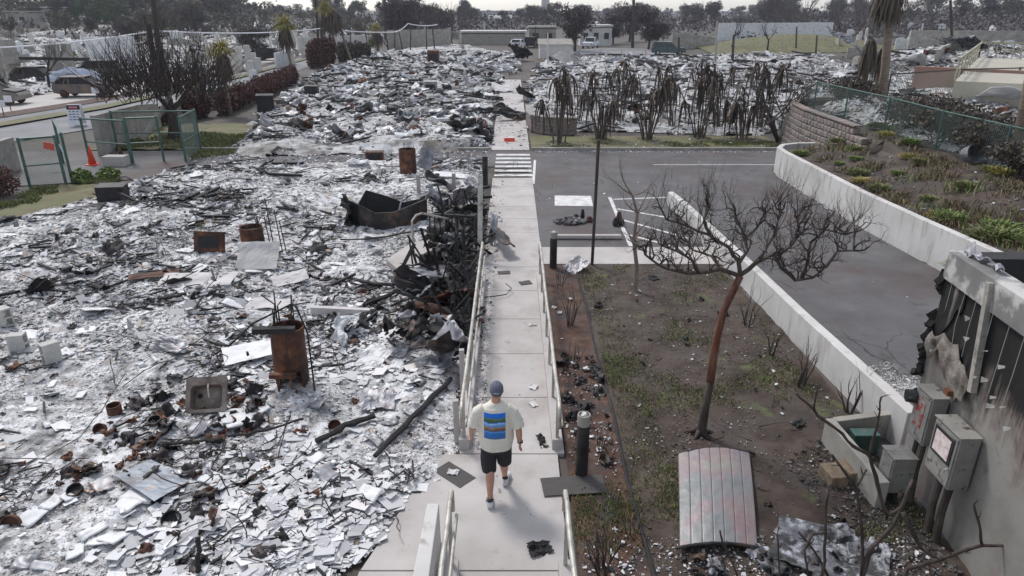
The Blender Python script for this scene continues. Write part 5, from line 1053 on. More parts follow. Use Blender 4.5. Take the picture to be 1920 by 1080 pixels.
# retaining wall by the gates
def wl(name, lab, px, h, th, m, cat='wall', z=0):
    P = [G(a_, b_, z) for a_, b_ in px]; H = h if isinstance(h, list) else [h] * len(P)
    o = ribbon([p[:2] for p in P], th, z - .1, [z + q for q in H]).ob(name, m, org=P[0], bevel=.015); return tag(o, lab, cat)
wl('retaining_wall', 'stained concrete wall between the gates and the road, topped by a hedge', [(190, 292), (208, 283), (235, 268), (265, 252), (300, 240)], [1.75, 1.7, 1.6, 1.5, 1.3], .25, m_concd)
wl('retaining_wall', 'concrete wall continuing along the road beyond the pruned tree', [(318, 235), (350, 222), (400, 200), (430, 190)], [1.1, 1.2, 1.2, 1.1], .25, m_concd)
wl('retaining_wall', 'grey concrete wall stub at the left edge behind the first gate', [(-60, 355), (35, 318)], 1.3, .25, m_concd)
c = G(215, 310); MB().box((c[0] + .1, c[1], .2), (.9, .5, .4)).ob('concrete_step', m_conc, org=c); tag(COL.objects['concrete_step'], 'small pale concrete step between the gates', 'step')
# A-frame road signs
def aframe(px, py, lab, s=1.0, rz=.15):
    c = G(px, py); t = thing('road_sign', lab, 'sign', c, rz); w_, h_ = .62 * s, .95 * s
    for sg in (-1, 1):
        mb = MB(); mb.box((0, sg * .16 * s, .08 + h_ / 2), (w_, .025, h_), (sg * .17, 0, 0)); mb.ob('board', m_signw, t, bevel=.01)
    def on(x_, z_, w2, h2, name, m_, k=0): MB().box((x_, -.16 * s - .018 - k + (z_ - .08 - h_ / 2) * math.tan(.17), z_), (w2, .006, h2), (-.17, 0, 0)).ob(name, m_, t)
    on(0, .08 + h_ * .86, w_ * .97, h_ * .22, 'header', m_dark); on(0, .08 + h_ * .86, w_ * .6, h_ * .13, 'red_panel', m_redp, .004)
    rg = random.Random(3)
    for r_ in range(4):
        for q in range(3): on((q - 1) * w_ * .28, .08 + h_ * (.66 - .13 * r_), w_ * rg.uniform(.14, .24), h_ * .05, 'lettering', m_ink, .002)
    cu = bpy.data.curves.new('danger_text', 'FONT'); cu.body = "DANGER"; cu.size = .1 * s; cu.align_x = 'CENTER'; cu.align_y = 'CENTER'; cu.extrude = .002
    o = bpy.data.objects.new('warning_text', cu); COL.objects.link(o); cu.materials.append(m_signw)
    me = bpy.data.meshes.new_from_object(o.evaluated_get(bpy.context.evaluated_depsgraph_get())); bpy.data.objects.remove(o); o = bpy.data.objects.new('warning_text', me); COL.objects.link(o); o.parent = t; z_ = .08 + h_ * .86
    o.location = (0, -.16 * s - .03 + (z_ - .08 - h_ / 2) * math.tan(.17), z_); o.rotation_euler = (math.pi / 2 - .17, 0, 0)
m_redp = M("sign red", [(.3, (.4, .03, .04)), (.7, (.5, .05, .05))], 3, bump=0); m_ink = M("sign ink", [(.3, (.12, .14, .25)), (.7, (.2, .22, .32))], 3, bump=0)
aframe(147, 236, 'white A-frame warning sign standing on the near side of the road', 1.15, .1); aframe(396, 167, 'small far A-frame warning sign at the road edge beyond the pruned tree', 1.2, .2)
for px, py, lab in ((8, 218, 'small blank white sign on a stake at the far left edge of the pavement'), (21, 208, 'small blank white sign just right of the leftmost stake sign'), (183, 190, 'small white stake sign beside the burnt hatchback'), (1886, 192, 'white square sign with a blue mark on the right terrace')):
    z = 1.7 if px > 1500 else 0; c = G(px, py, z); t = thing('yard_sign', lab, 'sign', c); MB().bar((0, 0, 0), (0, 0, .7), .04).ob('stake', m_bark, t); MB().box((0, -.03, .75), (.5, .02, .4)).ob('panel', m_signw, t)
    if z: MB().box((.08, -.045, .75), (.1, .008, .16)).ob('blue_mark', m_ink, t)
# ---------------------------------------------------------------- burnt heliconia clumps
def ribbonleaf(V_, F_, p, d, L, w, rg, droop=1.2, segs=6):
    p = Vector(p); d = Vector(d).normalized(); s_ = d.cross(Vector((0, 0, 1))); s_ = s_.normalized() if s_.length > .05 else Vector((rg.uniform(-1, 1), rg.uniform(-1, 1), 0)).normalized()
    i0 = len(V_)
    for i in range(segs + 1):
        ww = w * (1 - .75 * (i / segs) ** 2) * .5 * rg.uniform(.7, 1.1); V_.append(tuple(p - s_ * ww)); V_.append(tuple(p + s_ * ww))
        d = (d + Vector((rg.uniform(-.12, .12), rg.uniform(-.12, .12), -droop / segs))).normalized(); p = p + d * L / segs
    for i in range(segs): a_ = i0 + 2 * i; F_.append((a_, a_ + 1, a_ + 3, a_ + 2))
m_stem = M('scorched stems', [(0, (.05, .038, .03)), (.6, (.13, .1, .085)), (1, (.22, .18, .15))], 3, island=.7, bump=.2)
def heli(px, py, lab, seed, h=3.0, n=11, spread=.5, leaves=5):
    c = G(px, py); c = (c[0], c[1], .02); t = thing('burnt_banana_clump', lab, 'plant', c, group='burnt plant clumps along the verge'); rg = random.Random(seed); mb = MB(); V_, F_ = [], []
    V_ = []; F_ = []
    for k in range(n):
        a_ = rg.uniform(0, 6.28); s_ = spread * rg.uniform(.2, 1); hh = h * rg.uniform(.45, 1.05); b = Vector((.3 * math.cos(a_) * rg.random(), .25 * math.sin(a_) * rg.random(), -.05)); P = [b]
        for i in range(1, 6): u = i / 5; P.append(b + Vector((math.cos(a_) * s_ * u ** 1.2 * hh * .75, math.sin(a_) * s_ * u ** 1.2 * hh * .4, hh * u)) + Vector((rg.uniform(-.04, .04), rg.uniform(-.04, .04), 0)))
        mb.tube(P, [.042, .034, .03, .026, .022, .015], 5)
        if k < leaves and hh > h * .5:
            for q in range(14): ribbonleaf(V_, F_, P[-1].lerp(P[-2], rg.random() ** 1.5) + Vector((rg.uniform(-.05, .05), rg.uniform(-.05, .05), 0)), (rg.uniform(-1, 1), rg.uniform(-.7, .7), rg.uniform(-.5, .6)), rg.uniform(.7, 1.8), rg.uniform(.03, .15), rg, 6)
    for q in range(26): a_ = rg.uniform(0, 6.28); ribbonleaf(V_, F_, (.3 * math.cos(a_), .3 * math.sin(a_), .05), (math.cos(a_) * .8, math.sin(a_) * .8, 1), rg.uniform(.3, .8), .05, rg, 2.5, 4)
    mb.ob('stems', m_stem, t); MB().add(V_, F_).ob('dead_leaves', m_dead, t)
for i, (px, py, h, n, sp, lf, lab) in enumerate([(1047, 270, 3.3, 10, .55, 4, 'burnt plant clump nearest the path, beside the curved planter'), (1125, 263, 2.9, 13, .6, 3, 'second burnt clump from the path, with fanned bare stems'), (1215, 263, 3.2, 14, .65, 6, 'third burnt clump from the path, with thick hanging leaves'), (1312, 260, 2.7, 10, .5, 5, 'fourth burnt clump from the path, behind the thin pole'),
                                                  (1392, 262, 3.0, 9, .6, 6, 'burnt clump with arching hooked stems right of the middle of the verge'), (1160, 235, 3.4, 6, .4, 4, 'tall burnt clump set back between the second and third'), (1262, 240, 3.4, 6, .5, 5, 'tall burnt clump set back behind the third one'), (1350, 240, 3.2, 7, .5, 5, 'burnt clump set back near the bushy tree'), (1080, 235, 3.2, 5, .5, 3, 'burnt clump set back behind the nearest one'), (1425, 245, 3.1, 6, .4, 5, 'burnt clump with a dense drooping crown next to the bushy tree')]):
    heli(px, py, lab, 200 + i, h * 1.12, n + 2, sp, lf + 2)
# multi-stem bare tree by block wall, dead skirted trees
def baretree(name, lab, c, h, seed, lv=4, r=.12, nch=3, spread=.8, mt=m_bark, grp=None, trunk=.3, up=.2, stems=1, shr=.72, n=5, twig=0):
    t = thing(name, lab, 'tree', c, group=grp); rg = random.Random(seed); mb = MB(); cr = MB()
    for k in range(stems):
        a_ = rg.uniform(0, 6.28); P = [Vector((0, 0, -.1))]; d = Vector((.25 * math.cos(a_), .25 * math.sin(a_), 1)) if stems == 1 else Vector((.6 * math.cos(a_), .6 * math.sin(a_), 1)); q = P[0].copy()
        for i in range(4): d = (d + Vector((rg.uniform(-.12, .12), rg.uniform(-.12, .12), .05))).normalized(); q = q + d * h * trunk / 4; P.append(q.copy())
        mb.tube(P, [r * 1.3, r, r * .9, r * .85, r * .8], 8)
        for j in range(4 if stems == 1 else 3): b_ = rg.uniform(0, 6.28); grow(cr, q, (math.cos(b_) * spread, math.sin(b_) * spread, .7), h * .3, r * .5, lv, rg, nch, spread, up, .22, n, 3, shr, .5)
    mb.ob('trunk', mt, t, smooth=True); cr.ob('branches', mt, t)
    if twig: V_, F_ = leafcloud([(0, 0, h * .72, h * .5, h * .5, h * .3)], twig, h * .012, seed, elong=3); npmesh('twigs', V_, F_, m_leafp, t)
    return t
c = G(1462, 268); baretree('bare_tree', 'leafless multi-stemmed tree standing against the grey pink block wall', c, 4.3, 301, 5, .1, 3, .8, stems=4, up=.3)
c = G(325, 262); baretree('pruned_tree', 'large burnt tree with a dense upright crown beside the road', (c[0], c[1], 0), 5.6, 302, 6, .3, 3, .8, trunk=.28, up=.6, shr=.76, n=3)
mb = MB(); rg = random.Random(5); tt = COL.objects['pruned_tree']
for k in range(650):
    a_ = rg.uniform(0, 6.28); q = rg.random() ** .5; p = Vector((2.9 * q * math.cos(a_), 2.2 * q * math.sin(a_), 2.1 + 1.0 * rg.random() - .25 * q)); d = Vector((rg.gauss(0, .5) + .4 * q * math.cos(a_), rg.gauss(0, .5), 1)).normalized(); L_ = rg.uniform(.6, 2.5)
    mb.tube([p, p + d * L_ * .5 + Vector((rg.gauss(0, .06), 0, 0)), p + d * L_], [.024, .016, .009], 3, False)
mb.ob('shoots', m_bark, tt)
MB().tube([(-.9, -1.2, .2), (-.1, -.1, 1.6), (.3, .2, 2.4)], [.16, .14, .1], 8).ob('leaning_limb', m_concd, COL.objects['pruned_tree'])
def skirted(px, py, h, lab, seed, z=0, r=1.0):
    c = G(px, py, z); c = (c[0], c[1], Tf(c[0], c[1])); t = thing('dead_palm', lab, 'palm', c); rg = random.Random(seed); V_, F_ = [], []
    MB().tube([(0, 0, 0), (0, 0, h)], [.18, .12], 7).ob('trunk', m_palmb, t)
    for q in range(150): a_ = rg.uniform(0, 6.28); ribbonleaf(V_, F_, (.1 * math.cos(a_), .1 * math.sin(a_), h * rg.uniform(.75, 1.02)), (math.cos(a_) * r, math.sin(a_) * r, rg.uniform(-.6, .4)), rg.uniform(.3, .8) * h * .7, .07, rg, 7)
    MB().add(V_, F_).ob('dead_fronds', m_dead, t)
skirted(1612, 200, 3.0, 'short dead palm skirted in hanging brown fronds left of the big palm', 310, 1.7)
skirted(1640, 190, 2.6, 'second short dead palm pressed against the left side of the big trunk', 311, 1.7)
# palms
def palm(px, py, ptop, lab, seed, D=None, z=0, r=.14, crown=None, sk=1.0, cr=1.0, big=False):
    c = G(px, py, z); c = (c[0], c[1], Tf(c[0], c[1])); tp_ = Vector(V(ptop[0], ptop[1], c[1])) - Vector(c); h = tp_.z
    t = thing('palm_tree', lab, 'palm', c, group='palms'); rg = random.Random(seed)
    MB().tube([(0, 0, -.1), tp_ * .3 + Vector((rg.uniform(-.05, .05), 0, 0)), tp_ * .7, tp_], [r * 1.25, r, r * .9, r * .85], 9).ob('trunk', m_palmb, t, smooth=True)
    V_, F_ = [], []
    for q in range(int(170 * sk)):
        a_ = rg.uniform(0, 6.28); ribbonleaf(V_, F_, tp_ + Vector((r * math.cos(a_), r * math.sin(a_), -rg.uniform(0, .55) * cr)), (math.cos(a_), math.sin(a_), rg.uniform(-.9, .6)), rg.uniform(.7, 1.5) * cr, .09 * cr, rg, 4.5)
    MB().add(V_, F_).ob('frond_skirt', m_dead, t)
    if crown:
        V_, F_ = [], []
        for q in range(70):
            a_ = rg.uniform(0, 6.28); e = rg.uniform(.1, 1.3); base_ = Vector(tp_); d = Vector((math.cos(a_) * math.cos(e), math.sin(a_) * math.cos(e), math.sin(e)))
            for w_ in range(5): ribbonleaf(V_, F_, base_ + d * .25 * cr, d + Vector((rg.uniform(-.45, .45), rg.uniform(-.45, .45), rg.uniform(-.3, .3))), rg.uniform(.45, .95) * cr, .06 * cr, rg, 1.3, 4)
        MB().add(V_, F_).ob('crown', crown, t)
    return t
palm(432, 215, (415, 100), 'palm with yellow-green crown and brown skirt, nearest the hedge', 1, crown=m_yell, cr=1.1)
palm(549, 150, (533, 50), 'tall palm with yellow-green crown at the far end of the long hedge', 2, crown=m_yell, cr=1.35)
palm(640, 118, (610, 22), 'taller palm with pale crown, left one of the far pair', 3, crown=m_yell, cr=1.5)
palm(660, 118, (627, 20), 'taller palm with only dead fronds, right one of the far pair', 4, cr=1.7, sk=1.1)
palm(709, 97, (706, 58), 'small distant palm before the long concrete wall', 5, crown=m_yell, cr=1.5, r=.2)
palm(1652, 196, (1674, -28), 'big palm on the right terrace with a shaggy brown crown', 6, z=1.7, cr=1.15, r=.2, sk=1.6)
palm(1903, 330, (2010, -250), 'thick leaning palm trunk at the right edge behind the fence', 7, z=1.5, cr=1.2, r=.2, sk=.2)
# hedges
def hedge(px, lab, w_, h_, n, seed, z=0, mt=m_redh, size=.09):
    P = [Vector(G(a_, b_, z)) for a_, b_ in px]; O = P[0].copy(); O.z = z; cl = []; rg = random.Random(seed)
    for a_, b_ in zip(P[:-1], P[1:]):
        k = max(2, int((b_ - a_).length / .6))
        for i in range(k): q = a_.lerp(b_, (i + .5) / k) - O; cl.append((q.x + rg.uniform(-.1, .1), q.y, h_ * .5 * rg.uniform(.9, 1.1), .55, w_ * .5, h_ * .52 * rg.uniform(.85, 1.15)))
    t = thing('scorched_hedge', lab, 'hedge', O); V_, F_ = leafcloud(cl, n, size, seed); npmesh('leaves', V_, F_, mt, t); mb = MB()
    for q in cl: 
        for _ in range(3): grow(mb, (q[0] + rg.uniform(-.3, .3), q[1], 0), (rg.uniform(-.3, .3), rg.uniform(-.3, .3), 1), h_ * .6, .03, 1, rg, 3, .6, .2, .2, 4, 3, .6)
    mb.ob('twigs', m_bark, t)
hedge([(415, 218), (445, 203), (480, 190), (520, 172), (552, 155)], 'long dark red scorched hedge leading up to the tall palm', 1.3, 1.5, 13000, 1)
hedge([(348, 225), (392, 218)], 'round dark red scorched bush beside the pruned tree', 1.4, 1.5, 4000, 2)
hedge([(285, 240), (325, 232)], 'dark scorched bush below the pruned tree trunk', 1.2, 1.1, 2500, 3)
hedge([(585, 128), (625, 122)], 'dark red scorched bush at the feet of the far palm pair', 2.5, 3.0, 6000, 4, size=.16)
hedge([(638, 118), (690, 112)], 'blackish scorched hedge right of the far palm pair', 2.0, 2.2, 5000, 5, mt=m_dbush, size=.16)
hedge([(-40, 372), (30, 362)], 'thin reddish bush at the left edge by the first gate', .9, 1.0, 1500, 6, size=.06)
for i, (px, py, lab) in enumerate(((155, 340, 'pale green leafy plant beside the foot of the left gate'), (205, 336, 'pale green leafy plant below the concrete step'))):
    c = G(px, py); t = thing('leafy_plant', lab, 'plant', c); V_, F_ = leafcloud([(0, 0, .2, .4, .35, .25)], 260, .09, i); npmesh('leaves', V_, F_, m_lime, t); mb = MB(); [grow(mb, (0, 0, 0), (rng.uniform(-.5, .5), rng.uniform(-.5, .5), 1), .35, .012, 0, rng) for _ in range(7)]; mb.ob('stems', m_bark, t)
# ---------------------------------------------------------------- lot and garden things
c = G(1102, 448); c = (c[0], c[1], 0); t = tag(MB().prism([(0, 0)] * 0 or [(c[0] - .95, c[1] - .08), (c[0] + .95, c[1] - .08), (c[0] + .95, c[1] + .08), (c[0] - .95, c[1] + .08)], .005, .13).ob('wheel_stop', m_conc, org=c, bevel=.04), 'pale concrete wheel stop on the asphalt beside the thin pole', 'wheel stop')
mb = MB(); rng = random.Random(6); c = G(1068, 418)
for k in range(120):
    a_ = rng.uniform(0, 6.28); q = rng.random() ** .6; s_ = rng.uniform(.03, .07); mb.ball((c[0] + .5 * q * math.cos(a_), c[1] + .28 * q * math.sin(a_), .03 + .16 * (1 - q) + rng.uniform(0, .03)), (s_, s_ * .8, s_ * .7), 6, 4, .2, rng)
m_rock = M("grey pebbles", [(0, (.07, .065, .065)), (.6, (.16, .15, .155)), (1, (.34, .32, .33))], 6, island=.9, bump=.3); tag(mb.ob('stone_heap', m_rock, org=c), 'small heap of grey stones and shells on the asphalt', 'stone heap')
for k, (px, py, r, h, lab, mt) in enumerate(((1092, 413, .07, .34, 'dark bottle-like jar standing at the right end of the stone heap', m_dark), (1080, 414, .11, .2, 'brown pot among the stone heap', m_rust), (1105, 416, .12, .16, 'brown broken pot right of the dark jar', m_rust), (1154, 424, .1, .25, 'left dark pot of the trio by the hatched bay', m_char), (1165, 424, .1, .22, 'right dark pot of the trio by the hatched bay', m_char), (1160, 418, .1, .34, 'brown pot behind the two dark ones by the hatched bay', m_rust))):
    c = G(px, py); o = MB().loft([(0, 0, 0, r * .7, r * .7), (0, 0, h * .4, r, r), (0, 0, h * .7, r * .8, r * .8), (0, 0, h, r * .55, r * .55), (0, 0, h, r * .42, r * .42), (0, 0, h * .5, r * .5, r * .5)], 12).ob('clay_pot', mt); o.location = c; tag(o, lab, 'pot')
# corrugated shutter
m_shut = M("weathered shutter", [(.3, (.15, .155, .155)), (.45, (.22, .225, .225)), (.55, (.27, .21, .215)), (.65, (.28, .27, .23)), (.8, (.21, .24, .27))], 1.6, rough=.45, metal=.3, bump=.5, bscale=7, spots=((.3, .18, .19), 1.1, .56, .72))
A_, B_ = Vector(G(1272, 850, .1)), Vector(G(1405, 848, .1)); C_, D_ = Vector(G(1275, 1026, .1)), Vector(G(1420, 1026, .1)); O = (A_ + B_ + C_ + D_) / 4
def shf(u, v):
    p = A_.lerp(B_, u).lerp(C_.lerp(D_, u), v); s_ = (u * 7) % 1; z = .09 * math.sin(math.pi * u) * (1 - .2 * v) + .04 * math.sin(v * math.pi)
    z += -.02 * max(0, 1 - min(s_, 1 - s_) / .06) + .005 * mnoise.noise(Vector((u * 9, v * 16, 0))); return (p.x, p.y, p.z + z)
t = thing('corrugated_sheet', 'arched grey corrugated shutter lying on the brown garden soil', 'sheet', (O.x, O.y, 0)); MB().sheet(shf, 112, 30, .006).ob('corrugated_panel', m_shut, t, org=(O.x, O.y, 0))
for P, nm in (((A_, B_), 0), ((C_, D_), 1)):
    q = P[1] - P[0]; MB().tube([P[0] - q * .06 + Vector((0, 0, -.02))] + [P[0] + q * u + Vector((0, 0, .082 * math.sin(math.pi * u) * (1 - .2 * nm))) for u in (0, .2, .4, .6, .8, 1)] + [P[1] + q * .08 + Vector((0, 0, -.03))], .02, 7).ob('end_tube', m_rustd, t, org=(O.x, O.y, 0))
sheetobj('roof_felt', 'dark rounded felt mat under the brown bollard at the path edge', 'felt', 1075, 915, .85, .38, .1, .01, 50, m_grav2, .05)
sheetobj('bent_tray', 'dark bent metal tray at the garden corner beside the thin pole', 'tray', 1080, 508, .55, .45, .5, .06, 51, m_tin, .15, .2, -.4)
sheetobj('shoe_scrap', 'black melted scrap lying on the ramp by the right kerb', 'scrap', 1016, 832, .1, .3, .3, .05, 52, m_char, .05, .1, .1)
sheetobj('shoe_scrap', 'black ragged scrap on the path at the bottom right', 'scrap', 1012, 1035, .28, .2, .3, .06, 53, m_char, .05, .1, .1)
sheetobj('felt_scrap', 'larger dark felt scrap on the ramp near its far end', 'scrap', 985, 533, .28, .22, .3, .01, 54, m_grav2, .045); sheetobj('felt_scrap', 'dark felt scrap on the ramp next to the left handrail end', 'scrap', 945, 514, .3, .2, .1, .01, 55, m_grav2, .045)
for k, (px, py, lab) in enumerate(((998, 612, 'white shard on the ramp next to the right kerb, farther one'), (1001, 730, 'white shard on the ramp level with the man cap, by the right kerb'), (1000, 762, 'white shard on the ramp just right of the man shoulder'), (690 + 160, 890, 'white tile piece lying on the dark felt left of the man'))):
    sheetobj('white_shard', lab, 'shard', px, py, .14, .12, k, .02, 56 + k, m_white, .05, nu=0) if False else tag(crump((*G(px, py)[:2], .05), .15, .11, k, .03, 56 + k, 0, 0, 0, 4, 4, .01).ob('white_shard', m_white, org=(*G(px, py)[:2], .05)), lab, 'shard')
# ================================================================ VEHICLES
def carbody(kind):
    """side profile (x along length, z) lower body, cabin; returns dimensions"""
    if kind == 'suv': L_, W_ = 4.6, 1.8; low = [(-2.25, .35), (-2.3, .6), (-2.28, 1.02), (-.0, 1.05), (1.0, 1.05), (2.15, .98), (2.28, .8), (2.28, .4), (1.9, .32), (-1.9, .32)]; cab = [(-2.22, 1.03), (-2.0, 1.68), (.25, 1.7), (1.05, 1.05)]
    elif kind == 'pickup': L_, W_ = 4.8, 1.85; low = [(-2.35, .45), (-2.38, 1.0), (-.5, 1.05), (1.0, 1.08), (2.2, 1.02), (2.32, .8), (2.32, .42), (-2.0, .38)]; cab = [(-.55, 1.05), (-.5, 1.72), (.5, 1.74), (1.1, 1.08)]
    else: L_, W_ = 4.1, 1.7; low = [(-1.98, .35), (-2.05, .6), (-2.0, .95), (-.2, .95), (.95, .93), (1.85, .8), (2.02, .62), (2.02, .35), (1.7, .28), (-1.7, .28)]; cab = [(-1.95, .94), (-1.45, 1.42), (.15, 1.45), (.95, .93)]
    return L_, W_, low, cab
def extr(prof, w0, w1=None):
    """extrude a side profile across the width, narrowing towards higher points"""
    mb = MB(); n = len(prof); zmin = min(p[1] for p in prof); zmax = max(p[1] for p in prof); w1 = w1 or w0
    hw = lambda z: (w0 + (w1 - w0) * (z - zmin) / max(.01, zmax - zmin)) / 2
    vs = [(x_, -hw(z_), z_) for x_, z_ in prof] + [(x_, hw(z_), z_) for x_, z_ in prof]
    return mb.add(vs, [tuple(range(n)), tuple(range(2 * n - 1, n - 1, -1))] + [((i + 1) % n, i, n + i, n + (i + 1) % n) for i in range(n)])
def car(name, lab, px, py, rz, kind, mt, burnt=True, cat='car', grp=None, z=0):
    c = G(px, py, z); t = thing(name, lab, cat, (c[0], c[1], Tf(c[0], c[1]) + .01), rz, grp); L_, W_, low, cab = carbody(kind)
    extr(low, W_, W_ * .96).ob('body', mt, t, bevel=.05)
    x0, x1, x2, x3 = cab[0][0], cab[1][0], cab[2][0], cab[3][0]; zb, zt = cab[0][1], cab[1][1]; wr = W_ * .82; f = MB()
    for s_ in (-1, 1):
        yb, yt = s_ * W_ * .47, s_ * wr / 2; pil = lambda a_, b_: MB().bar(a_, b_, .09, .07).ob('pillar', mt, t)
        for (xa, za), (xb, zb2) in (((x0, zb), (x1, zt)), ((x3, cab[3][1]), (x2, zt)), (((x0 + x2) / 2 * .9, zb), ((x0 + x2) / 2 * .95, zt))): pil((xa, yb, za - .03), (xb, yt, zb2))
        if kind != 'pickup': pil((x0 * .62, yb, zb), (x1 * .7, yt, zt))
    MB().box(((x1 + x2) / 2, 0, zt + .01), (x2 - x1 + .1, wr + .06, .05)).ob('roof', mt, t, bevel=.02)
    inn = [(x0 + .08, zb - .05), (x1 + .06, zt - .03), (x2 - .04, zt - .03), (x3 - .1, cab[3][1] - .05)]
    extr(inn, W_ * .9, wr * .96).ob('window', m_dark if burnt else m_glass, t)
    for s_ in (-1, 1):
        for xw in (-L_ * .31, L_ * .31):
            r = .33 if kind != 'hatch' else .29; w_ = MB().tube([(xw, s_ * (W_ / 2 - .19), r), (xw, s_ * (W_ / 2 + .012), r)], r, 18).ob('wheel', m_rustd if burnt else m_dark, t)
            MB().tube([(xw, s_ * (W_ / 2 + .013), r), (xw, s_ * (W_ / 2 + .03), r)], r * .6, 14).ob('rim', m_rust if burnt else m_galv, w_)
    if not burnt:
        for s_ in (-1, 1): MB().box((L_ / 2 - .04, s_ * W_ * .36, .72), (.06, .3, .14)).ob('headlight', m_signw, t); MB().box((-L_ / 2 + .0, s_ * W_ * .42, .8), (.06, .14, .25)).ob('tail_light', m_redp, t)
    else: extr([(.95, .93), (1.8, .82), (1.8, .9), (1.0, 1.05)] if kind == 'hatch' else [(1.1, 1.06), (2.1, .99), (2.1, 1.04), (1.1, 1.12)], W_ * .9).ob('bonnet', m_rustd, t)
m_carb = M("burnt car shell", [(.3, (.05, .042, .04)), (.5, (.13, .11, .105)), (.62, (.2, .13, .095)), (.8, (.3, .19, .12))], 1.5, rough=.7, bump=.2)
m_carg = M("burnt grey car shell", [(.3, (.1, .095, .085)), (.6, (.22, .2, .18)), (.8, (.26, .18, .13))], 1.5, rough=.7, bump=.2)
m_teal = M("dark teal car paint", [(.3, (.025, .05, .055)), (.7, (.05, .085, .09))], 1.5, rough=.3, bump=0)
car('burnt_car', 'burnt-out rusty hatchback parked on the pale pavement beyond the road', 166, 181, .1, 'hatch', m_carb)
car('burnt_car', 'burnt grey estate car behind the hatchback and the pale tarp', 176, 150, -2.9, 'suv', m_carg)
car('burnt_car', 'low dark burnt car wreck among the columns of the ruined house', 78, 158, .05, 'hatch', m_rustd)
car('burnt_car', 'burnt car front cut off by the left edge of the photo', -8, 196, .15, 'hatch', m_carg)
car('parked_car', 'dark teal four-wheel-drive car standing on the road beyond the ruins', 1252, 106, -.12, 'suv', m_teal, False)
car('pickup_truck', 'white pickup truck parked in front of the far white trailer', 1107, 91, 1.2, 'pickup', m_signw, False, 'truck')
car('burnt_car', 'dark car beside the brown caravan in the centre distance', 996, 89, 1.4, 'suv', m_rustd); car('parked_car', 'small white car left of the dark one in the centre distance', 972, 91, 1.3, 'hatch', m_signw, False)
car('burnt_car', 'black burnt car on the pavement between the two tall palms', 513, 113, .1, 'hatch', m_char); car('parked_car', 'far parked car below the right hillside ruins', 1735, 62, 0, 'suv', m_carg, False)
c = G(148, 166); sheetobj('tarp', 'pale blue tarp tented behind the burnt hatchback', 'tarp', 143, 160, 4.2, 2.5, .1, 1.3, 80, M("blue tarp", [(.3, (.36, .4, .5)), (.7, (.58, .62, .7))], 1, bump=.2), .5)
# ================================================================ RUINS AND FAR TOWN
def wbox(name, lab, cat, px0, px1, pyb, h, d, mt, grp=None, z=0, parts=True):
    a_, b_ = G(px0, pyb, z), G(px1, pyb, z); z0 = Tf((a_[0] + b_[0]) / 2, a_[1]); w_ = b_[0] - a_[0]; c = ((a_[0] + b_[0]) / 2, a_[1] + d / 2, z0); t = thing(name, lab, cat, c, group=grp); return t, w_, d, h, c
def building(lab, px0, px1, pyb, h, d, mt, roof=None, pitch=0, nwin=3, rm=None, name='house', z=0):
    t, w_, d, h, c = wbox(name, lab, 'building', px0, px1, pyb, h, d, mt, z=z)
    MB().box((0, 0, h / 2 - .2), (w_, d, h + .4)).ob('wall', mt, t)
    if pitch: MB().add([(-w_ * .55, -d * .56, h), (w_ * .55, -d * .56, h), (w_ * .55, d * .56, h), (-w_ * .55, d * .56, h), (-w_ * .55 if pitch > 0 else 0, 0, h + abs(pitch)), (w_ * .55 if pitch > 0 else 0, 0, h + abs(pitch))], [(0, 1, 5, 4), (2, 3, 4, 5), (0, 4, 3), (1, 2, 5), (3, 2, 1, 0)]).ob('roof', rm or m_concd, t)
    else: MB().box((0, 0, h + .34), (w_ * 1.06, d * 1.1, .28)).ob('roof', rm or m_concd, t)
    for k in range(nwin): MB().box((-w_ / 2 + w_ * (k + .5) / nwin, -d / 2 - .03, h * .55), (w_ / nwin * .45, .1, h * .35)).ob('window', m_glass, t)
building('low pale caravan with a white roof at the far end of the rubble', 866, 985, 84, 1.9, 6, m_concd, rm=m_wallw, nwin=0, name='caravan')
building('brown flat-roofed trailer behind the two distant cars', 992, 1042, 82, 2.6, 6, m_concd, rm=m_concd, nwin=2, name='trailer')
building('white trailer behind the white pickup truck', 1088, 1146, 86, 3.0, 6, m_wallw, rm=m_wallw, nwin=3, name='trailer')
building('beige windowless shed beside the rubble end of the path', 1012, 1070, 115, 2.0, 4, m_tile, pitch=.6, nwin=0, rm=m_concd, name='shed')
building('tan flat-roofed house among green trees on the left hillside', 318, 372, 50, 3.0, 8, M("tan wall", [(.3, (.36, .25, .13)), (.7, (.48, .36, .2))], 1, bump=0), nwin=3)
building('church-like house with a steep white gable on the left skyline', 494, 524, 32, 3.6, 12, m_concd, pitch=-3.5, nwin=2, rm=m_wallw)
building('long pale two-storey building on the centre skyline', 905, 962, 40, 5, 14, m_wallw, nwin=6, rm=m_concd)
building('low white house with blue roof below the centre skyline', 918, 958, 52, 2.8, 8, m_wallw, pitch=1.2, nwin=3, rm=m_tin)
for i, (a_, b_, y_, lab) in enumerate(((60, 110, 66, 'low dark-roofed house left of the tan hillside house'), (215, 245, 57, 'pale flat roof ruin right of the green trees'), (1275, 1310, 45, 'small grey house roof on the right of the centre skyline'), (1720, 1760, 36, 'pale house with white roof on the right skyline'), (1840, 1900, 45, 'pink grey house roof below the right skyline'), (1590, 1640, 44, 'small pale house half hidden by burnt trunks at right'),
                                     (560, 600, 46, 'flat pale house below the left of the palm pair'), (668, 700, 50, 'pale house roof behind the distant small palm'), (20, 60, 70, 'white-roofed low house at the far left'), (1455, 1490, 40, 'tiny white house in the dark woods right of centre'))):
    building(lab, a_, b_, y_, 2.8, 7, m_wallw if i % 2 else m_concd, pitch=1.3 if i % 2 else 0, nwin=2, rm=m_concd if i % 3 else m_wallw)
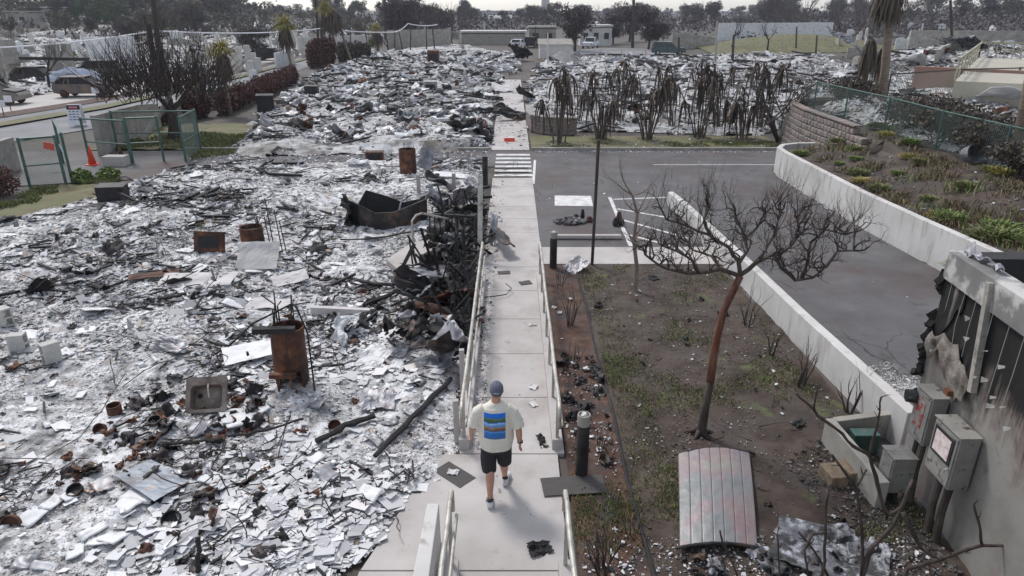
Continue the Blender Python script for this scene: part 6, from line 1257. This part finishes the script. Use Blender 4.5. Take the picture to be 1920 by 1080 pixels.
c = G(1022, 42); c = (c[0], c[1], 0); t = thing('water_tower', 'tall plain white cylindrical tower on the centre skyline', 'tower', c); MB().loft([(0, 0, 0, 2.2, 2.2), (0, 0, 16, 1.9, 1.9), (0, 0, 17, .6, .6)], 20).ob('shaft', m_wallw, t, smooth=True)
# ruin walls
wl('grey_wall', 'long plain grey wall behind burnt trunks left of centre', [(728, 92), (845, 88)], 2.9, .3, m_concd)
wl('grey_wall', 'roofless grey plastered wall right of the dark teal car', [(1258, 100), (1338, 100)], [3.0, 2.2], .3, m_concd)
wl('white_wall', 'long blue white hoarding behind the bare trees right of centre', [(1345, 76), (1558, 73)], 3.4, .2, m_pw)
wl('grey_wall', 'brown grey wall along the back of the right terrace', [(1700, 98), (1800, 99), (1925, 100)], 2.6, .3, m_concd, z=1.0)
m_redw = M("reddish render", [(.3, (.2, .12, .09)), (.5, (.3, .17, .14)), (.7, (.36, .27, .2))], .6, bump=.1)
wl('red_wall', 'reddish beige wall stained by fire at the foot of the beige ramp', [(1708, 170), (1800, 176), (1925, 184)], 1.35, .3, m_redw, z=1.7)
a_, b_, d_, e_ = G(1790, 152, 2.9), G(1985, 160, 2.9), G(1960, 112, 2.9), G(1835, 108, 2.9)
t = thing('beige_ramp', 'large smooth beige concrete deck with railings on the right terrace', 'ramp', (a_[0], a_[1], 1.7)); MB().prism([p[:2] for p in (a_, b_, d_, e_)], 1.2, 2.9).ob('deck', M("beige deck", [(.3, (.36, .33, .27)), (.7, (.43, .4, .33))], .5, bump=.1), t, org=(a_[0], a_[1], 1.7))
for P in ((a_, e_), (e_, d_)):
    mb = MB(); A_, B_ = Vector(P[0]), Vector(P[1]); mb.bar(A_ + Vector((0, 0, 1)), B_ + Vector((0, 0, 1)), .09); mb.bar(A_ + Vector((0, 0, .5)), B_ + Vector((0, 0, .5)), .05)
    for k in range(9): q = A_.lerp(B_, k / 8); mb.bar(q, q + Vector((0, 0, 1)), .06)
    mb.ob('railing', M("beige rail", [(.3, (.3, .28, .2)), (.7, (.4, .37, .27))], 1, bump=0), t, org=(a_[0], a_[1], 1.7))
wl('low_wall', 'curved grey block wall beside the railings of the beige deck', [(1752, 128), (1758, 120), (1775, 112), (1810, 110)], 1.4, .3, m_concd, z=1.7)
# ruined house frame at left
t = thing('ruined_house', 'roofless ruined house frame with square columns and a burnt beam at far left', 'ruin', G(60, 165)); O = G(60, 165)
for (px0, px1, pyb, h) in ((-20, 8, 172, 4.2), (18, 36, 155, 3.6), (98, 116, 152, 3.3), (126, 137, 145, 3.0)):
    a_, b_ = G(px0, pyb), G(px1, pyb); MB().bx(a_[0], b_[0], a_[1], a_[1] + .8, 0, h).ob('column', m_concd, t, org=O)
MB().bar(Vector(V(38, 109, 62)), Vector(V(165, 111, 62)), .35, .25).ob('burnt_beam', m_char, t, org=O)
MB().bar(Vector(V(16, 112, 64)), Vector(V(42, 110, 64)), 2.0, .7).ob('lintel', m_concd, t, org=O)
wl('white_wall', 'white boarded wall standing in the ruins behind the burnt estate car', [(170, 131), (262, 128)], 3.3, .3, m_pw)
wl('white_wall', 'low white wall with a square hole in the ruins below the palm pair', [(560, 100), (690, 92)], 2.2, .3, m_wallw)
wl('white_wall', 'pair of white boards at the road end of the tall hedge', [(518, 128), (552, 120)], 1.6, .2, m_pw)
t = thing('white_columns', 'cluster of white ruined columns right of the nearest palm', 'ruin', G(460, 135)); O = G(460, 135)
for (x_, yb, h) in ((434, 132, 1.7), (446, 133, 2.4), (462, 134, 2.6), (472, 133, 1.8), (480, 135, 1.4), (465, 140, 1.3)): a_ = G(x_, yb); MB().bx(a_[0], a_[0] + .5, a_[1], a_[1] + .5, 0, h).ob('column', m_wallw, t, org=O)
MB().bx(G(434, 132)[0], G(482, 132)[0], G(434, 132)[1] - .2, G(434, 132)[1], .6, 1.1).ob('sill', m_wallw, t, org=O)
# stubs of walls: three prototypes copied
rng = random.Random(31); pr = []
for k in range(4):
    w_, h_ = [(.8, 2.6), (3.2, 1.5), (.5, 3.0), (2.0, 2.2)][k]; mb = MB(); mb.add([(-w_ / 2, -.12, -.3), (w_ / 2, -.12, -.3), (w_ / 2, -.12, h_ * .8), (w_ * .1, -.12, h_), (-w_ / 2, -.12, h_ * .9), (-w_ / 2, .12, -.3), (w_ / 2, .12, -.3), (w_ / 2, .12, h_ * .8), (w_ * .1, .12, h_), (-w_ / 2, .12, h_ * .9)], [(0, 1, 2, 3, 4), (9, 8, 7, 6, 5), (0, 5, 6, 1), (1, 6, 7, 2), (2, 7, 8, 3), (3, 8, 9, 4), (4, 9, 5, 0)])
    if k == 3: mb.box((.3, 0, h_ * .4), (1.0, .5, h_ * .7))
    pr.append(mb.ob('wall_stub', [m_wallw, m_concd, m_wallw, m_pw][k]))
zones = [((0, 700), (64, 112), 150), ((0, 480), (100, 150), 24), ((700, 960), (50, 80), 26), ((1100, 1340), (45, 75), 30), ((1560, 1920), (50, 95), 34), ((1560, 1700), (80, 125), 12)]
cnt = 0
for (xa, xb), (ya, yb), n in zones:
    for _ in range(n):
        px, py = rng.uniform(xa, xb), rng.uniform(ya, yb) if n != 150 else ya + (yb - ya) * rng.random() ** 1.3
        if ya < 100 and xa == 0 and n == 150 and py > 112: continue
        c = G(px, py); c = (c[0], c[1], Tf(c[0], c[1])); k = rng.choice([0, 1, 1, 2, 3, 1]); rz = rng.choice([0, 0, math.pi / 2]) + rng.uniform(-.3, .3); s_ = rng.uniform(.35, .85) * (1.0 + c[1] / 600)
        if cnt < 4: o = pr[cnt]; o.location = c; o.rotation_euler.z = rz; o.scale = (s_,) * 3
        else: o = dup(pr[k], c, rz, sc=s_)
        tag(o, 'pale burnt-out wall stub standing in the ruined neighbourhood beyond the road', 'wall', 'wall stubs of the ruined neighbourhood'); cnt += 1
# far trees: prototypes with trunk, branches, foliage
def ftree(kind, seed):
    t = thing({'g': 'green_tree', 'o': 'olive_tree', 'b': 'burnt_tree', 'n': 'bare_tree'}[kind], 'x', 'tree'); rg = random.Random(seed); h = 6.0; mb = MB(); grow(mb, (0, 0, -.3), (rg.uniform(-.1, .1), 0, 1), 2.6, .22, 3 if kind in 'bn' else 2, rg, 4, .9, .3, .2, 4, 3, .75, .5); mb.ob('trunk', m_bark, t)
    cl = [(rg.uniform(-1.7, 1.7), rg.uniform(-1.5, 1.5), rg.uniform(1.6, 5.2), rg.uniform(.7, 1.5), rg.uniform(.7, 1.5), rg.uniform(.6, 1.1)) for _ in range(16)]
    if kind != 'n':
        V_, F_ = leafcloud(cl, {'g': 1900, 'o': 1500, 'b': 2600}[kind], .17 if kind != 'b' else .1, seed, elong=1 if kind != 'b' else 3.2); npmesh('foliage', V_, F_, {'g': m_leafg, 'o': m_leafo, 'b': m_leafp}[kind], t)
    return t
LBL = {'g': 'dark green tree standing in the distance beyond the ruins', 'o': 'dusty olive brown tree standing in the distance beyond the ruins', 'b': 'burnt grey purple tree with a twiggy crown in the distance', 'n': 'thin leafless tree with an open crown in the distance'}
PT = {k: [ftree(k, 400 + i * 7 + ord(k)) for i in range(2 if k != 'b' else 3)] for k in 'gobn'}; used = set()
def put(px, py, kind, s_, D=None, label=None):
    s_ = s_ * 1.38; c = G(px, py) if D is None else (V(px, 300, D)[0], D, 0); c = (c[0], c[1], Tf(c[0], c[1])); p = PT[kind][rng.randrange(len(PT[kind]))]; sc = (s_ * rng.uniform(.85, 1.2), s_ * rng.uniform(.85, 1.2), s_ * rng.uniform(.9, 1.15))
    if id(p) not in used: used.add(id(p)); p.location = c; p.scale = sc; p.rotation_euler.z = rng.uniform(0, 6); o = p
    else: o = dup(p, c, rng.uniform(0, 6.28), sc=sc)
    tag(o, label or LBL[kind], 'tree', {'g': 'distant green trees', 'o': 'distant olive trees', 'b': 'distant burnt trees', 'n': 'distant bare trees'}[kind])
rng = random.Random(77)
for i in range(66):   # left hillside
    px = rng.uniform(-60, 480); put(px, rng.uniform(27, 62), rng.choice('ggoobb') if px > 40 else 'ogob'[i % 4], rng.uniform(.85, 1.35))
for i in range(26): put(rng.uniform(60, 380), rng.uniform(55, 78), rng.choice('gobb'), rng.uniform(.5, .8))
for i in range(46): put(rng.uniform(0, 880), rng.uniform(62, 118) if i % 2 else rng.uniform(56, 80), rng.choice('bnnn'), rng.uniform(.3, .6))
for i in range(40): put(rng.uniform(470, 900), rng.uniform(28, 50), rng.choice('bbbog'), rng.uniform(.8, 1.15))
for i in range(26): put(rng.uniform(860, 1100), rng.uniform(28, 55), rng.choice('bbbn'), rng.uniform(.7, 1.05))
for i in range(36): put(rng.uniform(1080, 1480), rng.uniform(27, 52), rng.choice('bbbbn'), rng.uniform(.8, 1.2))
for i in range(60): put(rng.uniform(1400, 1990), rng.uniform(26, 56), rng.choice('bbbbno'), rng.uniform(.85, 1.35))
for i in range(22): put(rng.uniform(720, 880), rng.uniform(56, 86), rng.choice('bn'), rng.uniform(.8, 1.15))
for i in range(16): put(rng.uniform(1440, 1640), rng.uniform(52, 72), 'n', rng.uniform(.8, 1.1))
for i in range(34): put(rng.uniform(0, 500) if i % 2 else rng.uniform(1400, 1960), rng.uniform(32, 60), 'n', rng.uniform(1.1, 1.5))
for px, py, s_, k, lb in ((140, 62, .9, 'g', 'dark green tree left of the tan hillside house, half of a touching pair'), (165, 66, .8, 'g', 'dark green tree just right of its touching twin beside the tan house')): put(px, py, k, s_, label=lb)
for px, py, s_, lb in ((1078, 100, .85, 'burnt bare tree with a domed twiggy crown directly behind the beige shed'), (1215, 96, .75, 'rounded brown twiggy tree left of the dark teal car'), (1180, 78, .9, 'dark burnt tree beside the tall pole in the centre distance'), (1150, 82, .8, 'dark burnt tree right of the white trailer')): put(px, py, 'b', s_, label=lb)
for i, (px, py, h, lab) in enumerate(((1370, 104, 4.2, 'cup-shaped black bare tree on the grass mound, left one of two'), (1437, 108, 4.0, 'cup-shaped black bare tree on the grass mound, right one of two'), (20, 176, 2.6, 'small scorched tree beside the left columns'), (92, 170, 4.2, 'burnt small tree standing before the ruined house beam'))):
    c = G(px, py, 0); baretree('bare_tree', lab, (c[0], c[1], Tf(c[0], c[1])), h, 500 + i, 4, .12, 3, .8, m_char, up=.5, trunk=.35)
for i in range(9):
    c = G([1000, 1010, 740, 755, 770, 800, 815, 690, 660][i], [86, 80, 95, 96, 97, 95, 96, 98, 100][i]); mb = MB(); rg = random.Random(i + 900); t = thing('burnt_tree', 'thin branchless burnt trunk standing before the long grey wall', 'tree', (c[0], c[1], 0), group='thin burnt trunks in the distance'); grow(mb, (0, 0, -.1), (rg.uniform(-.1, .1), 0, 1), rg.uniform(3.5, 6), .12, 1, rg, 3, .4, .5, .1, 5, 5, .3, .4); mb.ob('stem', m_bark, t)
# low scrub covering the far ground
def scrub(name, xr, yr, n, mt, seed, h=1.2):
    r = np.random.default_rng(seed); px = r.uniform(*xr, n); py = yr[0] + (yr[1] - yr[0]) * r.random(n); D = np.array([G(0, q)[1] for q in py]); X = (px - 960) / F * (D * _c + CH * _s); k = fbm(X * .05, D * .05, 3, seed) > -.12; X, D = X[k], D[k]; n = len(X)
    V_, F_ = leafcloud([(0, 0, 0, 1, 1, 1)], n, 1, seed); V_ = V_.reshape(n, 4, 3); C_ = V_.mean(1, keepdims=True); V_ = (V_ - C_) * (.0022 * D)[:, None, None] + np.stack([X, D, T(X, D) + h * r.random(n) ** 1.5 * (.5 + fbm(X * .1, D * .1, 2, 5) + .3)], -1)[:, None, :]
    npmesh(name, V_.reshape(-1, 3), F_, mt, kind='stuff')
scrub('undergrowth', (-100, 700), (26, 80), 26000, m_leafo, 1, 3.0); scrub('undergrowth', (-100, 2000), (24, 66), 42000, m_leafp, 2, 4.0); scrub('undergrowth', (-100, 520), (26, 66), 14000, m_leafg, 3, 3.5); scrub('undergrowth', (1380, 2000), (40, 95), 16000, m_leafp, 4, 1.5)
# lime bushes
for px, py, s_, lab in ((1335, 0, 0, ''), (126, 122, 1.8, 'lime green bush in the ruins behind the burnt car'), (690, 88, 1.4, 'small lime green bush left of the distant small palm'), (812, 80, 1.6, 'bright lime bush before the long grey wall'), (178, 90, 1.6, 'lime bush among the white stubs at left')):
    if s_:
        c = G(px, py); bush('lime_bush', lab, (c[0], c[1], 0), (s_, s_, s_ * .9), 900, m_lime, int(px), .2, 5)
# poles and cables
def pole(px, pyb, top, lab, r=.12, mt=m_bark, arm=0):
    c = G(*[px, pyb]); c = (c[0], c[1], Tf(c[0], c[1])); b = Vector(V(top[0], top[1], c[1])); t = thing('utility_pole', lab, 'pole', c); MB().tube([(0, 0, -.1), b - Vector(c)], [r * 1.2, r], 8).ob('mast', mt, t)
    if arm: q = b - Vector(c); MB().bar(q + Vector((-arm, 0, -.4)), q + Vector((arm, 0, -.4)), .12).ob('crossarm', mt, t)
    return b
pole(307, 165, (277, -80), 'thick leaning brown utility pole rising through the pruned tree', .2); pole(297, 168, (278, 45), 'short charred utility pole left of the thick leaning one', .2, m_char)
pole(598, 100, (588, -60), 'thin black utility pole left of the far palm pair', .16, m_char); pole(605, 100, (602, 53), 'short black pole right behind the thin utility pole', .18, m_char)
pole(723, 75, (719, -40), 'dark utility pole behind the distant small palm', .2); pole(1186, 90, (1189, -30), 'tall brown utility pole in the centre distance', .22)
pole(1341, 118, (1345, 40), 'grey lamp pole with a pale head on the grass mound', .12, m_concd); pole(1373, 118, (1376, 65), 'short brown pole right of the lamp pole', .14); pole(1272, 112, (1273, 70), 'brown pole beside the dark teal car', .14)
pole(1027, 122, (1027, 62), 'thin white pole in front of the beige shed', .08, m_wallw); pole(1779, 140, (1782, 0), 'dark leaning pole on the right terrace', .12); pole(1490, 108, (1494, 50), 'thin brown pole right of the grass mound', .1); pole(1528, 112, (1532, 66), 'short brown pole near the terrace edge', .1)
def cable(name, lab, pts, r, sag):
    mb = MB(); P = []
    for a_, b_ in zip(pts[:-1], pts[1:]):
        A_, B_ = Vector(V(*a_)), Vector(V(*b_))
        for k in range(12): u = k / 12; P.append(A_.lerp(B_, u) - Vector((0, 0, sag * 4 * u * (1 - u))))
    P.append(B_); mb.tube(P, r, 5); tag(mb.ob(name, m_signw, org=P[0]), lab, 'cable')
cable('overhead_cable', 'thick white overhead cable sagging across the left ruins', [(-120, 92, 60), (290, 58, 60), (605, 53, 92)], .06, .35)
cable('overhead_cable', 'thin pale overhead cable between the far palm pair and grey wall', [(605, 53, 92), (740, 60, 95), (765, 44, 95), (820, 46, 100)], .06, .2)
wirerail = [(1080, 110), (1220, 112)]; fence('wire_fence', 'thin wire fence in front of the pickup truck', 'fence', [G(1085, 112), G(1125, 112), G(1165, 112), G(1210, 112)], 1.2, 0, .05, mat=m_concd, mid=True)
strip('road', [(1070, 108), (1120, 105), (1300, 106), (1340, 112)], [(1070, 98), (1120, 94), (1300, 96), (1340, 100)], .3, m_road)
# ================================================================ THE MAN
def rm(mb, name, m, parent, vox=.007, sm_=4, wr=0, wsc=6, zst=1.0):
    o = mb.ob(name, m, parent, smooth=True); r_ = o.modifiers.new('r', 'REMESH'); r_.mode = 'VOXEL'; r_.voxel_size = vox; r_.use_smooth_shade = True
    s_ = o.modifiers.new('s', 'SMOOTH'); s_.iterations = sm_; s_.factor = .5; bake(o)
    if wr:
        for v in o.data.vertices: p = v.co; n_ = v.normal; a_ = mnoise.noise(Vector((p.x * wsc, p.y * wsc, p.z * wsc * zst))) + .5 * mnoise.noise(Vector((p.x * wsc * 2.3 + 5, p.y * wsc * 2, p.z * wsc * 2.5 * zst))); v.co = p + n_ * a_ * wr
    o.data.polygons.foreach_set('use_smooth', [True] * len(o.data.polygons)); return o
cx, cy = -.205, 7.52
man = thing('person', 'man in slate cap, cream shirt with blue landscape print and black shorts walking away', 'person', (cx, cy, .03), 0)
m_skin = M("skin", [(.3, (.42, .22, .15)), (.7, (.52, .29, .21))], 8, rough=.55, bump=.05)
B = MB(); T_ = lambda pts, r, n=12: B.tube(pts, r, n)
B.loft([(0, 0, .78, .1, .1), (0, 0, .84, .17, .12), (0, 0, .95, .18, .14), (0, 0, 1.1, .19, .145), (0, 0, 1.3, .19, .13), (0, 0, 1.42, .18, .1), (0, 0, 1.48, .07, .06)], 18)
T_([(.0, 0, 1.44), (.005, .01, 1.53), (.01, .03, 1.6)], [.068, .062, .06])
B.ball((.012, .035, 1.655), (.078, .095, .11), 16, 12); B.ball((.012, .06, 1.6), (.06, .07, .06), 12, 8); B.ball((.012, .132, 1.635), (.013, .02, .02), 8, 6)
for s_ in (-1, 1): B.ball((.012 + s_ * .082, .025, 1.645), (.014, .024, .032), 8, 6)
def arm(s_, el, wr_, hd):
    sh = (s_ * .195, 0, 1.375); T_([sh, tuple((a + b) / 2 for a, b in zip(sh, el)), el], [.06, .052, .045]); mid = tuple((a + b) / 2 for a, b in zip(el, wr_)); T_([el, mid, wr_], [.046, .043, .028])
    B.ball(el, (.045, .045, .045), 10, 8); B.ball((s_ * .19, 0, 1.38), (.05, .05, .05), 10, 8)
    w_ = Vector(wr_); h = Vector(hd); d = (h - w_).normalized(); side = Vector((0, 1, 0)) - d * d.y; side.normalize(); nrm = d.cross(side)
    for k in range(4): 
        o_ = side * (.03 - k * .02); T_([w_ - d * .01 + o_ * .5, w_ + d * .09 + o_], [.02, .016], 8); b = w_ + d * .085 + o_; L_ = [.062, .072, .068, .052][k]
        T_([b, b + d * L_ * .5 + nrm * s_ * .004, b + d * L_ * .8 - nrm * (-s_) * .018, b + d * L_ - nrm * (-s_) * .034], [.0105, .0098, .009, .0075], 8)
    b = w_ + d * .03 + side * .028; T_([b, b + d * .03 + side * .02 - nrm * (-s_) * .012, b + d * .062 + side * .018 - nrm * (-s_) * .022], [.014, .012, .009], 8)
arm(-1, (-.315, -.03, 1.14), (-.345, .10, .93), (-.35, .14, .84)); arm(1, (.305, -.07, 1.13), (.325, -.03, .87), (.325, -.01, .78))
def leg(hip, kn, an, heel, toe):
    T_([hip, tuple(a * .45 + b * .55 for a, b in zip(hip, kn)), kn], [.095, .08, .06]); B.ball(kn, (.06, .062, .065), 10, 8); m_ = Vector(kn).lerp(Vector(an), .32) + Vector((0, -.012, 0)); T_([kn, m_, Vector(kn).lerp(Vector(an), .7), an], [.056, .064, .046, .036])
    T_([heel, Vector(heel).lerp(Vector(toe), .5) + Vector((0, 0, .01)), toe], [.035, .04, .03])
LH, LK, LA = (-.095, 0, .86), (-.085, -.06, .49), (-.085, -.26, .10); RH, RK, RA = (.095, 0, .86), (.10, .13, .49), (.115, .22, .11)
leg(LH, LK, LA, (-.085, -.29, .05), (-.1, -.1, .045)); leg(RH, RK, RA, (.118, .19, .07), (.16, .37, .045))
rm(B, 'body', m_skin, man, .0062, 3)
# shirt, with the printed panel on the back
m_shirt = M("off white cotton", [(.3, (.66, .62, .54)), (.7, (.74, .7, .62))], 3, bump=.15, bscale=20); nt = m_shirt.node_tree; N = nt.nodes; Lk = nt.links; bs = N["Principled BSDF"]
tcn = N.new("ShaderNodeTexCoord"); sp = N.new("ShaderNodeSeparateXYZ"); Lk.new(tcn.outputs["Object"], sp.inputs[0])
nz_ = N.new("ShaderNodeTexNoise"); nz_.inputs["Scale"].default_value = 15; nz_.inputs["Detail"].default_value = 6; Lk.new(tcn.outputs["Object"], nz_.inputs["Vector"])
def mth(op, a_, b_=None, c_=None):
    n_ = N.new("ShaderNodeMath"); n_.operation = op
    for i, q in enumerate((a_, b_, c_)):
        if q is None: continue
        if isinstance(q, (int, float)): n_.inputs[i].default_value = q
        else: Lk.new(q, n_.inputs[i])
    return n_.outputs[0]
zr = mth('ADD', mth('DIVIDE', mth('SUBTRACT', sp.outputs[2], 1.02), .37), mth('MULTIPLY', mth('SUBTRACT', nz_.outputs["Fac"], .5), .26))
rp = N.new("ShaderNodeValToRGB"); Lk.new(zr, rp.inputs[0]); e = rp.color_ramp.elements
CR = [(0, (.05, .14, .33)), (.22, (.03, .16, .5)), (.3, (.1, .3, .62)), (.34, (.1, .055, .03)), (.44, (.3, .17, .12)), (.5, (.25, .28, .3)), (.54, (.08, .3, .75)), (.62, (.35, .55, .85)), (.66, (.03, .18, .6)), (.70, (.05, .09, .03)), (.8, (.12, .2, .07)), (.85, (.02, .16, .6)), (1, (.01, .16, .7))]
while len(e) < len(CR): e.new(.5)
for i, (p, c_) in enumerate(CR): e[i].position = p; e[i].color = (*c_, 1)
mask = mth('MULTIPLY', mth('MULTIPLY', mth('COMPARE', sp.outputs[2], 1.205, .185), mth('COMPARE', sp.outputs[0], -.012, .145)), mth('LESS_THAN', sp.outputs[1], 0))
mx = N.new("ShaderNodeMix"); mx.data_type = 'RGBA'; Lk.new(mask, mx.inputs[0]); old = bs.inputs["Base Color"].links[0].from_socket; Lk.new(old, mx.inputs[6]); Lk.new(rp.outputs[0], mx.inputs[7]); Lk.new(mx.outputs[2], bs.inputs["Base Color"])
B = MB(); B.loft([(0, 0, .80, .215, .175), (0, 0, .84, .232, .185), (0, 0, .95, .242, .185), (0, 0, 1.1, .238, .18), (0, 0, 1.25, .225, .165), (0, -.005, 1.36, .215, .148), (0, 0, 1.42, .19, .122), (0, .005, 1.465, .13, .095), (0, .01, 1.5, .078, .075)], 28)
B.tube([(-.15, 0, 1.41), (-.235, -.01, 1.345), (-.285, -.02, 1.22), (-.31, -.025, 1.14)], [.078, .082, .08, .086], 16); B.tube([(.15, 0, 1.41), (.23, -.01, 1.345), (.28, -.035, 1.22), (.305, -.055, 1.13)], [.078, .082, .08, .086], 16)
rm(B, 'shirt', m_shirt, man, .009, 3, .011, 7, 1.3)
m_short = M("black shorts", [(.3, (.012, .011, .014)), (.7, (.024, .022, .028))], 6, bump=.15); B = MB()
B.loft([(0, 0, .72, .14, .11), (0, 0, .76, .195, .15), (0, 0, .9, .205, .165), (0, 0, .98, .2, .16)], 22)
B.tube([(-.1, 0, .84), (-.105, -.02, .62), (-.1, -.045, .42)], [.115, .112, .1], 16); B.tube([(.1, 0, .84), (.105, .06, .64), (.108, .105, .46)], [.115, .11, .1], 16); rm(B, 'shorts', m_short, man, .009, 3, .009, 8, .6)
# cap
m_cap = M("slate blue cap", [(.3, (.09, .1, .14)), (.7, (.14, .155, .2))], 30, bump=.3, bscale=200); B = MB(); C0 = Vector((.012, .03, 1.672)); n = 22; vs = []; fs = []
for i in range(9):
    ph = math.pi / 2 * i / 8
    for k in range(n): a_ = 2 * math.pi * k / n; vs.append((C0.x + .093 * math.cos(ph) * math.cos(a_), C0.y + .112 * math.cos(ph) * math.sin(a_), C0.z - .005 + .112 * math.sin(ph) ** .9 + (-.02 if i == 0 else 0) + .012 * math.sin(a_) * math.cos(ph)))
fs = [(i * n + k, i * n + (k + 1) % n, (i + 1) * n + (k + 1) % n, (i + 1) * n + k) for i in range(8) for k in range(n)]; cap = B.add(vs, fs).ob('cap', m_cap, man, smooth=True)
MB().sheet(lambda u, v: (C0.x + (u - .5) * .17, C0.y + .085 + v * .085 * math.cos((u - .5) * 2.2), C0.z + .0 - v * .02 - .05 * (u - .5) ** 2), 10, 4, .004).ob('brim', m_cap, cap); MB().ball((C0.x, C0.y, C0.z + .108), (.01, .01, .006), 8, 5).ob('button', m_cap, cap)
MB().sheet(lambda u, v: (C0.x + .094 * math.sin((u - .5) * .8), C0.y - .1135 * math.cos((u - .5) * .8), C0.z - .012 + v * .008), 8, 1, .002).ob('strap_lettering', m_white, cap)
B = MB(); B.loft([(.012, .022, 1.60, .075, .085), (.012, .022, 1.64, .083, .1), (.012, .025, 1.675, .084, .103)], 20); B.ob('hair', M("short grey hair", [(.3, (.1, .085, .075)), (.7, (.18, .16, .14))], 60, bump=.4, bscale=200), man, smooth=True)
for s_ in (-1, 1): MB().ball((.012 + s_ * .03, .122, 1.665), (.012, .008, .007), 8, 6).ob('eye', m_dark, man)
MB().box((.012, .13, 1.6), (.04, .006, .008)).ob('mouth', M("lips", [(.3, (.3, .1, .08)), (.7, (.35, .12, .1))], 5, bump=0), man)
w_ = MB().loft([(.325, -.028, .875, .037, .037), (.325, -.028, .9, .037, .037)], 14); w_.box((.36, -.03, .888), (.014, .034, .036)); w_.ob('wristwatch', m_dark, man)
def shoe(heel, toe, rz):
    h, t_ = Vector(heel), Vector(toe); d = (t_ - h).normalized(); s_ = Vector((d.y, -d.x, 0)).normalized(); up_ = Vector((0, 0, 1)); B = MB(); L_ = .29; pit = d.z
    def P(f, w, z): return h + d * (f * L_) + s_ * w + up_ * z
    for f, w, z, r in ((.1, 0, .05, .043), (.25, 0, .055, .042), (.42, 0, .055, .042), (.6, .003, .045, .045), (.78, .004, .036, .043), (.9, .003, .03, .036)): B.ball(P(f, w, z), (r * 1.12, r * 1.25, r * 1.05), 12, 8)
    B.ball(P(.14, 0, .08), (.048, .052, .04), 12, 8); o = rm(B, 'shoe', m_shoe, man, .006, 5)
    q = MB(); ring = [(0.0, .028), (.06, .036), (.25, .038), (.5, .043), (.75, .047), (.93, .034), (.99, .012)]; pts = [P(f, w, -.002) for f, w in ring] + [P(f, -w, -.002) for f, w in ring[::-1]]; n = len(pts)
    q.add(pts + [p + up_ * .028 for p in pts], [tuple(range(n)), tuple(range(2 * n - 1, n - 1, -1))] + [(i, n + i, n + (i + 1) % n, (i + 1) % n) for i in range(n)]).ob('sole', m_white, o, bevel=.004)
    MB().tube([P(.14, 0, .105), P(.15, 0, .13)], [.043, .04], 12).ob('sock', m_char, o)
    for sg in (-1, 1): MB().tube([P(.3, sg * .046, .035), P(.42, sg * .045, .06), P(.55, sg * .035, .075)], .006, 5).ob('stripe', m_dark, o)
m_shoe = M("white trainer", [(.3, (.5, .5, .52)), (.6, (.68, .68, .7))], 12, bump=.3, spots=((.3, .31, .34), 18, .56, .66))
shoe((-.083, -.335, .0), (-.105, -.05, .0), 0); shoe((.112, .145, .015), (.165, .42, .0), 0)
man.scale = (.94, .94, .94)
# ================================================================ AIR
hz_ = MB(); hz_.bx(-900, 900, -30, 1500, -1.5, 26); hb = hz_.ob('haze', m_dark); hb['kind'] = 'stuff'; mh = bpy.data.materials.new('haze'); mh.use_nodes = True; nt = mh.node_tree
for n_ in list(nt.nodes):
    if n_.type != 'OUTPUT_MATERIAL': nt.nodes.remove(n_)
pv = nt.nodes.new('ShaderNodeVolumePrincipled'); pv.inputs['Color'].default_value = (.86, .9, 1, 1); pv.inputs['Density'].default_value = .0003; pv.inputs['Anisotropy'].default_value = .2
nt.links.new(pv.outputs[0], nt.nodes[0].inputs['Volume']); hb.data.materials.clear(); hb.data.materials.append(mh)
